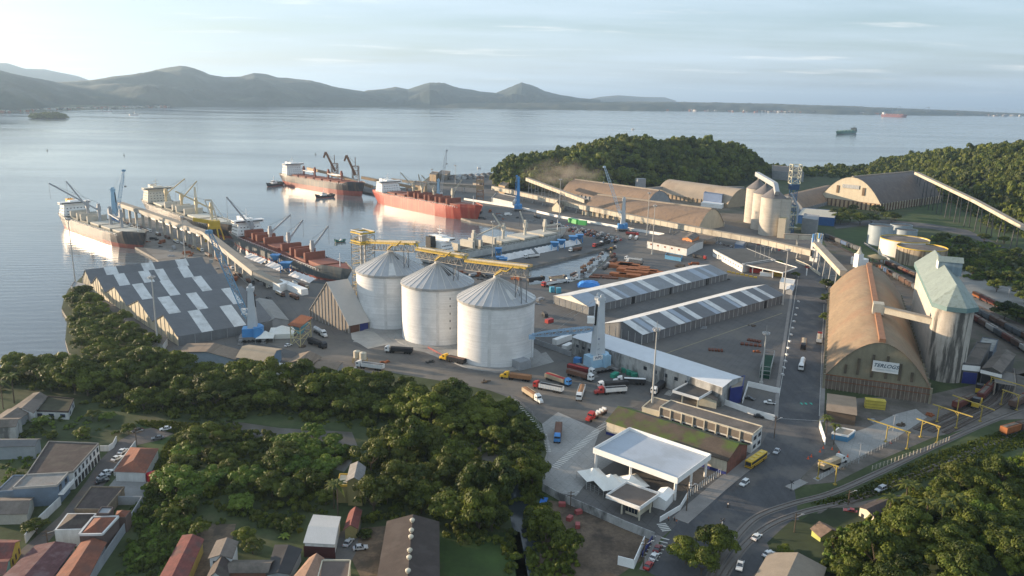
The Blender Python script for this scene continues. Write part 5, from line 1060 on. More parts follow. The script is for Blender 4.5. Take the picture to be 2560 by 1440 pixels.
r1, _ = tohouse('mint_house', 'pale mint green house below the yellow one', [(-40, 1440), (10, 1436), (26, 1392), (-20, 1394)], 3.6, 1.0, MINT, TILE2, ridge='AB')
tohouse('verandah_house', 'low house with a brown tiled verandah roof and white posts', [(-20, 1285), (66, 1283), (82, 1245), (-10, 1246)], 3.6, 1.6, M("ivory_wall", (.40, .38, .33), .8), ROOF_GB, ridge='AB')
tohouse('mangrove_house', 'house with a broad grey-brown gabled roof at the forest edge, upper left', [(30, 1022), (84, 1032), (116, 992), (84, 984)], 4.0, 1.2, WALL_WH, ROOF_GB, ridge='BC')
r1, _ = tohouse('white_bungalow', 'white bungalow with a dark overgrown roof and blue window frames at the forest edge', [(84, 1025), (170, 1028), (184, 996), (120, 990)], 3.6, 0, WALL_WH, M("overgrown_roof", (.05, .05, .03), .95, var=.3), parapet=ROOF_DK)
P = rpx([(84, 1025), (170, 1028), (184, 996), (120, 990)], 3.6); windows(r1, P, 0, 3, 1.0, 1.2, 1.8, frame=M("blue_frame", (.04, .09, .22), .5)); windows(r1, P, 1, 2, 1.0, 1.2, 1.4, frame=bpy.data.materials["blue_frame"])
tohouse('stained_house', 'house with a stained white wall and brown roof at the left edge', [(-30, 1070), (38, 1066), (52, 1046), (-20, 1046)], 6.0, 1.2, WALL_OLD, ROOF_GB, ridge='AB')
tohouse('brown_roof_house', 'low brown roofed house between the stained house and the bungalow', [(-20, 1052), (34, 1056), (70, 1032), (20, 1024)], 3.6, 1.4, WALL_GR, ROOF_GB)
tohouse('red_roof_shed', 'long shed with a dull red roof and yellow side wall', [(398, 1450), (462, 1452), (506, 1350), (458, 1340)], 4.0, .9, M("yellow_side", (.34, .25, .07), .85), TILE2, ridge='BC')
r1, _ = tohouse('two_storey_house', 'two-storey house with a brown roof and white walls beside the sand yard', [(524, 1395), (578, 1395), (592, 1356), (544, 1353)], 5.6, 1.0, WALL_WH, ROOF_GB, ridge='BC'); windows(r1, rpx([(524, 1395), (578, 1395), (592, 1356), (544, 1353)], 5.6), 0, 2, 3.4, 1.3, 1.2)
tohouse('steep_tiled_house', 'house with an ochre and dark tile gable at the bottom edge', [(515, 1450), (565, 1450), (580, 1402), (540, 1400)], 4.0, 2.4, WALL_WH, ROOF_DK, ridge='BC')
tohouse('brick_house', 'brick walled house with a grey-brown roof', [(568, 1430), (668, 1430), (682, 1402), (582, 1402)], 4.0, .9, BRICK, ROOF_GB, ridge='AB')
tohouse('dark_roof_shed', 'shed with a wide black roof between the brick house and the workshop', [(668, 1436), (722, 1434), (752, 1375), (690, 1364)], 3.6, .6, WALL_GR, M("black_roof", (.04, .038, .038), .8, var=.2))
tohouse('patchwork_house', 'house with a patched pink and black tile roof at the bottom edge', [(720, 1462), (800, 1462), (806, 1398), (775, 1396)], 4.0, 1.4, CREAM, M("pinkish_tiles", (.26, .16, .11), .85, var=.2, vs=.4), ridge='BC')
tohouse('terrace_house', 'flat terraced house with cream walls in front of the white suv', [(790, 1460), (868, 1460), (876, 1400), (806, 1400)], 4.6, 0, CREAM, M("brown_deck", (.13, .10, .085), .9))
r1, _ = tohouse('white_roof_garage', 'garage with a large plain white roof beside the lane', [(762, 1356), (834, 1360), (849, 1294), (786, 1289)], 4.6, .7, WALL_WH, M("plain_white_roof", (.46, .46, .45), .7, var=.04, rib=((.9, .3, 0), .05)), ridge='AB'); windows(r1, rpx([(762, 1356), (834, 1360), (849, 1294), (786, 1289)], 4.6), 0, 1, .1, 3.4, 9, m=M("dark_red_opening", (.06, .02, .02), .8), a=.05, b=.95, name='opening')
tohouse('narrow_hut', 'narrow hut with a mossy tile roof next to the white-roofed garage', [(862, 1322), (892, 1320), (902, 1276), (876, 1278)], 3.4, 1.2, OCHW, TILE2, ridge='BC')
r1, _ = tohouse('ochre_house', 'two-storey olive-yellow house with a weathered grey roof among the trees', [(868, 1202), (904, 1204), (912, 1168), (878, 1162)], 8.6, 1.4, OCHW, M("weathered_tiles", (.20, .19, .18), .9, var=.25, vs=.6), ridge='BC');
tohouse('ochre_terrace', 'terrace annex of the olive-yellow house with a yellow parapet', [(843, 1212), (868, 1212), (872, 1185), (850, 1184)], 6.4, 0, OCHW, WALL_CR, parapet=YELW)
P = rpx([(940, 1480), (1096, 1480), (1095, 1306), (970, 1305)], 6.0); r1, ro = house('vented_workshop', 'long dark brown roof with a line of round ventilators at the bottom edge', 'workshop', P, 6.0, 2.2, WALL_CR, M("dark_brown_roof", (.055, .042, .036), .85, var=.15, vs=.3, dirt=(.09, .075, .065), da=.4, ds=.2), ridge='BC')
m0, m1 = (P[0]+P[1])/2, (P[2]+P[3])/2
for i, y in enumerate((1306, 1331, 1348, 1382, 1400, 1433)):
 q = g(1032-(y-1306)*.09, y, 10.2); p = Z(q, 7.9); t = min(range(101), key=lambda t: ((m0.lerp(m1, t/100))-q).xy.length); p = Z(m0.lerp(m1, t/100), 8.1)
 k = MB(); k.lathe(p, [(.35, 0), (.35, .5), (.7, .7), (.75, 1.1), (.5, 1.4), (.05, 1.5)], n=14); solo('roof_ventilator', k, WALL_CR, 'round steel ventilator on the ridge of the long dark brown roof', 'ventilator', 'roof ventilators', org=tuple(p))
def wall(label, px, h, m, w=.25, name='boundary_wall', cat='wall', cap=None, group=None):
 P = [g(*p) for p in px]; k = MB()
 for a, b in zip(P, P[1:]): d = (b-a).normalized()*w*.49; k.bar(Z(a-d, h/2), Z(b+d, h/2), w, h)
 return solo(name, k, m, label, cat, group, org=tuple(P[0]))
wall('long white yard wall beside the copper roofed houses', [(232, 1452), (330, 1306), (357, 1262), (290, 1262)], 3.0, WALL_GR)
wall('pale street wall opposite the ruined house', [(65, 1358), (100, 1312), (152, 1262)], 2.8, WALL_WH)
wall('curved white wall at the bend of the village street', [(252, 1128), (272, 1128), (284, 1120), (292, 1104)], 2.2, WALL_WH)
wall('stained concrete wall between truck yard and building plot', [(1358, 1228), (1400, 1252), (1470, 1282), (1560, 1322), (1634, 1352)], 2.8, WALL_OLD)
wall('white corner wall with a dark emblem around the building plot', [(1610, 1362), (1584, 1422), (1545, 1412)], 2.8, WHITE)
wall('blue painted wall beside the zebra crossing', [(1634, 1345), (1606, 1392)], 1.6, NAVY)
wall('white slanted wall at the entrance beside the palms', [(2048, 1068), (2062, 1112)], 2.8, WHITE)
wall('long white wall between the quay and the long gallery', [(1160, 500), (1300, 522), (1400, 545), (1560, 573), (1660, 590)], 2.6, WHITE)
wall('white wall along the parking court beside the main street', [(1805, 1010), (1860, 1030), (1890, 1040), (1935, 1052)], 2.6, WHITE)
wall('white rear wall of the parking court', [(1869, 966), (1948, 984)], 2.6, WHITE)
wall('white side wall of the parking court', [(1869, 968), (1862, 990), (1856, 1008)], 2.2, WHITE)
wall('low white kerb wall beside the gate office', [(1650, 1305), (1700, 1275), (1720, 1240)], 1.8, WHITE)
wall('grey wall behind the nearest silo', [(1335, 858), (1428, 892)], 2.8, WALL_GR)
wall('low concrete wall along the tank farm road', [(2160, 610), (2230, 655), (2330, 705)], 1.6, WALL_GR)
wall('low white wall beside the main gate', [(1990, 655), (2020, 668), (2050, 690)], 2.2, WALL_CR)
def fence(label, px, n, h=2.0, pm=WHITE, rail=True, name='post_fence'):
 P = [g(*p) for p in px]; root = thing(name, label, 'fence', tuple(P[0])); L = [0]
 for a, b in zip(P, P[1:]): L.append(L[-1]+(b-a).length)
 for i in range(n+1):
  s = L[-1]*i/n; j = max(k for k in range(len(L)) if L[k] <= s+1e-6); j = min(j, len(P)-2); p = P[j].lerp(P[j+1], (s-L[j])/(L[j+1]-L[j])); k = MB(); k.bar(p, Z(p, h), .16); k.build('post', pm, root)
 k = MB()
 for a, b in zip(P, P[1:]):
  for z in (h*.35, h*.65, h*.93): k.bar(Z(a, z), Z(b, z), .04)
 k.build('wire', STEEL, root)
fence('white post fence along the railway beside the concrete ramp', [(2180, 1176), (2245, 1152), (2318, 1126), (2372, 1102)], 22, 1.9, WALL_CR)
fence('steel fence at the edge of the concrete ramp', [(2050, 1198), (2120, 1165), (2190, 1130), (2245, 1100)], 26, 2.0, STEEL)
fence('white picket fence along the pavement by the large canopy', [(1720, 1245), (1760, 1215), (1812, 1180)], 16, 2.6, WHITE)
fence('dark mesh fence along the forest edge beside the truck yard', [(1278, 1000), (1330, 1040), (1362, 1095), (1370, 1135), (1360, 1190), (1356, 1228)], 30, 2.4, STEEL)
fence('mesh fence beside the white street tents', [(1455, 1218), (1500, 1238), (1530, 1250)], 7, 2.6, STEEL)
for i in range(12):
 t = i/11; x = 1996-(1996-1956)*t; y = 755+(938-755)*t; k = MB(); k.box(tuple(g(x, y)), (1.0, 1.7, .8), .3, True); solo('concrete_block', k, WALL_WH, 'white concrete block in the row between yard and street', 'block', 'white concrete blocks')
for i in range(7):
 t = i/6; x = 1822+66*t; y = 681+14*t; k = MB(); k.box(tuple(g(x, y)), (2.6, 1.2, 1.1), -.3, True); solo('yellow_block', k, YEL, 'yellow concrete barrier in the row before the gate plaza', 'barrier', 'yellow barriers')
P = rpx([(2068, 1026), (2140, 1038), (2137, 994), (2070, 985)], 4.6); house('front_shed', 'brown and tan roofed open shed in front of the lettered warehouse wall', 'shed', P, 4.6, .8, M("shed_brown", (.14, .10, .07), .9), M("tan_roof", (.29, .215, .15), .85, var=.12), ridge='AB')
P = abc((2078, 1098), (2118, 1106), (2136, 1092)); house('blue_white_hut', 'low hut with blue walls and white roof edge near the palms', 'hut', P, 2.8, 0, M("hut_blue", (.08, .22, .36), .6), GALT, parapet=WHITE)
k = MB(); k.box(tuple(g(2186, 1020)), (8, 3, 4), -.25, True); solo('striped_container', k, M("striped_yellow", (.5, .40, .07), .7, rib=((0, 0, .75), .85)), 'yellow and black striped container against the lettered warehouse base', 'container')
P = abc((2402, 958), (2440, 962), (2470, 905)); root, ro = house('blue_door_building', 'dark building with a navy door and white upper band beside the stained silo', 'building', P, 10, 0, M("dark_plaster_b", (.12, .115, .11), .9, var=.2), ROOF_GB)
windows(root, P, 0, 1, .2, 5.5, 6.0, m=NAVY, a=.0, b=1.0, name='door'); windows(root, P, 0, 1, 6.6, 2.6, 7.5, m=WHITE, name='band')
P = abc((2448, 966), (2494, 978), (2530, 930)); root, ro = house('rail_shed', 'rail shed with a brown roof and dark tunnel opening for the wagons', 'shed', P, 9, 1.5, M("dark_shed_wall", (.09, .085, .08), .9, var=.2), ROOF_GB); windows(root, P, 0, 1, 6.6, 1.6, 9, m=WHITE, name='band'); windows(root, P, 0, 1, .1, 6, 7, m=DARK, name='opening')
P = [g(2487, 957, 8), g(2540, 965, 8), g(2534, 935, 8), g(2487, 925, 8)]
for p in P: p.z = 2
canopy('rail_canopy', 'grey arched canopy over the tracks beside the rail shed', 'canopy', P, 6.4, .4, GALT, M("grey_canopy_roof", (.17, .155, .14), .85, var=.15), [(.03, .03), (.97, .03), (.97, .97), (.03, .97)])
P = abc((2436, 905), (2476, 912), (2490, 880)); house('plant_building', 'low grey-blue plant building between stained silo and wagons', 'building', P, 7, 0, M("plant_wall", (.12, .14, .17), .8), M("plant_roof", (.28, .28, .26), .8, var=.3, vs=.3))
P = abc((2312, 757), (2345, 768), (2352, 752));
P = rpx([(2150, 1268), (2185, 1290), (2240, 1262), (2210, 1244)], 4.2); r1, _ = house('cream_cottage', 'cream cottage with a dark brown roof beside the hillside trees', 'house', P, 4.2, .8, CREAM, ROOF_DK, ridge='BC'); windows(r1, P, 0, 2, 1.0, 1.6, 1.0)
P = rpx([(2030, 1322), (2052, 1342), (2100, 1330), (2066, 1312)], 3.6); house('tiled_cottage', 'small cottage with an old tiled roof and a yellow-green side', 'house', P, 3.6, 1.6, M("lime_wall", (.34, .36, .10), .8), M("mottled_tiles", (.16, .11, .08), .9, var=.3, vs=.8), ridge='AB')
P = rpx([(2072, 1368), (2090, 1374), (2112, 1344), (2098, 1338)], 3.4); house('narrow_tiled_hut', 'narrow hut with a terracotta edge roof among the bushes', 'hut', P, 3.4, 1.0, WALL_GR, TILE2, ridge='BC')
P = rpx([(1915, 1470), (1960, 1480), (2015, 1410), (1935, 1385)], 5.5); house('corner_hall', 'hall with a tan and dark two-sided roof at the bottom edge', 'hall', rpx([(1880, 1460), (2040, 1490), (2062, 1420), (1924, 1384)], 5.5), 5.5, 2.2, WALL_GR, M("two_tone_roof", (.24, .20, .155), .85, var=.12), ridge='BC')
# ------------------------------------------------------------------ ships, tugs, cranes
def atdist(p, px):
 "point on the ray of pixel px at the same horizontal distance as world point p"
 d = ray(*px); t = math.hypot(p[0], p[1])/math.hypot(d.x, d.y); return Vector((d.x*t, d.y*t, CH+d.z*t))
def hullmesh(L, Bm, D, boot, fc=2.6, sheer=1.0):
 "returns (top mesh, boot mesh, deck mesh) builders in local coordinates, bow on +x"
 st = [0, .015, .05, .1, .16, .3, .5, .7, .8, .86, .91, .95, .98, 1.0]
 bd = [.70, .78, .88, .96, 1, 1, 1, 1, .98, .90, .74, .50, .26, .02]
 bw = [.30, .42, .62, .82, .95, 1, 1, 1, .92, .74, .50, .27, .10, .01]
 def sec(i, z):
  f = min(1, max(0, z/D))**.8; b = (bw[i]*(1-f)+bd[i]*f)*Bm/2
  x = (st[i]-.5)*L; x += (.035*L*(z/D-.3) if i == len(st)-1 else .02*L*(z/D-.3) if i == len(st)-2 else 0) - (.012*L*(z/D) if i == 0 else 0)
  return x, b
 def top(i): return D+(fc if st[i] >= .90 else 0)+(1.2 if st[i] < .14 else 0)+sheer*max(0, (st[i]-.75)*4)
 def surf(z0, z1, n):
  mb = MB(); rows = []
  for i in range(len(st)):
   a = z0(i); b = z1(i); R_ = []
   for k in range(n+1): z = a+(b-a)*k/n; x, y = sec(i, z); R_.append((x, y, z))
   rows.append(R_)
  for i in range(len(rows)-1):
   for k in range(n):
    p, q, r_, s = rows[i][k], rows[i+1][k], rows[i+1][k+1], rows[i][k+1]
    mb.quad(p, s, r_, q); mb.quad(*[(v[0], -v[1], v[2]) for v in (p, q, r_, s)])
  R0 = rows[0]
  for k in range(n): a, b = R0[k], R0[k+1]; mb.quad(a, (a[0], -a[1], a[2]), (b[0], -b[1], b[2]), b)
  return mb
 tp = surf(lambda i: boot, lambda i: top(i)+.9, 4); bt = surf(lambda i: -.5, lambda i: boot, 2)
 dk = MB()
 for i in range(len(st)-1):
  z = top(i) if st[i] >= .9 or st[i+1] <= .14 else D; x0, b0 = sec(i, D); x1, b1 = sec(i+1, D); dk.quad((x0, -b0, z), (x1, -b1, z), (x1, b1, z), (x0, b0, z))
  if st[i+1] == .91 or st[i] == .1: dk.box(((x0+x1)/2 if st[i] != .1 else x1, 0, D), (.4, (b0+b1), z-D+fc*.6), 0, True)
 return tp, bt, dk
def ship(name, label, stern, bow, beam, D, top, boot, bz, deck, nh, hm, cranes, cm, sup=WHITE, tiers=5, funnel=None, hh=2.2, opened=(), shift=0.0, rig=True, jw=1.1, cat='ship', gm=None, ped=None, hwf=.62):
 S, Bp = g(*stern, 0), g(*bow, 0); d = (Bp-S).normalized(); pn = Vector((-d.y, d.x, 0))
 if pn.y < 0: pn = -pn
 S, Bp = S+pn*shift, Bp+pn*shift
 L = (Bp-S).length; c = (S+Bp)/2; ang = math.atan2(d.y, d.x); root = thing(name, label, cat, tuple(c), None, ang, local=True)
 def W(x, y, z): return c+Vector((d.x*x-d.y*y, d.y*x+d.x*y, z))
 def loc(p): v = Vector(p)-c; return Vector((v.dot(d), v.dot(Vector((-d.y, d.x, 0))), v.z))
 tp, bt, dk = hullmesh(L, beam, D, bz); hl = tp.build('hull', top, root, smooth=True); bt.build('boot_topping', boot, hl, smooth=True); dk.build('deck', deck, root)
 sx = -L*.5+L*.085; sl = L*.075; w = beam*.86
 k = MB()
 for t in range(tiers): k.box((sx-(t*.4), 0, D+1.2+t*2.7), (sl-t*.7, w-t*1.1, 2.7), 0, True)
 k.box((sx+sl*.2, 0, D+1.2+tiers*2.7), (sl*.5, beam*1.02, 2.3), 0, True); k.box((sx+sl*.1, 0, D+3.5+tiers*2.7), (sl*.5, w*.4, 1), 0, True)
 sp = k.build('superstructure', sup, root)
 k = MB(); k.box((sx+sl*.46, 0, D+1.9+tiers*2.7), (.3, beam*.9, 1.0), 0, True); k.box((sx+sl*.2, 0, D+1.9+tiers*2.7), (sl*.4, beam*1.03, .9), 0, True)
 k.build('bridge_window', GLASS, sp)
 wn = MB()
 for t in range(tiers-1):
  for j in range(6):
   wn.box((sx+sl/2-t*.75+.02, (j-2.5)*w*.13, D+2.4+t*2.7), (.12, 1.0, .8), 0, True)
   for s in (-1, 1): wn.box((sx-sl*.35+j*sl*.13-t*.4, s*(w/2-t*.55+.02), D+2.4+t*2.7), (.9, .12, .8), 0, True)
 wn.build('porthole_row', GLASS, sp)
 fx = sx-sl*.75; k = MB(); fh = D+1.2+(tiers-.2)*2.7; k.box((fx, 0, D+1.2), (sl*.42, beam*.24, fh-D+3), 0, True); fn = k.build('funnel', funnel or sup, root)
 k = MB()
 for y in (-.8, .8): k.tube((fx, y, fh+3), (fx-.4, y, fh+5), .4)
 k.build('exhaust', DARK, fn)
 k = MB(); mz = D+4.5+tiers*2.7; k.tube((sx, 0, mz-1), (sx, 0, mz+8), .35, .2); k.bar((sx, -3, mz+5), (sx, 3, mz+5), .3); k.bar((sx, -2, mz+2.6), (sx, 2, mz+2.6), .5); k.build('mast', sup, root)
 k = MB(); k.tube((L*.455, 0, D+2), (L*.455, 0, D+13), .4, .2); k.bar((L*.455, -1.5, D+9), (L*.455, 1.5, D+9), .3); k.build('foremast', sup, root)
 x0 = sx+sl*.75; x1 = L*.40; step = (x1-x0)/nh
 for i in range(nh):
  xa = x0+step*i+step*.12; xb = x0+step*(i+1)-step*.12; xm = (xa+xb)/2; k = MB()
  k.box((xm, 0, D), (xb-xa, beam*hwf, hh*.7), 0, True); co = k.build('hatch_coaming', deck, root)
  if i in opened:
   k = MB()
   for x in (xa+.8, xb-.8): k.box((x, 0, D+hh*.7), (1.0, beam*.62, 5.6), 0, True)
   for x in (xa+2.4, xb-2.4): k.box((x, 0, D+hh*.7), (.8, beam*.62, 5.2), 0, True)
   k.build('hatch_cover', hm, root); k = MB(); k.box((xm, 0, D+hh*.7), ((xb-xa)*.6, beam*.5, .1), 0, True); k.build('hold', DARK, root)
  else: k = MB(); k.box((xm, 0, D+hh*.7), (xb-xa+.2, beam*(hwf+.02), hh*.5), 0, True); k.build('hatch_cover', hm, root)
 k = MB()
 for s in (-1, 1):
  for i in range(int(L*.8/4)): x = -L*.36+i*4; k.bar((x, s*beam*.49, D), (x, s*beam*.49, D+1.7), .2)
  k.bar((-L*.38, s*beam*.49, D+1.6), (L*.39, s*beam*.49, D+1.6), .16)
 k.build('railing', sup if gm is None else gm, root)
 for fx_, tip, ph in cranes:
  x = x0+(x1-x0)*fx_; k = MB(); k.tube((x, 0, D), (x, 0, D+ph), 1.4, 1.2, n=12); k.box((x, 0, D+ph-.5), (3, 2.9, 4.4), 0, True); k.box((x, 0, D+ph+3.9), (1.6, 2.3, 2.4), 0, True); cr = k.build('crane', ped or cm, root)
  hd = Vector((x, 0, D+ph+.2))
  if isinstance(tip, tuple) and len(tip) == 2: tl = loc(atdist(W(x, 0, 0), tip))
  else: tl = hd+Vector(tip)
  dj = (tl-hd).normalized(); sd_ = dj.cross(Vector((0, 0, 1))).normalized()*1.25
  k = MB()
  for s in (-1, 1): k.bar(hd+sd_*s, tl+sd_*s*.35, jw*.55, jw)
  nn = 7
  for i in range(nn): t = (i+.5)/nn; k.bar(hd.lerp(tl, t)+sd_*(1-.65*t), hd.lerp(tl, t)-sd_*(1-.65*t), .4)
  k.build('jib', cm, cr)
  if rig: k = MB(); k.bar(Vector((x, 0, D+ph+7)), tl, .16); k.bar(tl, tl-Vector((0, 0, min(14, tl.z-D-2))), .14); k.build('hoist_cable', DARK, cr)
 return root, W, L
def hullm(name, col, rough=.3, dirt=(.3, .2, .12)): return M(name, col, rough, var=.10, vs=.15, streak=(.35, .35, .02), sa=.12, spec=.6, dirt=dirt, da=.35, dl=(.5, .65))
BLK = hullm("black_hull", (.04, .04, .045), .42); REDB = hullm("red_boot", (.30, .075, .055), .4); REDH = hullm("red_hull", (.36, .055, .035), .42)
GRYH = hullm("grey_hull", (.09, .11, .12), .4); DKR = M("red_brown_deck", (.21, .075, .055), .75, var=.2, vs=.3); HRB = M("rust_hatch", (.24, .085, .055), .7, var=.15, vs=.3)
DKG = M("green_grey_deck", (.20, .20, .17), .8, var=.2, vs=.3); HCR = M("cream_hatch", (.50, .47, .40), .7, var=.1); CRN = M("grey_crane", (.34, .35, .36), .6, var=.06); CRC = M("cream_crane", (.56, .45, .27), .6, var=.06); HGR = M("olive_grey_hatch", (.26, .245, .22), .7, var=.1)
ORF = M("orange_funnel", (.70, .33, .03), .5); GREENH = M("green_hull", (.05, .16, .12), .5); IVORY = M("ivory_superstructure", (.58, .54, .45), .6, var=.05)
ship('bulk_carrier', 'black bulk carrier with red waterline and orange funnel moored left of the wharf', (141, 566), (318, 629), 27, 10.5, BLK, REDB, 3.6, DKG, 5, HCR, [(.20, (165, 453), 12), (.42, (122, 458), 12), (.62, (28, -3, -2), 12), (.81, (-24, 3, -3), 12)], CRN, opened=(0, 1), funnel=ORF, shift=13, tiers=4)
ship('bulk_carrier', 'cream decked bulk carrier with tall yellow cranes on the far side of the wharf', (372, 522), (572, 598), 29, 9, BLK, REDB, 2, DKG, 5, IVORY, [(.10, (462, 447), 12), (.38, (492, 453), 12), (.62, (-18, 6, 14), 12), (.85, (438, 478), 12)], CRC, sup=IVORY, opened=(1, 2), shift=4, tiers=5, funnel=IVORY)
ship('bulk_carrier', 'dark grey bulk carrier with rust brown hatch covers stacked open beside the wharf', (588, 604), (850, 712), 26, 7.5, GRYH, REDB, 1.6, DKR, 6, HRB, [(.0, (566, 492), 8), (.26, (726, 537), 9), (.50, (757, 550), 9), (.78, (821, 565), 9)], CRN, opened=(0, 1, 3, 4), hh=2.6, shift=5, tiers=4, jw=1.3)
ship('bulk_carrier', 'far bulk carrier, black over red, with white short cranes beside the brown ship loaders', (697, 462), (884, 493), 31, 14, BLK, REDB, 6.4, DKR, 7, HRB, [(.14, (20, 0, -1), 9), (.34, (-20, 0, 0), 9), (.58, (20, 0, -1), 9), (.80, (-20, 0, 0), 9)], WHITE, shift=14, tiers=5, rig=False, ped=DKR)
ship('bulk_carrier', 'all-red bulk carrier with white superstructure in the middle of the harbour', (927, 506), (1168, 556), 31, 13, REDH, REDH, 4, DKR, 7, HRB, [(.30, (1001, 431), 11), (.42, (1046, 436), 11), (.58, (1054, 438), 11), (.82, (1155, 449), 11)], M("pale_green_grey_crane", (.40, .38, .31), .6), shift=15, tiers=4, opened=(2, 3, 4, 5))
ship('cargo_ship', 'white and cream cargo ship with black funnel behind the silo conveyor', (1080, 662), (1420, 598), 24, 5.5, M("off_white_hull", (.45, .45, .43), .5), GRYH, 1.2, DKG, 5, HCR, [(.22, (1250, 563), 9), (.50, (1232, 534), 11), (.72, (1300, 528), 11), (.93, (1402, 560), 9)], HCR, shift=7, tiers=4, funnel=M("black_funnel", (.03, .03, .03), .5), opened=(0, 1), hwf=.86, hh=3.2)
ship('container_ship', 'small green laden ship alone on the open bay', (2137, 333), (2091, 336), 26, 9, GREENH, BLK, 2, GREENH, 4, M("green_cargo", (.13, .24, .17), .7), [], CRN, sup=M("dark_superstructure", (.05, .07, .07), .6), tiers=4, hh=5, rig=False)
ship('container_ship', 'distant red ship with white aft house off the far container port', (2204, 291), (2266, 293), 44, 20, M("faded_red", (.20, .08, .075), .6), REDB, 4, HRB, 5, M("faded_red_cargo", (.20, .10, .095), .8), [], CRN, tiers=6, hh=8, rig=False)
def tug(label, a, b, beam, hullc, housec, s=1.0, name='tug_boat', cat='boat'):
 S, Bp = g(*a, 0), g(*b, 0); d = (Bp-S).normalized(); L = (Bp-S).length; c = (S+Bp)/2; root = thing(name, label, cat, tuple(c), None, math.atan2(d.y, d.x), local=True); D = L*.085
 tp, bt, dk = hullmesh(L, beam, D, D*.3, fc=D*.5, sheer=D*.3); tp.build('hull', hullc, root, smooth=True); bt.build('boot', REDB, root, smooth=True); dk.build('deck', DKG, root)
 k = MB(); k.box((L*.08, 0, D), (L*.30, beam*.6, L*.09), 0, True); k.box((L*.10, 0, D+L*.09), (L*.15, beam*.42, L*.08), 0, True); w = k.build('wheelhouse', housec, root)
 k = MB(); k.box((L*.10, 0, D+L*.115), (L*.155, beam*.43, L*.03), 0, True); k.build('window', GLASS, w)
 k = MB(); k.tube((L*.08, 0, D+L*.17), (L*.06, 0, D+L*.38), L*.008); k.bar((L*.07, -L*.03, D+L*.27), (L*.07, L*.03, D+L*.27), L*.01); k.build('mast', WHITE, root)
 if beam > 5:
  k = MB()
  for y in (-1, 1): k.tube((-L*.08, y*beam*.2, D), (-L*.08, y*beam*.2, D+L*.15), L*.022)
  k.build('funnel', DARK, root)
tug('dark tug boat at the stern of the far bulk carrier', (706, 462), (668, 467), 10, M("tug_grey", (.06, .065, .07), .5), WHITE)
tug('dark tug boat with white wheelhouse against the side of the far bulk carrier', (834, 492), (790, 495), 10, M("tug_black", (.03, .03, .035), .5), WHITE)
tug('tug boat with a blue mast house tied up in the harbour basin', (1398, 592), (1334, 592), 11, BLK, M("tug_blue", (.20, .38, .55), .5))
tug('small green launch alone in the harbour basin', (838, 606), (863, 604), 5, GREENH, WHITE, name='launch')
for i, (x, y, r_) in enumerate(((1198, 421, 8), (1276, 416, 6), (2196, 412, 9), (2170, 421, 6), (2240, 398, 7), (1583, 324, 6), (270, 279, 20), (335, 288, 22))):
 a = (x-r_/2, y); b = (x+r_/2, y-.2)
 tug(['small white boat off the waterfront sheds', 'small white boat just left of the headland', 'white boat in the cove by the right hill', 'smaller white boat in the cove by the right hill', 'boat under a red sail behind the right hill', 'tiny speeding boat far out beyond the headland', 'tiny fishing boat near the left shore village', 'tiny fishing boat right of the wooded islet'][i], a, b, (g(*b, 0)-g(*a, 0)).length*.35, WHITE, WHITE, name='motor_boat')
for i, (x, y) in enumerate(((118, 377), (310, 389), (789, 387))):
 k = MB(); p = g(x, y, 0); k.lathe(p, [(1.4, -.3), (1.4, .8), (.5, 1.2), (.35, 4.5), (.05, 5)], n=10); solo('channel_buoy', k, M("buoy_dark", (.04, .05, .05), .6) if i == 0 else bpy.data.materials["buoy_dark"], ['dark channel buoy nearest the left edge', 'dark channel buoy above the lattice boom crane', 'dark channel buoy near the brown ship loaders'][i], 'buoy', 'channel buoys', org=tuple(p))
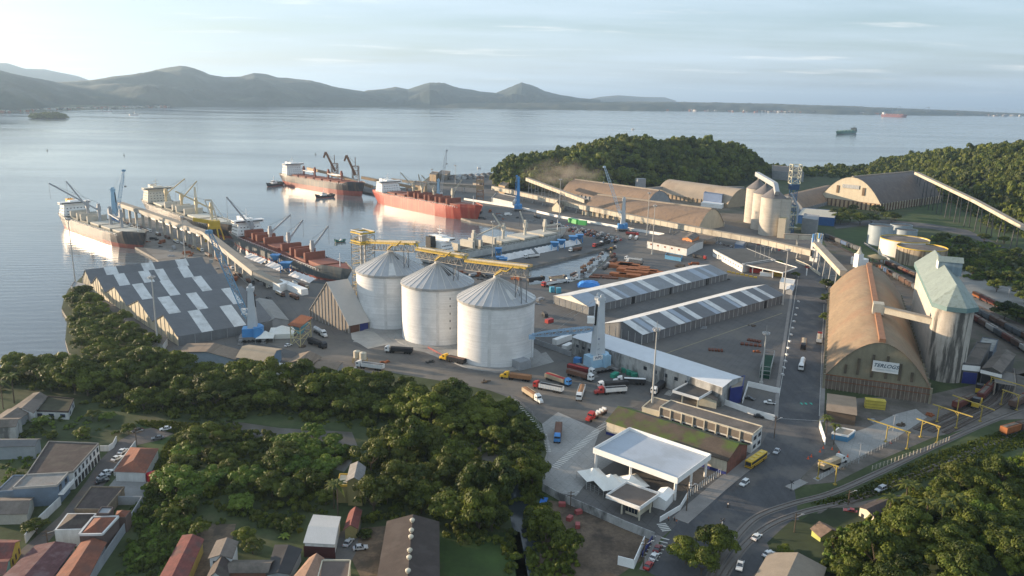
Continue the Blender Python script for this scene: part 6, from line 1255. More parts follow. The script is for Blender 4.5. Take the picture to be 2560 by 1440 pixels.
# ---- harbour cranes
CBL = M("crane_blue", (.07, .25, .52), .5, var=.08); CLB = M("crane_pale_blue", (.30, .47, .60), .5, var=.08); CGW = M("crane_grey_white", (.46, .49, .51), .5, var=.06)
LBB = M("lattice_blue", (.14, .28, .42), .5)
def mcrane(label, base, toppy, tip, pv, bm=CBL, tm=CGW, jm=LBB, s=1.0, rz=0.0, cab=True, horiz=None, lat=True, bh=5.5, jw=2.0, extra=None, tiltpx=None):
 p = g(*base); h = hz(p, toppy); root = thing('harbour_crane', label, 'crane', tuple(p), 'mobile harbour cranes')
 k = MB(); k.box(tuple(Z(p, 1.0)), (12*s, 7*s, 1.6), rz, True)
 for a in (-1, 1):
  k.box(tuple(Z(p, 1.2)+Vector((math.cos(rz)*a*5*s, math.sin(rz)*a*5*s, 0))), (1.6*s, 12*s, .9), rz, True)
  for b in (-1, 1):
   q = p+Vector((math.cos(rz)*a*5*s-math.sin(rz)*b*6*s, math.sin(rz)*a*5*s+math.cos(rz)*b*6*s, 0)); k.box(tuple(q), (2.2*s, 2.2*s, .5), rz, True); k.bar(q, Z(q, 1.6), .6)
 ch = k.build('undercarriage', M("crane_grey", (.22, .21, .20), .7) if not bpy.data.materials.get("crane_grey") else bpy.data.materials["crane_grey"], root)
 for a in range(-3, 4):
  for b in (-1, 1):
   q = p+Vector((math.cos(rz)*a*1.7*s-math.sin(rz)*b*3.4*s, math.sin(rz)*a*1.7*s+math.cos(rz)*b*3.4*s, .75)); n_ = Vector((-math.sin(rz), math.cos(rz), 0))*.5; kk = MB(); kk.tube(q-n_, q+n_, .75, n=10); kk.build('wheel', DARK, ch)
 k = MB(); k.box(tuple(Z(p, 2.6)), (9*s, 5.6*s, bh*.8), rz, True); pr = [(4.4*s*math.cos(a)+0, 4.4*s*math.sin(a)) for a in [rz-1.4+i*.28 for i in range(11)]]
 k.prism([(p.x+a, p.y+b) for a, b in pr]+[(p.x, p.y)], 4.6+.02, 2.6+2+bh*.95); slew = k.build('machine_house', bm, root)
 top = Z(p, h); k = MB(); b0 = Z(p, 2.6+bh*.75); w0, w1 = 2.1*s, 1.25*s; ca, sa = math.cos(rz), math.sin(rz)
 def ring(c, w): return [c+Vector((ca*x-sa*y, sa*x+ca*y, 0)) for x, y in ((-w, -w), (w, -w), (w, w), (-w, w))]
 k.hexa(ring(b0, w0), ring(top-Vector((0, 0, 2)), w1))
 k.box(tuple(top-Vector((0, 0, 2))), (w1*2.6, w1*2.4, 1.6), rz, True)
 for b in (-1, 1): q = top+Vector((-sa*b, ca*b, .2))*w1; k.tube(q-Vector((-sa, ca, 0))*.3, q+Vector((-sa, ca, 0))*.3, .8*s, n=12)
 tw = k.build('tower', tm, root)
 k = MB()
 sl = Vector((ca, sa, 0));
 k.bar(Z(p, h*.62)-sl*(w0*.9), Z(p, h*.9)-sl*(w1*1.12), w1*.9, .3, up=tuple(sl)); k.bar(Z(p, h*.62)+sl*(w0*.9), Z(p, h*.9)+sl*(w1*1.12), w1*.9, .3, up=tuple(sl)); k.build('tower_slot', DARK, tw)
 PV = Z(p, h*pv)+Vector((0, 0, 0)); tl = atdist(p, tip) if horiz is None else horiz
 dj = (tl-PV).normalized(); sd_ = dj.cross(Vector((0, 0, 1))); sd_ = (sd_.normalized() if sd_.length > .05 else Vector((1, 0, 0)))
 PV = PV+Vector((dj.x, dj.y, 0)).normalized()*w0; L = (tl-PV).length; upv = sd_.cross(dj).normalized(); k = MB(); n = max(8, int(L/3.2))
 def bw(t): return jw*s*(.55 if t < .02 else 1.0 if t < .7 else 1.0-.55*(t-.7)/.3)
 cr = [[PV.lerp(tl, i/n)+sd_*a*bw(i/n)*.6+upv*b*bw(i/n)*.6 for a, b in ((-1, -1), (1, -1), (1, 1), (-1, 1))] for i in range(n+1)]
 for i in range(n):
  for c_ in range(4):
   k.bar(cr[i][c_], cr[i+1][c_], .30*s); k.bar(cr[i][c_], cr[i+1][(c_+1) % 4], .18*s); k.bar(cr[i+1][c_], cr[i+1][(c_+1) % 4], .18*s)
 k.box(tuple(tl-Vector((0, 0, .9))), (2.4*s, 2.4*s, 1.6)); jb = k.build('boom', jm, root)
 k = MB(); k.bar(top, PV.lerp(tl, .62)+upv*.8, .14); k.bar(top, tl, .12); k.bar(tl, tl-Vector((0, 0, min(16, max(1, tl.z-6)))), .14); q = tl-Vector((0, 0, min(16, max(1, tl.z-6)))); k.box(tuple(q), (1.5, 1.5, 1.6)); k.build('cable', STEEL, jb)
 if cab:
  hd = Vector((dj.x, dj.y, 0)).normalized(); q = Z(p, h*(pv+.08))+hd*(w0+1.3); k = MB(); k.box(tuple(q), (2.8*s, 2.4*s, 2.4*s), math.atan2(hd.y, hd.x), True); cb_ = k.build('operator_cab', WHITE, root)
  k = MB(); k.box(tuple(q+hd*1.2*s+Vector((0, 0, .7))), (.6, 2.0*s, 1.3*s), math.atan2(hd.y, hd.x), True); k.build('cab_window', GLASS, cb_)
 return root, p, h, slew, tw
def lettering(parent, txt, c, xdir, up, size, m, ex=.04, shear=0):
 cu = bpy.data.curves.new("lt", 'FONT'); cu.body = txt; cu.size = size; cu.extrude = ex; cu.offset = .02; cu.align_x = 'CENTER'; cu.align_y = 'CENTER'; cu.shear = shear
 to = bpy.data.objects.new("t", cu); COL.objects.link(to); dg = bpy.context.evaluated_depsgraph_get(); me = bpy.data.meshes.new_from_object(to.evaluated_get(dg)); bpy.data.objects.remove(to)
 o = bpy.data.objects.new("lettering", me); COL.objects.link(o); me.materials.clear(); me.materials.append(m); o.parent = parent
 r_ = parent
 while r_.parent: r_ = r_.parent
 xd = Vector(xdir).normalized(); u = Vector(up).normalized(); n_ = xd.cross(u); c = Vector(c)-Vector(r_.location)
 o.matrix_basis = Matrix(((xd.x, u.x, n_.x, c.x), (xd.y, u.y, n_.y, c.y), (xd.z, u.z, n_.z, c.z), (0, 0, 0, 1))); return o
LBK = M("letter_dark", (.03, .05, .12), .6)
p = g(1494, 930); q = g(1330, 855, 22)
root, p, h, sl, tw = mcrane('grey-white harbour crane with pale blue lettered base and lowered boom beside the long warehouse', (1492, 925), 740, (1330, 838), .56, bm=CLB, jm=M("lattice_pale_blue", (.27, .40, .53), .5), s=1.25, rz=.5, bh=6.5, jw=1.5)
cdir = Vector((math.cos(.5), math.sin(.5), 0)); nd = Vector((math.sin(.5), -math.cos(.5), 0))
k = MB(); c = Z(p, 6.6)+nd*3.6-cdir*2.2; k.box(tuple(c), (5.4, .2, 2.2), .5, True); bd = k.build('sign_board', WHITE, sl); lettering(bd, "WPS", c+nd*.12+Vector((0, 0, 1.1)), cdir, (0, 0, 1), 1.9, LBK)
for i, ch in enumerate("BIG4"): lettering(tw, ch, Z(p, 16.2-i*2.6)+nd*(2.55-.10*(3-i))-cdir*1.2, cdir, (0, 0, 1), 1.9, LBK)
mcrane('blue and white harbour crane with a long blue lattice boom over the striped roofs', (634, 850), 716, (522, 575), .42, rz=.2, s=1.15, bm=CBL)
mcrane('harbour crane standing at the seaward end of the wharf', (291, 563), 471, (309, 424), .38, s=1.1, tm=CLB, jm=LBB)
mcrane('solid blue harbour crane with its boom folded upright on the far quay', (1295, 527), 443, (1292, 438), .2, tm=CBL, jm=CBL, s=1.0)
mcrane('white towered harbour crane in front of the long gallery, boom raised left', (1556, 577), 495, (1511, 415), .45, jm=M("lattice_white_blue", (.42, .52, .60), .5), s=1.05)
mcrane('pale harbour crane rising behind the red ship', (1096, 520), 448, (1117, 374), .4, tm=CLB, jm=CGW, s=1.0)
# ---- ship loaders on the far pier
BRN = M("loader_brown", (.22, .12, .07), .7, var=.15); TANL = M("loader_tan", (.34, .235, .14), .7, var=.15)
def loader(label, base, tippx, elbow):
 p = g(*base); root = thing('ship_loader', label, 'ship loader', tuple(p), 'brown ship loaders'); k = MB(); h = 30
 for z in range(0, h, 6):
  for sx, sy, tx, ty in ((-1, -1, 1, -1), (1, -1, 1, 1), (1, 1, -1, 1), (-1, 1, -1, -1)):
   a = Z(p, z)+Vector((sx*4, sy*4, 0)); b = Z(p, z)+Vector((tx*4, ty*4, 0)); up = Vector((0, 0, 6)); k.bar(a, a+up, .8); k.bar(a+up, b+up, .5); k.bar(a, b+up, .4)
 k.build('tower', BRN, root); e = atdist(p, elbow); t = atdist(p, tippx); k = MB(); k.bar(e, t, 3.4, 3.0); k.bar(t, t+Vector((-3, 0, -8)), 2.2); k.build('boom', BRN, root)
 k = MB(); k.bar(Z(p, h+4), t, .3); k.bar(Z(p, h), Z(p, h+12), .8); k.build('stay', BRN, root)
loader('left one of the two brown ship loaders with raised booms', (838, 462), (814, 380), (838, 428))
loader('right one of the two brown ship loaders with raised booms', (890, 470), (866, 388), (889, 438))
gal('brown sloping gallery feeding the ship loaders over the water', [(930, 470, 9), (838, 440, 20), (770, 424, 18)], m=TANL, every=40, joint=False, legm=BRN)
gal('tan shore gallery behind the red ship leading to the loaders', [(1050, 475, 8), (985, 462, 14), (905, 447, 18)], m=TANL, every=40, joint=False, legm=BRN)
for x, y in ((885, 474), (910, 478)):
 pass
b = g(1200, 503); tw = thing('lattice_tower', 'brown lattice transfer tower at the start of the long quay wall', 'tower', tuple(b)); k = MB(); hh = hz(b, 437)
for z in range(0, int(hh)-5, 6):
 for sx, sy, tx, ty in ((-1, -1, 1, -1), (1, -1, 1, 1), (1, 1, -1, 1), (-1, 1, -1, -1)):
  a = Z(b, z)+Vector((sx*4, sy*4, 0)); c = Z(b, z)+Vector((tx*4, ty*4, 0)); up = Vector((0, 0, 6)); k.bar(a, a+up, .8); k.bar(a+up, c+up, .6); k.bar(a, c+up, .4)
k.build('frame', BRN, tw); k = MB(); k.box(tuple(Z(b, hh*.45)), (9, 9, 5), 0, True); k.box(tuple(Z(b, hh*.72)), (9, 9, 3), 0, True); k.build('machine_floor', TANL, tw)
b = g(538, 602); root = thing('yellow_ship_loader', 'yellow and white ship loader straddling between wharf gallery and cream ship', 'ship loader', tuple(b)); k = MB()
k.box(tuple(Z(b, 11)), (9, 9, 7), .5, True)
for a in (-1, 1):
 for c in (-1, 1): k.bar(Z(b, 0)+Vector((a*6, c*6, 0)), Z(b, 12)+Vector((a*3.5, c*3.5, 0)), 1.0)
k.build('portal', YEL, root); e = atdist(b, (482, 548)); k = MB(); k.bar(Z(b, 16), e, 3.2, 3.0); k.build('boom', YEL, root)
k = MB(); t1 = atdist(b, (512, 500)); t2 = atdist(b, (528, 500)); k.bar(Z(b, 14), t1, 1.0); k.bar(Z(b, 14)+Vector((4, 0, 0)), t2, 1.0); k.bar(t1, t2, 1.4); k.bar(t2, Z(b, 18)+Vector((10, 0, 0)), .4); k.build('a_frame', IVORY, root)
for i, (x, y, t) in enumerate(((2214, 287, 270), (2226, 287, 269), (2236, 287, 270), (2248, 287, 266), (2320, 288, 267))):
 p = g(x, y, 0); h = hz((p.x, p.y, 0), t, 0); k = MB()
 for a in (-1, 1): k.bar(p+Vector((a*h*.25, 0, 0)), p+Vector((a*h*.2, 0, h*.7)), h*.05)
 k.bar(p+Vector((-h*.9, 0, h*.62)), p+Vector((h*.6, 0, h*.62)), h*.06); k.bar(p+Vector((0, 0, h*.6)), p+Vector((0, 0, h)), h*.05); k.bar(p+Vector((0, 0, h)), p+Vector((-h*.9, 0, h*.65)), h*.03)
 solo('container_crane', k, M("far_crane", (.10, .14, .18), .8) if i == 0 else bpy.data.materials["far_crane"], 'tiny container crane on the skyline of the far spit', 'crane', 'far container cranes', org=tuple(p))
# ------------------------------------------------------------------ vehicles
TYRE = M("tyre", (.018, .018, .018), .85, var=.1); CHAS = M("chassis", (.05, .05, .05), .7)
CW = (.68, .68, .66); CRED = (.36, .035, .03); CBLU = (.06, .22, .50); CYEL = (.70, .42, .03); CBLK = (.025, .025, .028); CSIL = (.38, .40, .42); CORG = (.30, .15, .07); CBGE = (.42, .33, .22); CBRN = (.14, .07, .045); CGRN = (.05, .35, .08); CDRD = (.16, .02, .02); CGRY = (.12, .125, .13)
def wheelmesh(r_, w): k = MB(); k.tube((0, -w/2, 0), (0, w/2, 0), r_, n=12); k.tube((0, -w/2-.01, 0), (0, w/2+.01, 0), r_*.45, n=8); return k.mesh('wheel')
def addwheels(root, me, pos):
 for p in pos: o = bpy.data.objects.new('wheel', me); COL.objects.link(o); o.location = p; o.parent = root
def car_proto(kind='sedan'):
 root = thing('parked_car', 'car', 'car', (0, 0, 0), local=True)
 L, W, H = {'sedan': (4.3, 1.75, 1.45), 'suv': (4.5, 1.82, 1.72), 'pickup': (5.0, 1.85, 1.75)}[kind]
 prof = {'sedan': [(-.5, .32), (-.5, .72), (-.46, .80), (-.34, .86), (.20, .88), (.44, .72), (.5, .60), (.5, .32)],
   'suv': [(-.5, .35), (-.5, .85), (-.47, .98), (.18, .98), (.43, .88), (.5, .70), (.5, .35)],
   'pickup': [(-.5, .45), (-.5, .95), (-.12, .95), (-.12, 1.0), (.24, 1.0), (.46, .88), (.5, .75), (.5, .45)]}[kind]
 def ext(pr, w0, w1, zt):
  k = MB(); n = len(pr); a = [(x*L, -(w0 if z < zt else w1)/2, z) for x, z in pr]; b = [(x*L, (w0 if z < zt else w1)/2, z) for x, z in pr]
  k.add(a+b, [tuple(range(n)), tuple(range(n, 2*n))[::-1]]+[(i, n+i, n+(i+1) % n, (i+1) % n) for i in range(n)]); return k
 b = ext(prof, W, W*.95, .8); b.build('body', paint(CW, .28, spec=.6), root)
 cabs = {'sedan': [(-.36, .84), (-.26, 1.30), (-.20, H-.05), (.04, H-.05), (.22, .86)], 'suv': [(-.47, .96), (-.44, 1.5), (-.36, H-.06), (.06, H-.06), (.24, .96)], 'pickup': [(-.14, .96), (-.12, H-.06), (.10, H-.06), (.24, .98)]}[kind]
 g_ = ext(cabs, W*.93, W*.78, 1.1); g_.build('windows', GLASS, root)
 r0, r1 = (-.25, .05) if kind == 'sedan' else (-.43, .07) if kind == 'suv' else (-.12, .11)
 k = MB(); k.box(((r0+r1)/2*L, 0, H-.06), ((r1-r0)*L, W*.80, .08), 0, True)
 for s in (-1, 1): k.bar(((r0-.03)*L, s*W*.44, .9), (r0*L+.05, s*W*.39, H), .09); k.bar(((r1+.12)*L, s*W*.44, .9), (r1*L, s*W*.39, H), .09); k.bar(((r0+r1)/2*L, s*W*.45, .9), ((r0+r1)/2*L, s*W*.40, H), .09)
 k.build('roof', paint(CW, .28, spec=.6), root)
 if kind == 'pickup': k = MB(); k.box((-.31*L, 0, .80), (.34*L, W*.8, .17), 0, True); k.build('cargo_bed', DARK, root)
 for s in (-1, 1):
  k = MB(); k.box((.493*L, s*W*.36, .62), (.08, .32, .16), 0, True); k.build('headlight', M("lamp_glass", (.7, .7, .68), .2) if not bpy.data.materials.get("lamp_glass") else bpy.data.materials["lamp_glass"], root)
  k = MB(); k.box((-.495*L, s*W*.37, .68), (.06, .28, .18), 0, True); k.build('tail_light', M("red_lamp", (.4, .02, .02), .3) if not bpy.data.materials.get("red_lamp") else bpy.data.materials["red_lamp"], root)
 me = wheelmesh(.33, .24); me.materials.append(TYRE); addwheels(root, me, [(a*L*.31, s*W*.44, .33) for a in (-1, 1) for s in (-1, 1)]); return root
CARS = {k: car_proto(k) for k in ('sedan', 'suv', 'pickup')}
def place(px0, px1, z=2.06):
 a, b = g(*px0, z), g(*px1, z); d = b-a; return (a+b)/2, math.atan2(d.y, d.x), d.length
_lab = {}
def car(kind, rear, front, col, label, group=None, z=2.06, name=None):
 c, rz, L = place(rear, front, z); r_ = dup(CARS[kind], c, rz, label, group, mats={'body': paint(col, .28, spec=.6), 'roof': paint(col, .28, spec=.6)}); return r_
car('sedan', (1878, 1357), (1904, 1335), CW, 'white sedan driving beside the curved rails at the bottom right')
car('sedan', (1908, 1396), (1934, 1381), CW, 'white sedan half a car ahead near the rails by the bottom hall')
car('pickup', (1853, 1405), (1846, 1432), CW, 'white and red pickup nearest the bottom edge by the rails')
car('sedan', (1627, 1406), (1643, 1385), CW, 'white sedan parked between two red cars by the corner wall')
car('sedan', (1614, 1427), (1628, 1408), CRED, 'bright red sedan parked behind the white one by the corner wall')
car('sedan', (1638, 1384), (1650, 1366), CDRD, 'dark red sedan parked ahead of the white one by the corner wall')
car('suv', (1872, 1203), (1849, 1220), CW, 'white suv driving down the main road near the large canopy')
car('sedan', (1950, 1122), (1933, 1141), CSIL, 'pale silver car on the main road just past the yellow bus')
car('suv', (2213, 1222), (2190, 1231), CSIL, 'silver suv parked on the lane below the railway')
car('sedan', (2138, 1284), (2113, 1279), CRED, 'red car with a white bonnet on the lane by the cream cottage')
car('suv', (789, 1386), (827, 1384), CW, 'white suv in front of the white-roofed garage')
car('sedan', (885, 1375), (917, 1371), CSIL, 'silver sedan on the grass beside the dirt lane')
car('sedan', (864, 1368), (878, 1352), CSIL, 'silver hatchback parked below the narrow mossy-tiled hut')
car('sedan', (429, 1073), (399, 1077), CW, 'white sedan parked at the end of the dirt track')
car('sedan', (409, 1096), (380, 1100), CGRY, 'grey sedan parked on the grass below the white one')
car('sedan', (352, 1077), (336, 1082), CBLK, 'black car half hidden by the tree at the track')
car('sedan', (300, 1136), (314, 1126), CW, 'white car parked topmost by the terracotta house wall')
car('sedan', (284, 1153), (303, 1144), CW, 'white car second from the top by the terracotta house wall')
car('sedan', (259, 1188), (279, 1180), CW, 'white car third from the top on the village street')
car('sedan', (247, 1199), (270, 1190), CSIL, 'pale silver car just above the black one on the village street')
car('sedan', (242, 1210), (268, 1202), CBLK, 'black car lowest of those parked on the village street')
car('sedan', (713, 868), (728, 863), CW, 'white car parked beside the steel loading frame')
car('pickup', (1938, 1011), (1910, 1008), CW, 'white pickup in the parking court beside the street')
car('sedan', (1868, 997), (1880, 1000), CBLK, 'dark car in the corner of the parking court')
car('sedan', (1886, 1042), (1908, 1045), CBLK, 'black car outside the parking court wall')
car('sedan', (2003, 658), (2016, 662), CW, 'white car at the top of the main street near the gate')
car('suv', (2014, 668), (2022, 672), CRED, 'dark red car behind the white one at the top of the street')
car('sedan', (2344, 592), (2358, 589), CW, 'white car on the tank farm road, nearer the tanks')
car('sedan', (2342, 598), (2330, 595), CSIL, 'silver car on the tank farm road behind the white tank')
car('suv', (1352, 1016), (1340, 1012), CW, 'x') if False else None
def bus():
 c, rz, L = place((1912, 1143), (1866, 1175)); root = thing('bus', 'yellow bus parked along the pavement of the main road', 'bus', tuple(c), None, rz, local=True); L = 12.5
 k = MB(); k.box((0, 0, .5), (L, 2.5, 2.6), 0, True); k.build('body', paint((.62, .40, .02), .35), root)
 k = MB(); k.box((0, 0, 1.75), (L*.94, 2.56, .95), 0, True); k.box((L/2-.02, 0, 1.3), (.12, 2.2, 1.4), 0, True); k.build('window_band', GLASS, root)
 k = MB();
 for x in (-4, -1.2, 1.6, 4.2): k.box((x, 0, 3.1), (1.3, 1.5, .22), 0, True)
 k.build('roof_hatch', paint((.60, .44, .10), .4), root); k = MB(); k.box((0, 0, .9), (L+.02, 2.54, .25), 0, True); k.build('stripe', paint((.12, .02, .02)), root)
 me = wheelmesh(.5, .32); me.materials.append(TYRE); addwheels(root, me, [(a, s*1.15, .5) for a in (-3.6, 3.9) for s in (-1, 1)])
bus()
def truck_proto(bonnet, L=15.0, kind='bulk', n_ax=3):
 root = thing('cargo_truck', 'truck', 'truck', (0, 0, 0), local=True); k = MB(); hx = L/2
 cx = hx-(3.0 if bonnet else 1.3)
 k.box((cx-.1, 0, .9), (2.3, 2.45, 2.15), 0, True)
 k.hexa([(cx-1.15, -1.2, 3.05), (cx+1.0, -1.2, 3.05), (cx+1.0, 1.2, 3.05), (cx-1.15, 1.2, 3.05)], [(cx-1.15, -1.1, 3.7), (cx-.1, -1.05, 3.55), (cx-.1, 1.05, 3.55), (cx-1.15, 1.1, 3.7)])
 if bonnet: k.hexa([(cx+1.0, -1.05, .7), (hx, -.95, .7), (hx, .95, .7), (cx+1.0, 1.05, .7)], [(cx+1.0, -1.05, 2.15), (hx-.1, -.8, 1.75), (hx-.1, .8, 1.75), (cx+1.0, 1.05, 2.15)])
 cab = k.build('cab', paint(CW), root)
 k = MB(); k.box((cx+1.06, 0, 2.2), (.06, 2.1, .8), 0, True)
 for s in (-1, 1): k.box((cx+.2, s*1.23, 2.15), (1.0, .05, .7), 0, True)
 k.build('windscreen', GLASS, cab)
 k = MB(); k.box((0, 0, .75), (L*.96, .9, .35), 0, True)
 for s in (-1, 1): k.box((cx-1.9, s*.95, .5), (1.2, .5, .6), 0, True)
 k.build('chassis', CHAS, root)
 t0 = -hx; t1 = cx-1.9; tl = t1-t0; tm = (t0+t1)/2
 if kind == 'tank':
  for i in range(3):
   kk = MB(); kk.tube((t0+tl*(i/3+.02), 0, 2.2), (t0+tl*((i+1)/3-.02), 0, 2.2), 1.2, n=16); kk.build('tank', paint(CSIL, .3), root)
 elif kind == 'flat':
  k = MB(); k.box((tm, 0, 1.15), (tl, 2.5, .25), 0, True); k.build('trailer', paint(CBRN), root)
  for i in range(4): kk = MB(); kk.tube((t0+tl*(.12+.24*i), -.9, 1.9), (t0+tl*(.12+.24*i), .9, 1.9), .62, n=12); kk.build('cargo', paint(CW), root)
 else:
  k = MB(); w = 2.55; h = 1.75
  for s in (-1, 1): k.box((tm, s*w/2, 1.2), (tl, .12, h), 0, True)
  for x in (t0+.06, t1-.06): k.box((x, 0, 1.2), (.12, w, h), 0, True)
  k.box((tm, 0, 1.1), (tl, w, .2), 0, True)
  for s in (-1, 1):
   for i in range(9): k.box((t0+tl*(i+.5)/9, s*(w/2+.09), 1.25), (.1, .08, h-.15), 0, True)
  k.build('trailer', paint(CW), root)
  k = MB(); nn = 6
  vs = [(t0+.15+(tl-.3)*i/nn, y, 2.8+.32*math.sin(math.pi*(j+.0)/4)*(.8+.3*math.sin(i*1.7))) for i in range(nn+1) for j, y in enumerate((-1.2, -.6, 0, .6, 1.2))]
  k.add(vs, [(i*5+j, (i+1)*5+j, (i+1)*5+j+1, i*5+j+1) for i in range(nn) for j in range(4)]); k.build('cargo', paint(CORG), root)
 me = wheelmesh(.52, .5); me.materials.append(TYRE)
 xs = [hx-1.2, cx-2.0, cx-3.2]+[t0+1.2+1.3*i for i in range(n_ax)]
 addwheels(root, me, [(x, s*1.05, .52) for x in xs for s in (-1, 1)]); return root
TR = {('b', 'bulk'): truck_proto(True), ('f', 'bulk'): truck_proto(False, 14.5), ('f', 'tank'): truck_proto(False, 14.5, 'tank'), ('b', 'flat'): truck_proto(True, 14, 'flat'), ('b', 'tank'): truck_proto(True, 14, 'tank')}
def truck(rear, front, cab, trailer, cargo, label, kind='bulk', cabk='f', group=None, sc=None):
 c, rz, L = place(rear, front); pr = TR[(cabk, kind)]; s = 1.0
 return dup(pr, c, rz, label, group, sc=sc or 1.0, mats={'cab': paint(cab, .35), 'trailer': paint(trailer, .6), 'cargo': paint(cargo, .8), 'tank': paint(trailer, .3)})
T_ = truck
T_((1322, 953), (1256, 945), CYEL, CORG, CORG, 'yellow bonneted truck with an orange grain trailer nearest the forest', cabk='b')
T_((1315, 985), (1349, 1008), CW, CBGE, CORG, 'white bonneted truck with a beige grain trailer at the forest corner', cabk='b')
T_((1400, 982), (1340, 970), CRED, CW, CBLK, 'red cab truck with a white side trailer among the waiting trucks')
T_((1362, 945), (1430, 968), CBLU, CBGE, CRED, 'blue cab truck with a long low pale trailer')
T_((1420, 923), (1486, 940), CW, CDRD, CRED, 'white cab truck with a dark red trailer behind the near harbour crane')
T_((1418, 936), (1484, 955), CW, CBRN, CBRN, 'white cab truck with a brown trailer alongside the dark red one')
T_((1457, 972), (1445, 1008), CW, CW, CORG, 'white cab truck facing out with a tipped rusty load')
T_((1560, 981), (1490, 986), CRED, CW, CBLK, 'red bonneted truck with a white and black trailer by the warehouse', cabk='b')
T_((1566, 967), (1498, 972), CW, CBLK, CBLK, 'white cab truck with a black trailer behind the red bonneted one')
T_((1603, 961), (1543, 958), CW, CBLK, CW, 'white cab truck with a long dark and white trailer closest to the warehouse wall', cabk='b')
T_((1655, 968), (1636, 985), CW, CBLK, CBLK, 'white cab truck partly hidden behind the tall lamp mast')
T_((1514, 1030), (1467, 1056), CRED, CBRN, CW, 'white and red truck carrying pale round tanks by the louvred annex', 'flat', 'b')
T_((1397, 1070), (1392, 1112), CBLU, CBRN, CBRN, 'bright blue cab truck with a brown load on the pale forecourt')
T_((1028, 884), (966, 880), CW, CBLK, CBLK, 'white cab truck with black trailer in front of the middle silo')
T_((1162, 912), (1101, 898), CYEL, CBLK, CBRN, 'yellow bonneted truck with a black load in front of the silos', cabk='b')
T_((786, 828), (817, 846), CW, CSIL, CSIL, 'white bonneted tanker truck beside the steep striped shed', 'tank', 'b')
T_((776, 858), (812, 872), CBLK, CBLK, CBLK, 'black trailer truck beside the white tanker')
T_((955, 926), (895, 918), CW, CW, CGRY, 'white flatbed truck by the forest edge below the silos')
T_((2010, 848), (2006, 886), CBLK, CORG, CBGE, 'dark truck with a tan tarpaulin load coming down the main street')
T_((2046, 868), (2050, 836), CRED, CW, CBGE, 'truck with a beige load heading up the main street')
T_((2008, 903), (2000, 934), CW, CW, CW, 'white tanker truck in the middle of the main street', 'tank')
T_((2065, 1172), (2098, 1158), CW, CBGE, CBGE, 'white and beige truck parked under the low yellow gantry', cabk='b')
T_((1728, 642), (1770, 650), CRED, CBLK, CBLK, 'red cab flatbed truck near the head of the grey striped shed', sc=.9)
T_((1396, 709), (1350, 719), CRED, CW, CBRN, 'red cab truck with a pale trailer in the queue by the basin')
T_((1380, 709), (1421, 706), CW, CW, CBLK, 'white truck nose to tail with the red cab one by the basin')
T_((1322, 706), (1358, 701), CBLK, CBLK, CBLK, 'black trailer truck behind the red cab one by the basin')
T_((1372, 703), (1418, 697), CGRY, CBGE, CBRN, 'grey truck right at the near edge of the basin')
q = [((1424, 704), (1450, 689), CW, CW), ((1422, 695), (1447, 683), CW, CBLK), ((1446, 690), (1472, 673), CBLK, CBRN), ((1447, 678), (1470, 663), CW, CORG), ((1466, 668), (1484, 655), CBLK, CORG), ((1472, 660), (1490, 648), CW, CBLK),
 ((1487, 654), (1506, 641), CW, CSIL), ((1494, 645), (1512, 633), CW, CBLK), ((1514, 634), (1534, 622), CYEL, CBLK), ((1522, 628), (1544, 618), CW, CBLK), ((1524, 650), (1541, 636), CRED, CBRN), ((1506, 677), (1524, 663), CW, CGRY), ((1524, 662), (1542, 652), CBLK, CBRN)]
nm = ['first', 'second', 'third', 'fourth', 'fifth', 'sixth', 'seventh', 'eighth', 'ninth', 'tenth']
for i, (a, b, c1, c2) in enumerate(q[:10]): T_(a, b, c1, c2, CBRN, '%s truck from the near end of the queue curving round the basin' % nm[i], group='trucks queuing round the basin', sc=.76)
T_(*q[10][:4], CBRN, 'red cab truck standing apart from the queue by the basin', sc=.8); T_(*q[11][:4], CGRY, 'white cab truck beside the rusty steel stack, left'); T_(*q[12][:4], CBRN, 'dark truck touching the corner of the rusty steel stack')
T_((1605, 655), (1560, 650), CW, CW, CBLK, 'white trailer truck above the rusty steel stack'); T_((1608, 662), (1564, 656), CW, CGRY, CBLK, 'grey trailer truck just above the rusty steel stack')
T_((1350, 642), (1308, 647), CW, CW, CBLK, 'white truck on the finger quay below the open white hatch'); T_((1455, 625), (1420, 631), CW, CBRN, CBRN, 'white cab truck on the finger quay near the blue hoppers')
T_((1532, 606), (1492, 615), CW, CBLK, CBLK, 'long black trailer at the root of the finger quay'); T_((1512, 612), (1476, 621), CRED, CBLK, CBRN, 'red cab truck at the root of the finger quay')
T_((1562, 586), (1600, 590), CRED, CDRD, CRED, 'red flatbed truck parked in the open yard', sc=.9)
for i, (x, y) in enumerate(((1572, 599), (1587, 601))): T_((x+7, y-9), (x, y+3), CW, CW, CW, ['white cab truck on the left of a parked pair below the red flatbed', 'white cab truck on the right of a parked pair below the red flatbed'][i], sc=.85)
T_((1352, 548), (1333, 540), CGRY, CGRY, CGRY, 'grey truck alone on the far quay')
k0 = [(322, 563), (340, 568), (356, 574), (372, 579), (395, 588), (418, 596), (440, 606), (458, 612), (478, 620), (500, 627), (520, 640), (545, 652), (575, 672), (592, 690), (625, 707), (668, 716), (700, 738), (735, 745), (645, 700), (742, 712), (760, 720)]
cl = [CORG, CBRN, CBRN, CBLK, CBGE, CBRN, CW, CW, CBRN, CYEL, CGRY, CBRN]
for i, (x, y) in enumerate(k0): T_((x-11, y-6), (x+13, y+7), cl[(i*5) % 12] if i % 3 else CW, cl[i % 12], cl[(i+3) % 12], 'trailer truck parked in the long line under the pier conveyor' if i < 12 else 'trailer truck parked at the landward end of the pier conveyor', group='trucks under the pier conveyor' if i < 12 else 'trucks by the conveyor head house', sc=.8)
rr = random.Random(5); n = 0
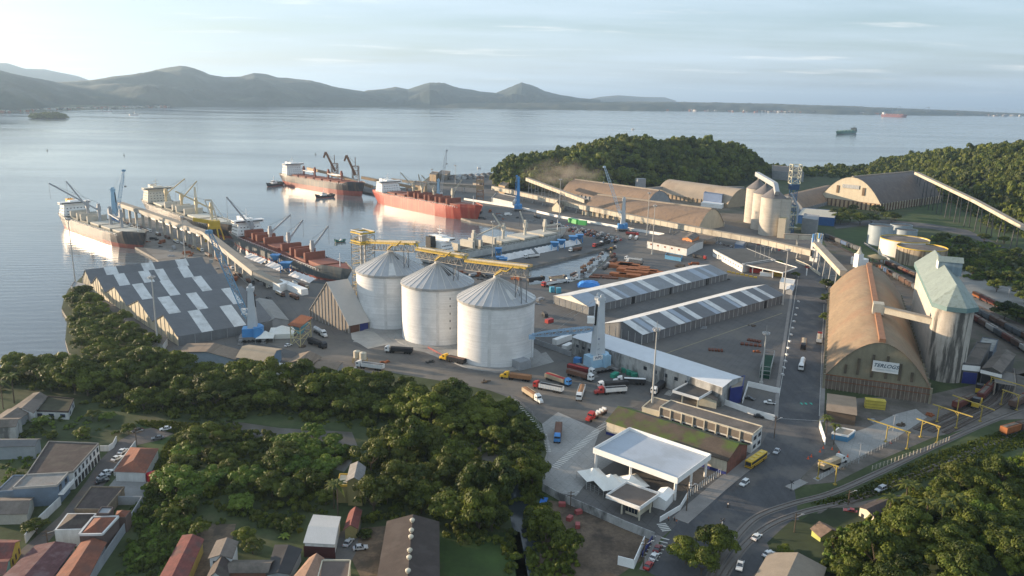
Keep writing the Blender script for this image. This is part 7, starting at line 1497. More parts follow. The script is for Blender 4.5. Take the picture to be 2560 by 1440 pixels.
for row, (x0, y0, x1, y1, m_) in enumerate(((1378, 560, 1500, 590, 20), (1395, 567, 1560, 603, 24), (1425, 578, 1545, 608, 16), (1500, 566, 1560, 577, 0))):
 for i in range(m_):
  t = (i+rr.uniform(-.2, .2))/m_; x = x0+(x1-x0)*t; y = y0+(y1-y0)*t; cc = rr.choice([CW, CW, CW, CW, CSIL, CBLK, CRED, CBLU])
  if i % 3 == 0: T_((x-2, y+3), (x+4, y-4), cc, rr.choice([CBLK, CW, CBRN, CGRY]), CBRN, 'small parked truck in the crowded vehicle rows on the far yard', group='trucks crowded on the far yard', sc=.8)
  else: car('suv', (x-2, y+2), (x+3, y-2), cc, 'small parked vehicle in the crowded rows on the far yard', 'vehicles crowded on the far yard')
for i in range(14):
 x = 1790+i*13; y = 586+i*3.4;
 car('sedan', (x, y), (x+5, y-2), rr.choice([CW, CW, CSIL, CBLK, CRED]), 'car parked in the row between gallery and gate buildings', 'cars parked by the gate buildings')
for i in range(6): car('sedan', (1790+i*9, 616+i*2.2-6), (1795+i*9, 613+i*2.2-6), rr.choice([CW, CSIL, CBLK]), 'car parked beside the small blue and white kiosk', 'cars parked by the kiosk')
for v in list(CARS.values())+list(TR.values()): drop(v)
def cont(label, a, b, m, h=2.7, w=2.5, name='shipping_container', cat='container', grp=None):
 c, rz, L = place(a, b); k = MB(); k.box(tuple(c), (L, w, h), rz, True); return solo(name, k, m, label, cat, grp)
cont('white container behind the grey yard wall', (1386, 862), (1424, 848), WHITE, 3, 3); cont('smaller white container behind the grey yard wall', (1410, 876), (1428, 868), WHITE, 2.6, 3)
cont('red generator box on the open yard', (1366, 808), (1380, 804), paint(CRED), 2.2, 2.6, 'generator', 'generator'); cont('blue waste skip beside the near harbour crane', (1436, 905), (1452, 908), paint(CBLU), 2.6, 3, 'waste_skip', 'skip')
cont('green waste skip near the weathered warehouse wall', (1530, 945), (1542, 938), paint((.03, .30, .20)), 1.8, 2.2, 'waste_skip', 'skip')
for i, (x, y) in enumerate(((1562, 930), (1574, 936), (1586, 942))):
 k = MB(); p = g(x, y); k.lathe(p, [(1.7, 0), (1.8, 2.0), (1.6, 2.3), (.1, 2.5)], n=16); solo('water_tank', k, paint((.03, .22, .15)), ['green round tank furthest along the weathered wall', 'green round tank in the middle by the weathered wall', 'green round tank nearest the truck cabs by the wall'][i], 'tank', 'green round tanks', org=tuple(p))
for i, (x, y) in enumerate(((1380, 730), (1396, 732))): k = MB(); p = g(x, y); k.box(tuple(p), (3, 3, 3.6), .2, True); solo('blue_tank', k, paint((.08, .33, .45)), ['blue upright tank on the left of the pair by the basin trucks', 'blue upright tank on the right of the pair by the basin trucks'][i], 'tank', 'blue upright tanks')
for i, (x, y) in enumerate(((893, 905), (908, 909))):
 p = g(x, y); r_ = thing('cement_silo', ['pale upright silo tank on a yellow frame, left of two', 'pale upright silo tank on a yellow frame, right of two'][i], 'tank', tuple(p), 'tanks on yellow frames'); k = MB(); k.lathe(Z(p, 2.4), [(.3, -.8), (1.7, 0), (1.7, 3.2), (.2, 3.8)], n=16); k.build('tank', WALL_CR, r_)
 for a in (-1, 1):
  for b in (-1, 1): k = MB(); k.bar(p+Vector((a*1.7, b*1.7, 0)), Z(p, 2.6)+Vector((a*1.7, b*1.7, 0)), .25); k.build('leg', YEL, r_)
k = MB(); c = g(1472, 714); vs = []
for i in range(9):
 for j in range(7): x = (i-4)/4; y = (j-3)/3; vs.append((c.x+x*8+rnd.uniform(-.3, .3), c.y+y*6+rnd.uniform(-.3, .3), 2+max(0, 3.2*(1-abs(x)**5)*(1-abs(y)**5)+rnd.uniform(-.35, .35)*(1 if 0 < i < 8 and 0 < j < 6 else 0))))
k.add(vs, [(i*7+j, (i+1)*7+j, (i+1)*7+j+1, i*7+j+1) for i in range(8) for j in range(6)]); solo('tarpaulin_heap', k, M("blue_tarpaulin", (.04, .22, .60), .5, var=.15, vs=.6), 'heap of goods under a bright blue tarpaulin behind the grey striped shed', 'tarpaulin')
for i, (x, y, L_, w_) in enumerate(((1548, 668, 16, 10), (1572, 668, 16, 10), (1596, 674, 16, 10), (1570, 678, 16, 9), (1592, 684, 18, 9), (1620, 682, 14, 9), (1545, 690, 12, 6), (1575, 692, 16, 7), (1560, 664, 14, 8), (1640, 686, 10, 7))):
 k = MB(); k.box(tuple(g(x, y)), (L_, w_, 2.3), -.35, True); o = solo('steel_stack', k, M("orange_rust", (.29, .10, .035), .9, var=.2, vs=.5, rib=((.35, .9, 0), .3)) if i == 0 else bpy.data.materials["orange_rust"], 'block of stacked orange rusty steel in the pile behind the grey striped shed', 'steel stack', 'rusty steel stacks')
for i, (x, y, L_) in enumerate(((1505, 690, 14), (1525, 696, 12), (1487, 694, 8))): k = MB(); k.box(tuple(g(x, y)), (L_, 4, 1.0), -.2, True); solo('steel_bundle', k, M("brown_rust", (.12, .05, .03), .9, var=.25, vs=.6) if i == 0 else bpy.data.materials["brown_rust"], 'low brown rusty bundle scattered beside the orange steel pile', 'steel bundle', 'rusty bundles')
for i, (a, b) in enumerate((((1770, 875), (1808, 878)), ((1850, 860), (1905, 866)), ((1868, 850), (1902, 856)))):
 k = MB(); c, rz, L_ = place(a, b)
 for j in range(5): k.box(tuple(c+Vector((math.cos(rz), math.sin(rz), 0))*(j-2)*L_/5), (L_/7, 3.2, .8), rz, True)
 solo('steel_bundle', k, M("rust_bars", (.14, .05, .03), .9) if i == 0 else bpy.data.materials["rust_bars"], ['small rusty bundle alone on the empty yard', 'long rusty bundle at the far side of the empty yard', 'rusty bundle behind the long one on the empty yard'][i], 'steel bundle', org=tuple(c))
for i, (x, y, s) in enumerate(((1403, 620, 1.0), (1386, 626, 1.0), (1432, 610, 1.1), (1448, 606, 1.0), (1250, 665, .9), (1258, 668, .9), (690, 660, 1.0), (716, 680, 1.1), (1246, 642, .8))):
 p = g(x, y); r_ = thing('quay_hopper', ['blue hopper on the finger quay, larger of a touching pair', 'blue hopper on the finger quay, left of a touching pair', 'blue hopper with a white sign on the finger quay', 'blue hopper furthest along the finger quay', 'blue hopper under the end of the silo conveyor', 'dark blue hopper beside the one under the silo conveyor', 'dark hopper beside the rust-hatched ship, further out', 'blue hopper beside the rust-hatched ship, nearer the head house', 'blue hopper with a red rim close to the cream hatches'][i], 'hopper', tuple(p), 'quayside hoppers'); k = MB(); s *= 3.6
 for a in (-1, 1):
  for b in (-1, 1): k.bar(p+Vector((a*s*.8, b*s*.8, 0)), Z(p, 5)+Vector((a*s*.8, b*s*.8, 0)), .5)
 k.build('frame', CBL, r_); k = MB(); k.hexa([Z(p, 3)+Vector((a*s*.3, b*s*.3, 0)) for a, b in ((-1, -1), (1, -1), (1, 1), (-1, 1))], [Z(p, 7.4)+Vector((a*s, b*s, 0)) for a, b in ((-1, -1), (1, -1), (1, 1), (-1, 1))]); k.build('hopper', CBL, r_)
for i, (a, b, zt) in enumerate((((1262, 652), (1338, 636), 4), ((1345, 634), (1395, 624), 4), ((1400, 620), (1452, 610), 4), ((612, 642), (655, 660), 2.6), ((664, 663), (700, 678), 2.6), ((722, 688), (776, 708), 2.6))):
 A, B = g(*a), g(*b); k = MB(); n_ = 14; d = (B-A).normalized(); pn = Vector((-d.y, d.x, 0)); pn = pn if pn.y > 0 else -pn
 vs = []
 for j in range(n_+1):
  w = math.sin(j*2.3)*.35; p = A.lerp(B, j/n_); vs += [tuple(p-pn*(.6+w)+Vector((0, 0, .1))), tuple(p+pn*(2.4-w)+Vector((0, 0, zt*.6+w*.8))), tuple(p+pn*(4.6)+Vector((0, 0, zt+w)))]
 k.add(vs, [(j*3+r_, (j+1)*3+r_, (j+1)*3+r_+1, j*3+r_+1) for j in range(n_) for r_ in range(2)]); solo('ship_tarpaulin', k, M("tarpaulin_white", (.62, .60, .58), .6) if i == 0 else bpy.data.materials["tarpaulin_white"], ['white sheet hung beside the cream ship, leftmost on the finger quay', 'white sheet hung beside the cream ship, between the blue hoppers', 'white sheet hung beside the cream ship, furthest right', 'white sheet beside the rust-hatched ship, furthest out', 'white sheet beside the rust-hatched ship, middle of three', 'white sheet beside the rust-hatched ship, at its bow'][i], 'tarpaulin', 'white sheets along the ships')
cont('green bulk hopper wagon on the far quay, left part', (1424, 555), (1444, 560), paint(CGRN), 4.4, 4, 'green_hopper', 'hopper'); cont('green bulk hopper wagon on the far quay, right part', (1446, 561), (1466, 563), paint((.10, .45, .12)), 4.4, 4, 'green_hopper', 'hopper')
cont('long white trailer shed beside the conveyor head house', (712, 718), (762, 738), WHITE, 4, 5, 'trailer_shed', 'shed')
# ---- railway
def wagon_row(label, a, b, n, cols, grp, L=14.5, w=3.0, h=3.6, hop=True):
 A, B = g(*a), g(*b)
 for i in range(n):
  p = A.lerp(B, (i+.5)/n); d = (B-A).normalized(); rz = math.atan2(d.y, d.x); L_ = (B-A).length/n*.92
  root = thing('rail_wagon', label, 'wagon', tuple(p), grp, rz, local=True); k = MB()
  k.hexa([(-L_*.42, -w*.35, 1.1), (L_*.42, -w*.35, 1.1), (L_*.42, w*.35, 1.1), (-L_*.42, w*.35, 1.1)], [(-L_/2, -w/2, 1.9), (L_/2, -w/2, 1.9), (L_/2, w/2, 1.9), (-L_/2, w/2, 1.9)]); k.box((0, 0, 1.9), (L_, w, h-1.4), 0, True)
  for j in range(8):
   for s in (-1, 1): k.box((-L_*.45+j*L_*.128, s*w/2, 1.9), (.15, .12, h-1.4), 0, True)
  k.build('body', cols[i % len(cols)], root); k = MB(); k.box((0, 0, h+.5), (L_*.9, w*.45, .25), 0, True); k.build('roof_hatch', ROOF_GB, root)
  k = MB()
  for x in (-.38, -.28, .28, .38): k.tube((x*L_, -.8, .5), (x*L_, .8, .5), .45, n=8)
  k.box((0, 0, .8), (L_*.96, 1.6, .3), 0, True); k.build('bogie', CHAS, root)
WR = M("wagon_red", (.13, .04, .03), .75, var=.2); WB = M("wagon_brown", (.10, .06, .045), .8, var=.2); WG = M("wagon_grey", (.10, .11, .12), .75, var=.2); WO = M("wagon_orange", (.28, .10, .035), .75, var=.2); WBL = M("wagon_blue", (.07, .12, .22), .7); WW = M("wagon_pale", (.38, .37, .35), .7)
wagon_row('dark rail wagon in the string running from the transfer tower', (2062, 594), (2150, 630), 6, [WG, WB, WG, WBL, WG, WG], 'dark wagons by the transfer tower')
wagon_row('brown rail wagon in the string nearest the striped tank', (2202, 658), (2306, 704), 7, [WW, WR, WB, WB, WR, WB, WG], 'wagons below the tanks')
wagon_row('rail wagon in the string just behind the ochre roof', (2192, 670), (2316, 742), 8, [WO, WBL, WB, WG, WB, WB, WG, WB], 'wagons behind the ochre roof')
wagon_row('red rail wagon in the upper string right of the green roofed silo', (2434, 742), (2600, 822), 8, [WO, WR, WR, WB, WR], 'red wagons, upper string')
wagon_row('grey brown rail wagon in the middle string right of the green roofed silo', (2424, 776), (2600, 870), 9, [WB, WG, WG, WB], 'wagons, middle string')
wagon_row('rail wagon in the lower string right of the green roofed silo', (2430, 800), (2600, 905), 8, [WR, WB, WW, WG], 'wagons, lower string')
wagon_row('dark red rail wagon between the yellow gantries and the silo', (2385, 1028), (2432, 1006), 2, [WR, WB], 'wagons between the gantries')
wagon_row('dark red rail wagon entering the rail shed', (2448, 1006), (2486, 966), 2, [WR, WR], 'wagons entering the rail shed')
wagon_row('rusty orange rail wagon at the right edge by the grass', (2504, 1092), (2580, 1070), 2, [WO, WB], 'orange wagons at the right edge')
wagon_row('dark rail wagon on the far right tracks of the yard', (2526, 1026), (2590, 990), 2, [WB, WR], 'wagons on the far right tracks')
for i, (a, b) in enumerate((((2446, 985), (2452, 975)), ((2436, 1022), (2446, 1008)))):
 c, rz, L = place(a, b); root = thing('shunting_locomotive', ['small yellow and black locomotive near the rail shed mouth', 'small yellow and black locomotive behind the dark red wagons'][i], 'locomotive', tuple(c), 'yellow locomotives', rz, local=True); k = MB(); k.box((0, 0, .8), (9, 2.8, 2.0), 0, True); k.build('body', YEL, root); k = MB(); k.box((-2.5, 0, 2.8), (3, 2.8, 1.8), 0, True); k.build('cab', paint(CBLK), root); k = MB(); k.box((0, 0, .2), (9.4, 2.4, .7), 0, True); k.build('bogie', CHAS, root)
RAIL = M("rail_steel", (.16, .13, .11), .4, metal=.6); SLP = M("sleepers", (.075, .06, .05), .9, var=.2)
def track(px, name='railway_track', bed=True, z=2.05):
 P = curve(px, 10, z); m1 = strip('x', P, 3.0, z, SLP, world=True); mb = MB()
 if bed: struct('ballast_bed', m1, SLP if bed == 1 else bed)
 for s in (-.8, .8):
  Q = []
  for i, p in enumerate(P):
   d = (P[min(i+1, len(P)-1)]-P[max(i-1, 0)]).normalized(); Q.append(p+Vector((-d.y, d.x, 0))*s+Vector((0, 0, .1)))
  for a, b in zip(Q, Q[1:]): mb.bar(a, b, .22, .2)
 struct('railway_track', mb, RAIL)
BEDR = M("road_track_bed", (.16, .145, .13), .8, var=.15, vs=.3)
track([(2600, 1010), (2480, 1052), (2330, 1118), (2200, 1180), (2080, 1232), (1985, 1258), (1900, 1288), (1850, 1330), (1800, 1400), (1760, 1480)], bed=BEDR, z=2.085)
track([(2600, 1060), (2400, 1140), (2240, 1208), (2130, 1250), (2010, 1280), (1930, 1310), (1870, 1355), (1820, 1420), (1790, 1480)], bed=BEDR, z=2.095)
track([(2420, 1150), (2300, 1182), (2210, 1220), (2120, 1256)], z=2.105)
for o in (0, 1, 2): track([(2290+o*36, 1075+o*4), (2380+o*30, 1035+o*4), (2450+o*30, 1000+o*2), (2485+o*24, 960), (2478+o*26, 920)], z=2.07+o*.004)
for a, b in (((2040, 588), (2620, 870)), ((2060, 596), (2620, 905)), ((2190, 650), (2640, 850))): track([a, ((a[0]+b[0])/2, (a[1]+b[1])/2+2), b], z=2.064)
YEL2 = M('dull_yellow', (.36, .27, .06), .6)
def gantry(label, p1, p2, b1, b2, h, grp='yellow rail gantries'):
 A, B = g(*p1), g(*p2); root = thing('rail_gantry', label, 'gantry', tuple((A+B)/2), grp); d = (B-A).normalized()
 for p in (A, B): k = MB(); k.bar(p, Z(p, h), .3); k.box(tuple(p), (1.0, 1.0, .4), 0, True); k.bar(Z(p, h-1.6), Z(p, h)+d*(1.6 if p is A else -1.6), .2); k.build('post', YEL2, root)
 k = MB(); k.bar(Z(A, h)-d*b1, Z(B, h)+d*b2, .38, .38); k.build('beam', YEL2, root)
gantry('sunlit yellow gantry beside the post fence', (2301, 1093), (2342, 1108), 2.5, .5, 7)
gantry('sunlit yellow gantry with overhanging beam in the middle of the rail yard', (2342, 1055), (2390, 1071), 2.6, 5.5, 7)
gantry('yellow gantry with overhanging beam in front of the dark red wagons', (2392, 1032), (2450, 1054), 3, 5, 7)
gantry('dull yellow gantry over the concrete ramp', (2214, 1105), (2267, 1123), 8, .5, 7)
gantry('low yellow gantry over the parked beige truck', (2044, 1197), (2087, 1212), .5, .5, 7)
gantry('yellow gantry on the far right tracks', (2502, 1012), (2541, 1026), .5, .5, 7)
gantry('wide yellow gantry in front of the rail shed', (2473, 978), (2560, 1004), .5, .5, 7)
# ---- lamp masts and poles
MAST = M("galvanised_mast", (.42, .41, .38), .5, var=.06)
def mast(label, base, top, name='lamp_mast', grp='tall lamp masts', r_=.45, head=True):
 p = g(*base); h = hz(p, top[1]); root = thing(name, label, 'lamp mast', tuple(p), grp); k = MB(); k.tube(p, Z(p, h), r_, r_*.5, n=10); k.box(tuple(p), (1.4, 1.4, .8), 0, True); k.build('pole', MAST, root)
 if head:
  k = MB(); k.lathe(Z(p, h-1.4), [(1.3, 0), (1.5, .15), (1.5, .4), (1.3, .4)], n=12); k.build('platform', STEEL, root); k = MB()
  for i in range(8): a = i*.785; k.box(tuple(Z(p, h-.8)+Vector((math.cos(a)*1.5, math.sin(a)*1.5, 0))), (.5, .7, .6), a, True)
  k.build('floodlight', GALV, root); k = MB(); k.bar(Z(p, h), Z(p, h+3), .12); k.build('lightning_rod', STEEL, root)
for lab, b, t in (('tall lamp mast standing at the water tip left of the five-gabled shed', (189, 712), (172, 545)), ('tall lamp mast in front of the five-gabled shed', (396, 876), (382, 690)), ('tall lamp mast beside the louvred office, nearest the viewer', (1629, 1028), (1643, 820)), ('tall lamp mast at the head of the blue-striped shed', (1956, 762), (1971, 622)),
    ('tall lamp mast in front of the port office', (1630, 636), (1635, 512)), ('tall lamp mast by the long gallery, left of the port office mast', (1617, 588), (1622, 481)), ('tall lamp mast on the far quay by the dust cloud', (1398, 548), (1401, 447)), ('tall lamp mast on the finger quay beside the cream ship', (1231, 652), (1233, 552)), ('tall lamp mast on the wharf near the pier conveyor', (463, 645), (456, 540)),
    ('grey lamp mast beside the green netted scaffold', (1903, 958), (1917, 830)), ('slim lamp mast at the end of the far waterfront', (1138, 470), (1139, 412)), ('slim lamp mast among the far quay sheds', (1080, 468), (1081, 422))): mast(lab, b, t)
for i, (b, t) in enumerate((((1886, 660), 612), ((1898, 662), 610), ((1908, 664), 612), ((1920, 668), 616))): p = g(*b); k = MB(); k.tube(p, Z(p, hz(p, t)), .14, .08, n=6); solo('flag_pole', k, MAST, 'bare flag pole in the row behind the gate buildings', 'flag pole', 'flag poles', org=tuple(p))
WOOD = M("wooden_pole", (.10, .075, .055), .9)
def pole(label, base, top, arms=2, arm=(1, .3), lamp=True):
 p = g(*base); h = hz(p, top); root = thing('utility_pole', label, 'utility pole', tuple(p), 'utility poles'); k = MB(); k.tube(p, Z(p, h), .2, .14, n=8); k.build('post', WOOD, root); d = Vector((arm[0], arm[1], 0)).normalized()
 for i in range(arms): k = MB(); k.bar(Z(p, h-.5-i*1.1)-d*1.2, Z(p, h-.5-i*1.1)+d*1.2, .14); k.build('crossarm', WOOD, root)
 if lamp: k = MB(); k.bar(Z(p, h*.8), Z(p, h*.9)+d*2.2, .09); k.box(tuple(Z(p, h*.9)+d*2.4), (.8, .3, .2)); k.build('street_light', GALV, root)
for lab, b, t in (('wooden utility pole at the pavement corner of the gate office', (1716, 1278), 1205), ('utility pole by the level crossing near the corner hall', (1985, 1335), 1283), ('utility pole on the village street bend', (342, 1116), 1072), ('utility pole beside the white suv on the corner wall street', (1608, 1420), 1348), ('utility pole on the street beside the parking court', (1935, 1095), 1040), ('utility pole next to the white house on the village street', (120, 1365), 1325), ('utility pole on the grass between the rails', (2120, 1262), 1225), ('utility pole on the building plot edge', (1426, 1272), 1228)): pole(lab, b, t)
for i, (b, t) in enumerate((((2146, 1158), 1108), ((2232, 1078), 1038), ((2352, 770), 735), ((2520, 745), 722))): p = g(*b); r_ = thing('street_lamp', ['street lamp on the concrete ramp, lower one', 'street lamp with two arms beside the concrete ramp', 'street lamp at the truck park, nearer the silo', 'street lamp at the far right of the truck park'][i], 'street lamp', tuple(p), 'street lamps'); k = MB(); h = hz(p, t); k.tube(p, Z(p, h), .12, .08, n=6); k.build('post', GALV, r_); k = MB(); k.bar(Z(p, h)-Vector((.9, 0, 0)), Z(p, h)+Vector((.9, 0, 0)), .16); k.build('lamp_head', GALV, r_)
for i, (x, y, t) in enumerate(((1977, 1228), (1806, 1322), (2000, 1300)) and ((1977, 1228, 1192), (1804, 1325, 1296))):
 p = g(x, y); r_ = thing('crossing_signal', ['level crossing signal beside the traffic island', 'level crossing signal by the tree at the rails'][i], 'signal', tuple(p)); k = MB(); k.tube(p, Z(p, 3.6), .1, n=6); k.build('post', WHITE if i else CHAS, r_); k = MB(); k.bar(Z(p, 2.8)+Vector((-.7, 0, 0)), Z(p, 4.0)+Vector((.7, 0, 0)), .22); k.bar(Z(p, 2.8)+Vector((.7, 0, 0)), Z(p, 4.0)+Vector((-.7, 0, 0)), .22); k.build('cross_sign', CHAS, r_)
OR = paint((.65, .10, .03), .6)
for i, (x, y) in enumerate(((2119, 1142), (2080, 1124), (2097, 1133), (2058, 1121), (2050, 1130), (2028, 1142), (2020, 1147), (2226, 1108))):
 k = MB(); p = g(x, y, 2.06); k.lathe(p, [(.45, 0), (.45, .08), (.3, .1), (.08, 1.1), (0.01, 1.12)], n=8); solo('traffic_cone', k, OR, 'orange traffic cone in the scatter at the foot of the concrete ramp', 'traffic cone', 'traffic cones', org=tuple(p))
for i, (x, y) in enumerate(((1405, 1265), (1446, 1284), (1424, 1300), (1444, 1318))): k = MB(); k.box(tuple(g(x, y)), (2.2, 1.4, 1.3), i*.5, True); solo('water_barrier', k, paint((.30, .07, .065), .6), 'faded red plastic barrier lying on the building plot', 'barrier', 'red plastic barriers')
cont('blue tarpaulin sheet laid by the corner of the concrete wall', (1354, 1266), (1362, 1245), paint((.04, .16, .50)), .3, 2.2, 'tarpaulin', 'tarpaulin'); cont('red awning beside the terracotta house garden', (368, 1203), (392, 1196), paint((.55, .02, .03)), 2.4, 3, 'awning', 'awning')
k = MB(); A, B = g(1070, 872), g(1130, 905)
for i in range(9):
 p = A.lerp(B, i/8); k.bar(p, Z(p, 1.2), .1)
k.bar(Z(A, 1.1), Z(B, 1.1), .14); k.bar(Z(A, .6), Z(B, .6), .14); solo('safety_barrier', k, paint((.62, .10, .07)), 'red plastic safety fencing along the foot of the middle silo', 'safety fence', org=tuple(A))
P = abc((1898, 945), (1924, 948), (1934, 905)); root = thing('netted_scaffold', 'scaffold frame wrapped in dark green netting beside the street wall', 'scaffold', cen(P)); k = MB(); k.prism(P, 2, 5.4); k.build('netting', M("green_net", (.012, .05, .03), .9, var=.3, vs=.5), root); k = MB()
for p in P: k.bar(p, Z(p, 6), .2)
for i in range(4):
 for z in (2, 4, 6): k.bar(Z(P[i], z), Z(P[(i+1) % 4], z), .2)
k.build('frame', STEEL, root)
k = MB(); A, B = g(80, 912, 3.2), g(205, 893, 3.2); k.bar(A, B, 2.2, .5)
for t in (.1, .35, .6, .85): p = A.lerp(B, t); k.bar((p.x, p.y, -.5), p, .5)
solo('footbridge', k, M("bridge_wood", (.12, .10, .085), .9), 'narrow footbridge on piles across the creek mouth', 'bridge', org=tuple(A))
p = g(2144, 668); root = thing('chapel', 'little white chapel with a pointed bell tower behind the ochre roof', 'chapel', tuple(p)); k = MB(); k.box(tuple(p), (5, 5, 11), .3, True); k.build('tower', WHITE, root); k = MB(); k.lathe(Z(p, 11), [(2.8, 0), (1.4, 2.2), (.1, 6)], n=8); k.build('spire', WALL_CR, root); k = MB(); k.box(tuple(p+Vector((5, 8, 0))), (8, 12, 6), .3, True); k.build('nave', WHITE, root)
p = g(2186, 688); root = thing('bulk_loader', 'rusty bulk loading frame with a round hood behind the ochre roof ridge', 'loading frame', tuple(p)); k = MB()
for a in (-1, 1):
 for b in (-1, 1): k.bar(p+Vector((a*4, b*3, 0)), Z(p, 13)+Vector((a*4, b*3, 0)), .6)
for z in (5, 9, 13): k.box(tuple(Z(p, z)), (9, 7, .5), 0, True)
k.build('frame', M("rusty_frame", (.16, .12, .08), .8), root); k = MB(); k.lathe(Z(p, 13.5), [(7, 0), (7, .8), (1, 3)], n=20); k.build('hood', M("ochre_hood", (.24, .20, .12), .8), root)
# ---- people
SKIN = M("skin", (.32, .18, .12), .7)
def person(label, px, rz, shirt, trousers, stride=.25, arm=.2):
 p = g(*px, 2.08); root = thing('person', label, 'person', tuple(p), None, rz, local=True)
 J = [(0, 0, .95, .13), (0, 0, 1.15, .13), (0, 0, 1.38, .15), (0, 0, 1.50, .06), (0, 0, 1.56, .06), (.01, 0, 1.66, .105), (0, 0, 1.76, .07)]
 E_ = [(0, 1), (1, 2), (2, 3), (3, 4), (4, 5), (5, 6)]
 for s in (-1, 1):
  b = len(J); st = stride*s; J += [(0, s*.10, .90, .095), (st*.5, s*.11, .50, .065), (st, s*.11, .08, .045), (st+.16, s*.12, .04, .035)]; E_ += [(0, b), (b, b+1), (b+1, b+2), (b+2, b+3)]
  b = len(J); J += [(0, s*.20, 1.40, .06), (-st*.3, s*.25, 1.12, .045), (-st*.5+arm, s*.25, .88, .032), (-st*.5+arm+.05, s*.25, .80, .035)]; E_ += [(2, b), (b, b+1), (b+1, b+2), (b+2, b+3)]
 me = bpy.data.meshes.new('body'); me.from_pydata([j[:3] for j in J], E_, []); o = bpy.data.objects.new('body', me); COL.objects.link(o); o.parent = root
 sk = o.modifiers.new('s', 'SKIN');
 for i, j in enumerate(J): me.skin_vertices[0].data[i].radius = (j[3], j[3]*(1.25 if i in (1, 2) else 1));
 me.skin_vertices[0].data[0].use_root = True
 sb = o.modifiers.new('u', 'SUBSURF'); sb.levels = 1; sb.render_levels = 1; me.materials.append(SKIN)
 k = MB(); k.lathe((0, 0, 0), [(.17, .92), (.17, 1.15), (.20, 1.36), (.12, 1.47)], n=10); k.build('shirt', paint(shirt, .9), root, smooth=True)
 for s in (-1, 1): k = MB(); k.tube((0, s*.10, .95), (stride*s*.5, s*.11, .5), .115, .09, n=8); k.tube((stride*s*.5, s*.11, .5), (stride*s, s*.11, .12), .09, .07, n=8); k.build('trouser_leg', paint(trousers, .9), root, smooth=True)
 k = MB(); k.lathe((-.01, 0, 0), [(.115, 1.66), (.12, 1.72), (.08, 1.79), (.01, 1.81)], n=10); k.build('hair', paint((.02, .015, .012)), root, smooth=True); return root
person('person in an orange-red top standing left in the group at the street corner', (1671, 1303), .5, (.5, .12, .05), CBLK)
person('person in dark clothes standing in the group at the street corner', (1686, 1304), 2.0, CBLK, CBLK, .1)
person('person in an orange vest closest to the kerb at the street corner', (1691, 1310), 3.0, (.6, .16, .04), (.1, .12, .2), .1)
person('person walking on the truck yard apron near the white flatbed', (956, 930), 1.0, CGRY, CBLK)
p, rz, _ = place((1817, 1272), (1824, 1262)); root = thing('motorcycle', 'dark motorcycle ridden across the main road junction', 'motorcycle', tuple(p), None, rz, local=True); k = MB(); k.bar((-.7, 0, .7), (.6, 0, .85), .28, .35); k.bar((.55, 0, .35), (.35, 0, 1.1), .1); k.bar((.35, -.35, 1.1), (.35, .35, 1.1), .06); k.build('body', paint(CBLK), root); me = wheelmesh(.33, .13); me.materials.append(TYRE); addwheels(root, me, [(-.65, 0, .33), (.65, 0, .33)])
r_ = person('person in a white top riding the motorcycle on the main road', (1820, 1267), rz, CW, CGRY, .2, .25); r_.location = tuple(p+Vector((-.1*math.cos(rz), -.1*math.sin(rz), -.15)))
for i, (x, y) in enumerate(((752, 868), (960, 905), (1075, 905), (880, 925), (1210, 955), (1590, 925), (1700, 800), (1760, 820), (1440, 770), (1160, 690), (1200, 700), (1340, 760), (600, 690), (560, 668), (505, 655), (430, 640), (350, 592), (372, 605), (400, 618), (425, 628), (455, 648), (480, 640), (345, 575), (545, 672), (530, 690), (640, 740), (672, 745), (1210, 545), (1232, 553), (1260, 548), (1295, 545), (1330, 552), (1200, 530), (1245, 535), (1500, 720), (1480, 735), (1880, 815), (1890, 880), (1820, 700), (2180, 1055), (2250, 1062), (2330, 1040))):
 k = MB(); p = g(x, y)
 for j in range(5): k.box(tuple(p+Vector((rnd.uniform(-2, 2), rnd.uniform(-1.5, 1.5), 0))), (rnd.uniform(.8, 2.4), rnd.uniform(.5, 1.4), rnd.uniform(.3, 1.1)), rnd.random()*3, True)
 solo('pallet_heap', k, [WOOD, RUST, CHAS, WALL_GR][i % 4], 'small heap of pallets and scrap lying on the yard ground', 'scrap heap', 'scrap heaps on the yards', org=tuple(p))
for i, (x, y, m_) in enumerate(((1166, 690, 0), (1180, 692, 2), (1196, 689, 1), (1212, 693, 0), (1228, 690, 2), (1150, 686, 1), (1350, 752, 2), (1362, 790, 0), (1290, 700, 1), (1180, 528, 3), (1196, 535, 0), (1225, 530, 1), (1250, 541, 2), (1205, 548, 0), (1270, 538, 3), (1480, 580, 1), (1505, 586, 2), (1700, 668, 0), (1735, 662, 1), (1790, 700, 2), (405, 608, 1), (435, 622, 2), (385, 600, 0), (470, 636, 1), (560, 690, 2), (590, 700, 1))):
 rz = i*.7; p = g(x, y); k = MB(); k.box(tuple(Z(p, .9)), (9, 2.4, .35), rz, True); k.box(tuple(Z(p, 1.25)+Vector((math.cos(rz), math.sin(rz), 0))*.8), (6, 2.1, .9+.3*(i % 3)), rz, True)
 for a in (-3.4, -2.2, 3): k.box(tuple(p+Vector((math.cos(rz), math.sin(rz), 0))*a), (.9, 2.3, .9), rz, True)
 solo('flat_trailer', k, [CHAS, RUST, WALL_GR, WHITE][m_], 'loaded flat trailer standing loose on the port paving', 'trailer', 'loose flat trailers', org=tuple(p))
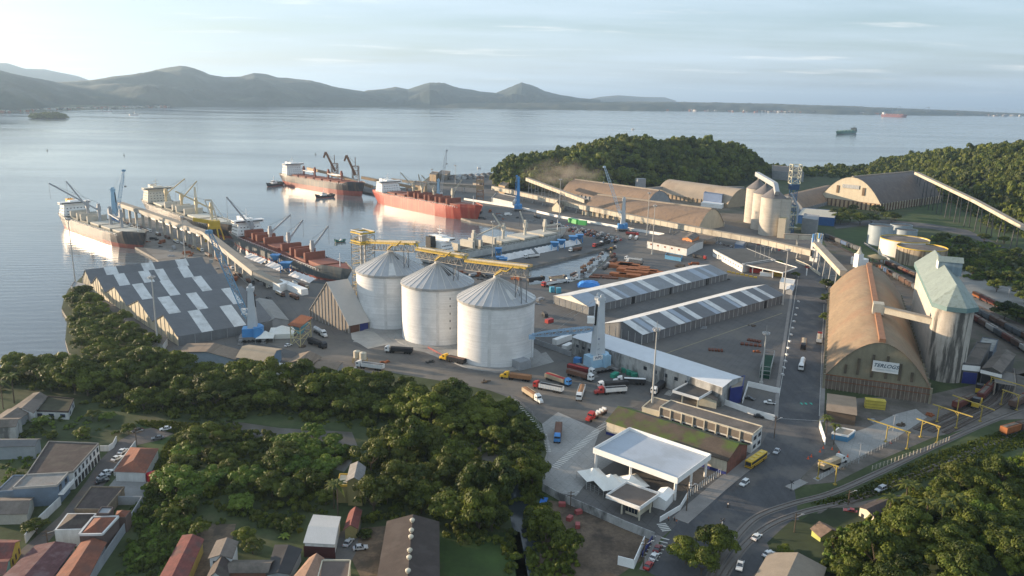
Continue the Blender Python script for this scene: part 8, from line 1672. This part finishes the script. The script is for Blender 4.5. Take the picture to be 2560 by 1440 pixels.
# ------------------------------------------------------------------ vegetation
LEAF = [leafmat("leaf_mangrove", (.020, .034, .006), (.20, .235, .030)), leafmat("leaf_forest", (.013, .025, .006), (.14, .18, .028)), leafmat("leaf_bright", (.05, .10, .015), (.20, .27, .04)), leafmat("leaf_olive", (.032, .050, .010), (.16, .175, .030))]
BARK = M("bark", (.09, .07, .05), .95, var=.2, vs=1.0)
def crown(seed, rx=1.0, rz=.62, nb=13, nl=150, leaf=.085, low=-.2, spread=.74):
 "unit crown: leaf-sized quads over overlapping clumps; returns V, F, tone"
 r_ = np.random.RandomState(seed); V = []; T = []
 for b in range(nb):
  a = r_.uniform(0, 6.283); d = spread*math.sqrt(r_.uniform(0.02, 1)); h = r_.uniform(.1, 1)**.7*(1-.75*d**1.5)*rz*1.15
  c = np.array([d*math.cos(a), d*math.sin(a), h+.12]); br = r_.uniform(.15, .33)*(1.15-.3*d); tone = r_.uniform(.15, .95)
  n = int(nl*(br/.3)**2); u = r_.normal(size=(n, 3)); u /= np.linalg.norm(u, axis=1)[:, None]; u[:, 2] = np.where(u[:, 2] < -.35, -u[:, 2], u[:, 2])
  P = c+u*np.array([br, br, br*.72])*r_.uniform(.72, 1.08, (n, 1))
  nrm = u+r_.normal(size=(n, 3))*.32; nrm /= np.linalg.norm(nrm, axis=1)[:, None]
  t1 = np.cross(nrm, r_.normal(size=(n, 3))); t1 /= np.linalg.norm(t1, axis=1)[:, None]; t2 = np.cross(nrm, t1)
  s = leaf*r_.uniform(.6, 1.35, (n, 1)); s2 = s*r_.uniform(.45, .9, (n, 1))
  V.append(np.stack([P-t1*s-t2*s2*.3, P-t2*s2, P+t1*s+t2*s2*.2, P+t2*s2], 1).reshape(-1, 3)); T.append(np.clip(tone+r_.normal(size=n)*.16, 0, 1))
 V = np.concatenate(V)*np.array([rx, rx, 1]); F = np.arange(len(V)).reshape(-1, 4); return V, F, np.concatenate(T)
def tree_proto(seed, name, lm, hfrac=.45, **k):
 V, F, T = crown(seed, **k); V = V.copy(); V[:, 2] += hfrac
 root = thing(name, 'tree', 'tree', (0, 0, 0), local=True)
 co = bpy.data.objects.new('crown', npmesh("crown", V, F, [lm], T)); COL.objects.link(co); co.parent = root
 r_ = random.Random(seed); mb = MB(); x = r_.uniform(-.05, .05); mb.tube((0, 0, -.1), (x, 0, hfrac*.8), .045, .03, n=6)
 for i in range(5): a = i*1.25+r_.uniform(-.3, .3); mb.tube((x, 0, hfrac*r_.uniform(.55, .8)), (x+math.cos(a)*.4, math.sin(a)*.4, hfrac+r_.uniform(.12, .3)), .024, .01, n=5)
 mb.build('trunk', BARK, root); return root
def palm_proto(name='palm_tree', bushy=False, nf=16):
 root = thing(name, 'palm', 'palm', (0, 0, 0), local=True); r_ = random.Random(3); h = .15 if bushy else 1.0
 mb = MB(); mb.tube((0, 0, -.05), (.03, 0, h), .022 if not bushy else .03, .016, n=6); mb.build('trunk', BARK, root)
 V = [];
 for i in range(nf):
  a = i*2.4+r_.uniform(-.2, .2); el = r_.uniform(.1, 1.25); L = r_.uniform(.30, .42)*(1.4 if bushy else 1); w = .05*(1.9 if bushy else 1); d = Vector((math.cos(a), math.sin(a), 0)); sdv = Vector((-d.y, d.x, 0)); P = []
  for s in range(6): t = s/5; P.append(Vector((.03, 0, h))+d*L*t*math.cos(el*.6)+Vector((0, 0, L*(math.sin(el)*t*.9-t*t*.75))))
  for s in range(5):
   wa = w*math.sin(math.pi*min(.95, (s+.4)/5)); wb = w*math.sin(math.pi*min(.98, (s+1.4)/5.3)); dr = Vector((0, 0, -.4))
   for sg in (-1, 1):
    q = [P[s], P[s+1], P[s+1]+sdv*sg*wb+dr*wb, P[s]+sdv*sg*wa+dr*wa]; V += [tuple(v) for v in (q if sg > 0 else q[::-1])]
 V = np.array(V); F = np.arange(len(V)).reshape(-1, 4); o = bpy.data.objects.new('fronds', npmesh('fronds', V, F, [LEAF[2] if bushy else LEAF[3]], np.random.RandomState(1).uniform(.3, .9, len(F)))); COL.objects.link(o); o.parent = root; return root
TP = [tree_proto(i+1, 'tree', LEAF[[0, 0, 3, 1, 0, 1, 0, 2][i]], nb=[24, 28, 20, 26, 30, 22, 26, 22][i], rz=[.55, .65, .6, .8, .5, .7, .62, .6][i], nl=240, leaf=.048) for i in range(8)]
PALM = palm_proto(); BAN = palm_proto('banana_plant', True, 14)
def reg_name(root, name):
 root.name = name
def tree(kind, p, s, label, group, name='mangrove_tree', hs=1.0):
 r_ = dup(TP[kind], p, rnd.uniform(0, 6.28), label, group, sc=(s, s*rnd.uniform(.88, 1.1), s*hs)); r_.name = name; return r_
OCC = []      # clearings: world polygons kept free
def clear(px): OCC.append([tuple(g(*q).xy) for q in px])
for c in ([(0, 1440), (0, 970), (190, 985), (215, 1040), (330, 1060), (440, 1052), (430, 1110), (400, 1150), (395, 1230), (330, 1300), (250, 1440)],
  [(640, 1035), (740, 1050), (700, 1085), (600, 1070)], [(836, 1160), (915, 1160), (915, 1260), (900, 1440), (836, 1440), (836, 1260)], [(752, 1290), (910, 1270), (910, 1440), (740, 1440)], [(935, 1318), (1108, 1318), (1110, 1440), (900, 1440)],
  [(380, 1440), (450, 1325), (600, 1300), (760, 1360), (760, 1440)], [(1266, 1200), (1306, 1200), (1342, 1330), (1330, 1440), (1292, 1440), (1284, 1330)], [(1090, 1370), (1260, 1370), (1270, 1440), (1090, 1440)]): clear(c)
clear([(590, 1046), (760, 1056), (900, 1072), (950, 1110), (915, 1150), (860, 1120), (700, 1092), (600, 1084)])
def scatter(px, sp, fn, jit=.45, lim=9999, seed=1, occ=True, zf=None, avoid=()):
 P = [tuple(g(*q).xy) for q in px]; xs = [p[0] for p in P]; ys = [p[1] for p in P]; r_ = random.Random(seed); pts = []
 y = min(ys); row = 0
 while y < max(ys):
  x = min(xs)+(sp/2 if row % 2 else 0)
  while x < max(xs):
   a, b = x+r_.uniform(-jit, jit)*sp, y+r_.uniform(-jit, jit)*sp
   if inpoly(a, b, P) and not (occ and any(inpoly(a, b, o) for o in OCC)): pts.append((a, b))
   x += sp
  y += sp*.87; row += 1
 r_.shuffle(pts)
 for a, b in pts[:lim]: fn(Vector((a, b, zf(a, b) if zf else 2.0)), r_)
 return min(len(pts), lim)
cnt = 0
def mk(kinds, s0, s1, label, group, name='mangrove_tree', hs=(.85, 1.1)):
 def f(p, r_): tree(r_.choice(kinds), p, r_.uniform(s0, s1), label, group, name, r_.uniform(*hs))
 return f
n1 = scatter([(168, 740), (205, 735), (250, 765), (330, 830), (395, 888), (440, 930), (400, 940), (240, 925), (215, 905), (190, 870), (180, 800)], 9.5, mk([0, 1, 2, 4, 6], 5.6, 7.6, 'mangrove tree on the shore strip beside the five-gabled shed', 'shore mangroves', hs=(.8, 1.05)), seed=2)
n2 = scatter([(-60, 935), (100, 925), (230, 935), (420, 935), (560, 955), (760, 962), (1000, 985), (1180, 1000), (1290, 1050), (1340, 1130), (1345, 1230), (1270, 1190), (1180, 1100), (1000, 1055), (760, 1040), (560, 1040), (380, 1040), (200, 1000), (0, 985), (-60, 985)], 10.0, mk([0, 1, 2, 4, 6, 5], 4.8, 10.2, 'bushy tree in the dense upper belt of the mangrove forest', 'upper mangrove belt'), seed=3)
n3 = scatter([(430, 1150), (480, 1080), (560, 1085), (690, 1140), (880, 1170), (880, 1300), (760, 1290), (560, 1300), (430, 1330), (370, 1300)], 10.5, mk([0, 1, 2, 5, 6, 7], 3.4, 8.2, 'bushy tree in the middle of the wood above the small houses', 'middle wood trees', hs=(.75, 1.05)), seed=4)
n4 = scatter([(905, 1110), (1050, 1110), (1160, 1150), (1255, 1215), (1285, 1330), (1285, 1440), (1240, 1370), (1120, 1350), (1110, 1320), (920, 1290)], 10.5, mk([0, 1, 2, 4, 5, 6], 4.2, 10.0, 'tall tree in the wood right of the olive-yellow house', 'right wood trees', hs=(.95, 1.3)), seed=5)
n5 = scatter([(1305, 1190), (1350, 1230), (1362, 1300), (1420, 1360), (1440, 1440), (1350, 1440), (1345, 1340), (1318, 1260)], 8.5, mk([0, 1, 6, 4], 5.0, 7.6, 'leafy tree between the creek and the building plot', 'creek side trees', hs=(1.0, 1.3)), seed=6, occ=False)
n6 = scatter([(1740, 1345), (1800, 1335), (1830, 1370), (1800, 1440), (1760, 1470), (1690, 1470), (1700, 1400)], 7.5, mk([0, 1, 6], 5.4, 6.8, 'round leafy tree in the clump beside the curved rails', 'rail side clump'), seed=7, occ=False)
n7 = scatter([(2080, 1490), (2110, 1440), (2180, 1400), (2240, 1350), (2290, 1300), (2350, 1250), (2430, 1200), (2620, 1170), (2800, 1500), (2500, 1600), (2100, 1600)], 8.0, mk([0, 1, 2, 3, 5, 6, 7], 4.0, 8.0, 'tree on the forested knoll at the lower right', 'knoll trees', 'hillside_tree', (.85, 1.2)), seed=8, occ=False, zf=lambda a, b: 1.6+knoll(a, b), lim=110)
scatter([(690, 1112), (780, 1085), (850, 1112), (838, 1155), (720, 1150)], 5, mk([7], 2.4, 4.2, 'low bright green mangrove bush on the mud in the middle of the wood', 'bright mangrove bushes', 'mangrove_bush'), seed=31, occ=False)
scatter([(960, 1095), (1120, 1100), (1140, 1130), (980, 1130)], 6, mk([7, 2], 2.4, 4.4, 'low bush at the edge of the muddy creek', 'creek bushes', 'mangrove_bush'), seed=32, occ=False)
for i, (x, y, s, k, lab) in enumerate(((2066, 725, 6, 3, 'flat-topped street tree touching the ochre roof, furthest up'), (2068, 760, 5.4, 3, 'dark street tree beside the ochre roof, middle one'), (2066, 808, 5, 3, 'small street tree beside the ochre roof, lowest'), (2100, 560, 10, 3, 'large dark tree in front of the cream arched front, left'), (2125, 556, 11, 3, 'large dark tree in front of the cream arched front, centre'), (2150, 562, 11, 1, 'large dark tree in front of the cream arched front, right'), (2178, 560, 9, 3, 'dark tree right of the three in front of the cream arch'), (2132, 530, 7, 3, 'narrow tree against the cream arched wall'), (2192, 540, 10, 3, 'dark tree tucked behind the row in front of the cream arch'), (2228, 556, 9, 3, 'dark tree at the lawn edge near the grey-blue tanks'), (2108, 542, 9, 1, 'dark tree behind the left one at the cream arch'), (2084, 548, 9, 3, 'leftmost dark tree by the low blue fronted shed'), (2215, 548, 8, 0, 'round tree at the foot of the dark arched roof'), (2238, 552, 7, 1, 'small round tree nearer the lawn'),
  (2510, 800, 9, 3, 'broad dark tree above the red wagons'), (2540, 806, 8, 3, 'broad dark tree right beside the other above the wagons'), (1893, 655, 4.5, 1, 'small tree left of the gate gallery'), (1912, 662, 4.5, 1, 'small tree right of the flag poles'), (1942, 668, 5.5, 0, 'bushy tree by the transfer tower'), (1988, 695, 4, 1, 'bush at the end of the gate plaza roof'), (92, 1335, 4.2, 0, 'round garden tree by the street wall of the village'), (128, 1100, 3.2, 6, 'bush behind the long dark roof'), (205, 1095, 3.6, 6, 'small tree beyond the long dark roof'), (232, 1050, 3.6, 2, 'reddish tree right of the white bungalow'), (322, 1085, 3.6, 6, 'tree by the utility pole on the track'), (270, 1052, 3.2, 7, 'pale green tree on the meadow edge'), (105, 1065, 3.6, 7, 'bright tree below the white bungalow'), (68, 1232, 3.4, 1, 'dark bush in the grey-blue house yard'), (42, 1205, 3.0, 1, 'dark bush behind the grey-blue annex'), (1962, 1388, 2.8, 0, 'tiny tree beside the corner hall'), (2085, 1390, 4, 7, 'bright bush by the terracotta edge hut'), (452, 1190, 6.5, 2, 'sunlit yellow-green tree at the left edge of the wood'), (468, 1155, 6.2, 7, 'yellow-green tree just above the sunlit one'), (632, 1385, 4.0, 2, 'olive bush by the brick house'), (610, 1360, 4.2, 0, 'round bush in the small back garden'), (500, 1340, 3.4, 1, 'bush by the red roofed shed'))):
 tree(k, g(x, y), s, lab, None, 'garden_tree' if y > 1000 else 'street_tree', .85)
for i, (x, y) in enumerate(((2352, 600), (2378, 640), (2410, 655), (2445, 640), (2470, 660), (2500, 650), (2540, 640), (2430, 690), (2480, 700), (2520, 705), (2555, 690), (2545, 740), (2400, 610), (2460, 605), (2510, 610), (2368, 690), (2560, 760), (2490, 730), (2330, 640), (2390, 670), (2530, 670), (2455, 672), (2572, 650), (2350, 625))): tree([3, 1, 5, 0][i % 4], g(x, y), rnd.uniform(5.5, 8), 'dark tree in the open grove beyond the green roofed silo', 'grove beyond the green silo', 'grove_tree', .85)
for i, (x, y, h) in enumerate(((8, 1022, 11), (36, 1008, 12), (2064, 1098, 9), (2084, 1112, 8), (845, 1290, 11), (835, 1272, 9))):
 r_ = dup(PALM, g(x, y), i*1.3, ['palm at the far left edge of the forest', 'taller palm right of the one at the left edge', 'palm at the entrance left of the blue walled hut', 'smaller palm beside the entrance one', 'palm in front of the olive-yellow house', 'smaller palm left of the olive-yellow house'][i], 'palms', sc=h); r_.name = 'palm_tree'
for i, (x, y) in enumerate(((395, 1305), (432, 1250), (440, 1262), (380, 1370), (418, 1290), (445, 1300), (715, 1325), (712, 1345), (366, 1345), (405, 1335), (470, 1290), (388, 1395), (350, 1400))): r_ = dup(BAN, g(x, y), i*2.1, 'banana plant with bright fronds at the left edge of the wood' if x < 600 else 'banana plant with bright fronds near the white-roofed garage', 'banana plants' if x < 600 else 'garage banana plants', sc=rnd.uniform(3.8, 5.4)); r_.name = 'banana_plant'
for i in range(7):
 x, y = rnd.uniform(2200, 2560), rnd.uniform(1250, 1420); p = g(x, y); p.z = 1.6+knoll(p.x, p.y); r_ = dup(PALM, p, i*1.7, 'palm among the trees on the lower right knoll', 'knoll palms', sc=rnd.uniform(10, 12)); r_.name = 'hillside_palm'
for t in TP: drop(t)
drop(PALM); drop(BAN)
print("TREES", n1, n2, n3, n4, n5, n6, n7)
def stuffwood(name, pts, mats, seed=1, nb=7, nl=46, leaf=.13, var=6, **kw):
 "pts (n,4): x,y,z,size"
 Vs = []; Ts = []; r_ = np.random.RandomState(seed); pr = [crown(seed*50+i, nb=nb+3, nl=nl, leaf=leaf, **kw) for i in range(var)]
 M_ = []
 for x, y, z, s in pts:
  V, F, T = pr[r_.randint(var)]; a = r_.uniform(0, 6.283); c, sn = math.cos(a), math.sin(a); W = V*s; W = np.stack([W[:, 0]*c-W[:, 1]*sn, W[:, 0]*sn+W[:, 1]*c, W[:, 2]*r_.uniform(.75, 1.6)], 1)+np.array([x, y, z]); Vs.append(W); Ts.append(np.clip(T+r_.uniform(-.25, .25), 0, 1)); M_.append(np.full(len(T), r_.randint(len(mats))))
 V = np.concatenate(Vs); F = np.arange(len(V)).reshape(-1, 4); o = bpy.data.objects.new(name, npmesh(name, V, F, mats, np.concatenate(Ts), np.concatenate(M_))); COL.objects.link(o); o["kind"] = 'stuff'; return o
def gridpts(A, n, s0, s1, lift=1.0, vmax=1.0, seed=4, v0=0.0):
 r_ = random.Random(seed); out = []
 for _ in range(n): p = sample(A, r_.random(), v0+(vmax-v0)*r_.random()); s = r_.uniform(s0, s1); out.append((p[0], p[1], p[2]+lift, s))
 return out
stuffwood('headland_forest', gridpts(HEAD, 1400, 4, 15, .3, .75), [LEAF[1], LEAF[0], LEAF[3]], 3)
stuffwood('hill_forest', gridpts(RHILL, 2500, 4, 14.5, .3, .62), [LEAF[1], LEAF[0], LEAF[3]], 4)
stuffwood('islet_wood', gridpts(ISL, 140, 9, 16, 0, .8), [LEAF[1]], 5, nl=30)
def polypts(px, n, s0, s1, z=1.6, seed=1, occ=False, zf=None):
 P = [tuple(g(*q).xy) for q in px]; xs = [p[0] for p in P]; ys = [p[1] for p in P]; r_ = random.Random(seed); out = []
 while len(out) < n:
  a, b = r_.uniform(min(xs), max(xs)), r_.uniform(min(ys), max(ys))
  if inpoly(a, b, P) and not (occ and any(inpoly(a, b, o) for o in OCC)): out.append((a, b, zf(a, b) if zf else z, r_.uniform(s0, s1)))
 return out
stuffwood('cove_treeline', polypts([(1895, 436), (2000, 442), (2190, 452), (2260, 440), (2180, 420), (2000, 424), (1905, 418)], 240, 6, 10, seed=6), [LEAF[1], LEAF[0]], 6)
stuffwood('hill_foot_wood', polypts([(2330, 470), (2400, 500), (2480, 530), (2570, 560), (2570, 610), (2480, 570), (2400, 520), (2340, 500)], 120, 5, 8, seed=7), [LEAF[1]], 7)
stuffwood('roadside_scrub', polypts([(2420, 700), (2620, 760), (2620, 700), (2560, 640), (2440, 600), (2330, 590), (2340, 650)], 420, 2.2, 4.2, z=1.4, seed=9), [LEAF[1], LEAF[2]], 9, nl=60)
stuffwood('mangrove_undergrowth', polypts([(-60, 940), (100, 930), (420, 940), (760, 965), (1000, 985), (1240, 1010), (1330, 1100), (1330, 1440), (400, 1440), (440, 1200), (560, 1060), (200, 1010), (0, 990)], 1500, 1.6, 3.6, z=1.3, seed=10, occ=True), [LEAF[0], LEAF[1], LEAF[3]], 10, nb=5, nl=60, leaf=.12)
stuffwood('bank_scrub', polypts([(1270, 1000), (1355, 1080), (1352, 1240), (1440, 1400), (1440, 1460), (1330, 1460), (1300, 1200)], 260, 1.2, 2.6, z=1.5, seed=11), [LEAF[0], LEAF[1]], 11, nb=5, nl=60)
stuffwood('knoll_undergrowth', polypts([(2070, 1470), (2060, 1400), (2130, 1360), (2220, 1300), (2330, 1225), (2420, 1170), (2620, 1140), (2780, 1500)], 760, 1.8, 3.8, seed=12, zf=lambda a, b: 1.4+knoll(a, b)), [LEAF[1], LEAF[0], LEAF[2]], 12, nb=5, nl=60)
stuffwood('garden_scrub', polypts([(330, 1300), (380, 1200), (440, 1200), (480, 1320), (430, 1440), (300, 1440)], 260, 1.2, 2.8, seed=13), [LEAF[2], LEAF[1]], 13, nb=5, nl=60)
stuffwood('village_scrub', polypts([(0, 1090), (60, 1040), (240, 1040), (300, 1090), (250, 1100), (100, 1096), (100, 1210), (0, 1210)], 90, 1.0, 2.2, seed=14), [LEAF[1], LEAF[2]], 14, nb=5, nl=60)
def tufts(name, px, n, m, seed=1, s=.5):
 pts = polypts(px, n, .6*s, 1.4*s, z=2.05, seed=seed); r_ = np.random.RandomState(seed); A = np.array(pts); k = 5; P = np.repeat(A[:, :3], k, 0); S = np.repeat(A[:, 3], k)[:, None]; N = len(P); a = r_.uniform(0, 6.283, N); d = np.stack([np.cos(a), np.sin(a), np.zeros(N)], 1); up = np.array([0, 0, 1.0]); lean = r_.normal(size=(N, 3))*.4; lean[:, 2] = 0
 V = np.stack([P-d*S*.5, P+d*S*.5, P+d*S*.2+(up+lean)*S, P-d*S*.2+(up+lean)*S], 1).reshape(-1, 3); o = bpy.data.objects.new(name, npmesh(name, V, np.arange(len(V)).reshape(-1, 4), [m], r_.uniform(0, 1, N))); COL.objects.link(o); o["kind"] = 'stuff'
tufts('trackside_grass', [(2010, 1262), (2120, 1236), (2240, 1178), (2330, 1135), (2560, 1060), (2620, 1100), (2420, 1160), (2250, 1228), (2100, 1262)], 2600, LEAF[1], 21, .5)
tufts('meadow_grass', [(330, 1052), (500, 1060), (470, 1160), (400, 1240), (380, 1190), (410, 1120), (440, 1085), (350, 1062)], 2600, LEAF[0], 22, .6)
# ------------------------------------------------------------------ dust drifting above the brown warehouses
def dust():
 k = MB(); c = g(1405, 485, 2); c.z = 26
 k.lathe((0, 0, 0), [(1.0*math.sin(a*math.pi/8)+.001, -math.cos(a*math.pi/8)) for a in range(9)], n=20); m = bpy.data.materials.new("dust"); m.use_nodes = True; n = m.node_tree.nodes; l = m.node_tree.links
 n.remove(n["Principled BSDF"]); v = n.new("ShaderNodeVolumePrincipled"); v.inputs["Color"].default_value = (.85, .74, .6, 1)
 t = n.new("ShaderNodeTexCoord"); ns = n.new("ShaderNodeTexNoise"); ns.inputs["Scale"].default_value = 2.2; ns.inputs["Detail"].default_value = 3; l.new(t.outputs["Object"], ns.inputs[0])
 ln = n.new("ShaderNodeVectorMath"); ln.operation = 'LENGTH'; l.new(t.outputs["Object"], ln.inputs[0])
 f = n.new("ShaderNodeMapRange"); f.inputs[1].default_value = 1.0; f.inputs[2].default_value = .1; l.new(ln.outputs["Value"], f.inputs[0])
 a = n.new("ShaderNodeMapRange"); a.inputs[1].default_value = .42; a.inputs[2].default_value = .72; a.inputs[4].default_value = .032; l.new(ns.outputs[0], a.inputs[0])
 q = n.new("ShaderNodeMath"); q.operation = 'MULTIPLY'; l.new(f.outputs[0], q.inputs[0]); l.new(a.outputs[0], q.inputs[1]); l.new(q.outputs[0], v.inputs["Density"]); l.new(v.outputs[0], n["Material Output"].inputs["Volume"])
 o = k.build("dust_cloud", m, smooth=True); o.location = c; o.scale = (62, 40, 26); o["kind"] = 'stuff'
dust()
# ------------------------------------------------------------------ haze
def haze():
 mb = MB(); mb.box((0, 30000, -1.8), (150000, 130000, 760), z0=True)
 m = bpy.data.materials.new("haze"); m.use_nodes = True; n = m.node_tree.nodes; l = m.node_tree.links
 n.remove(n["Principled BSDF"]); v = n.new("ShaderNodeVolumePrincipled")
 v.inputs["Color"].default_value = (.54, .75, 1.0, 1); v.inputs["Density"].default_value = HAZE_D; v.inputs["Anisotropy"].default_value = .35
 l.new(v.outputs[0], n["Material Output"].inputs["Volume"])
 o = mb.build("haze", m); o["kind"] = 'stuff'
HAZE_D = 4.8e-5
haze()
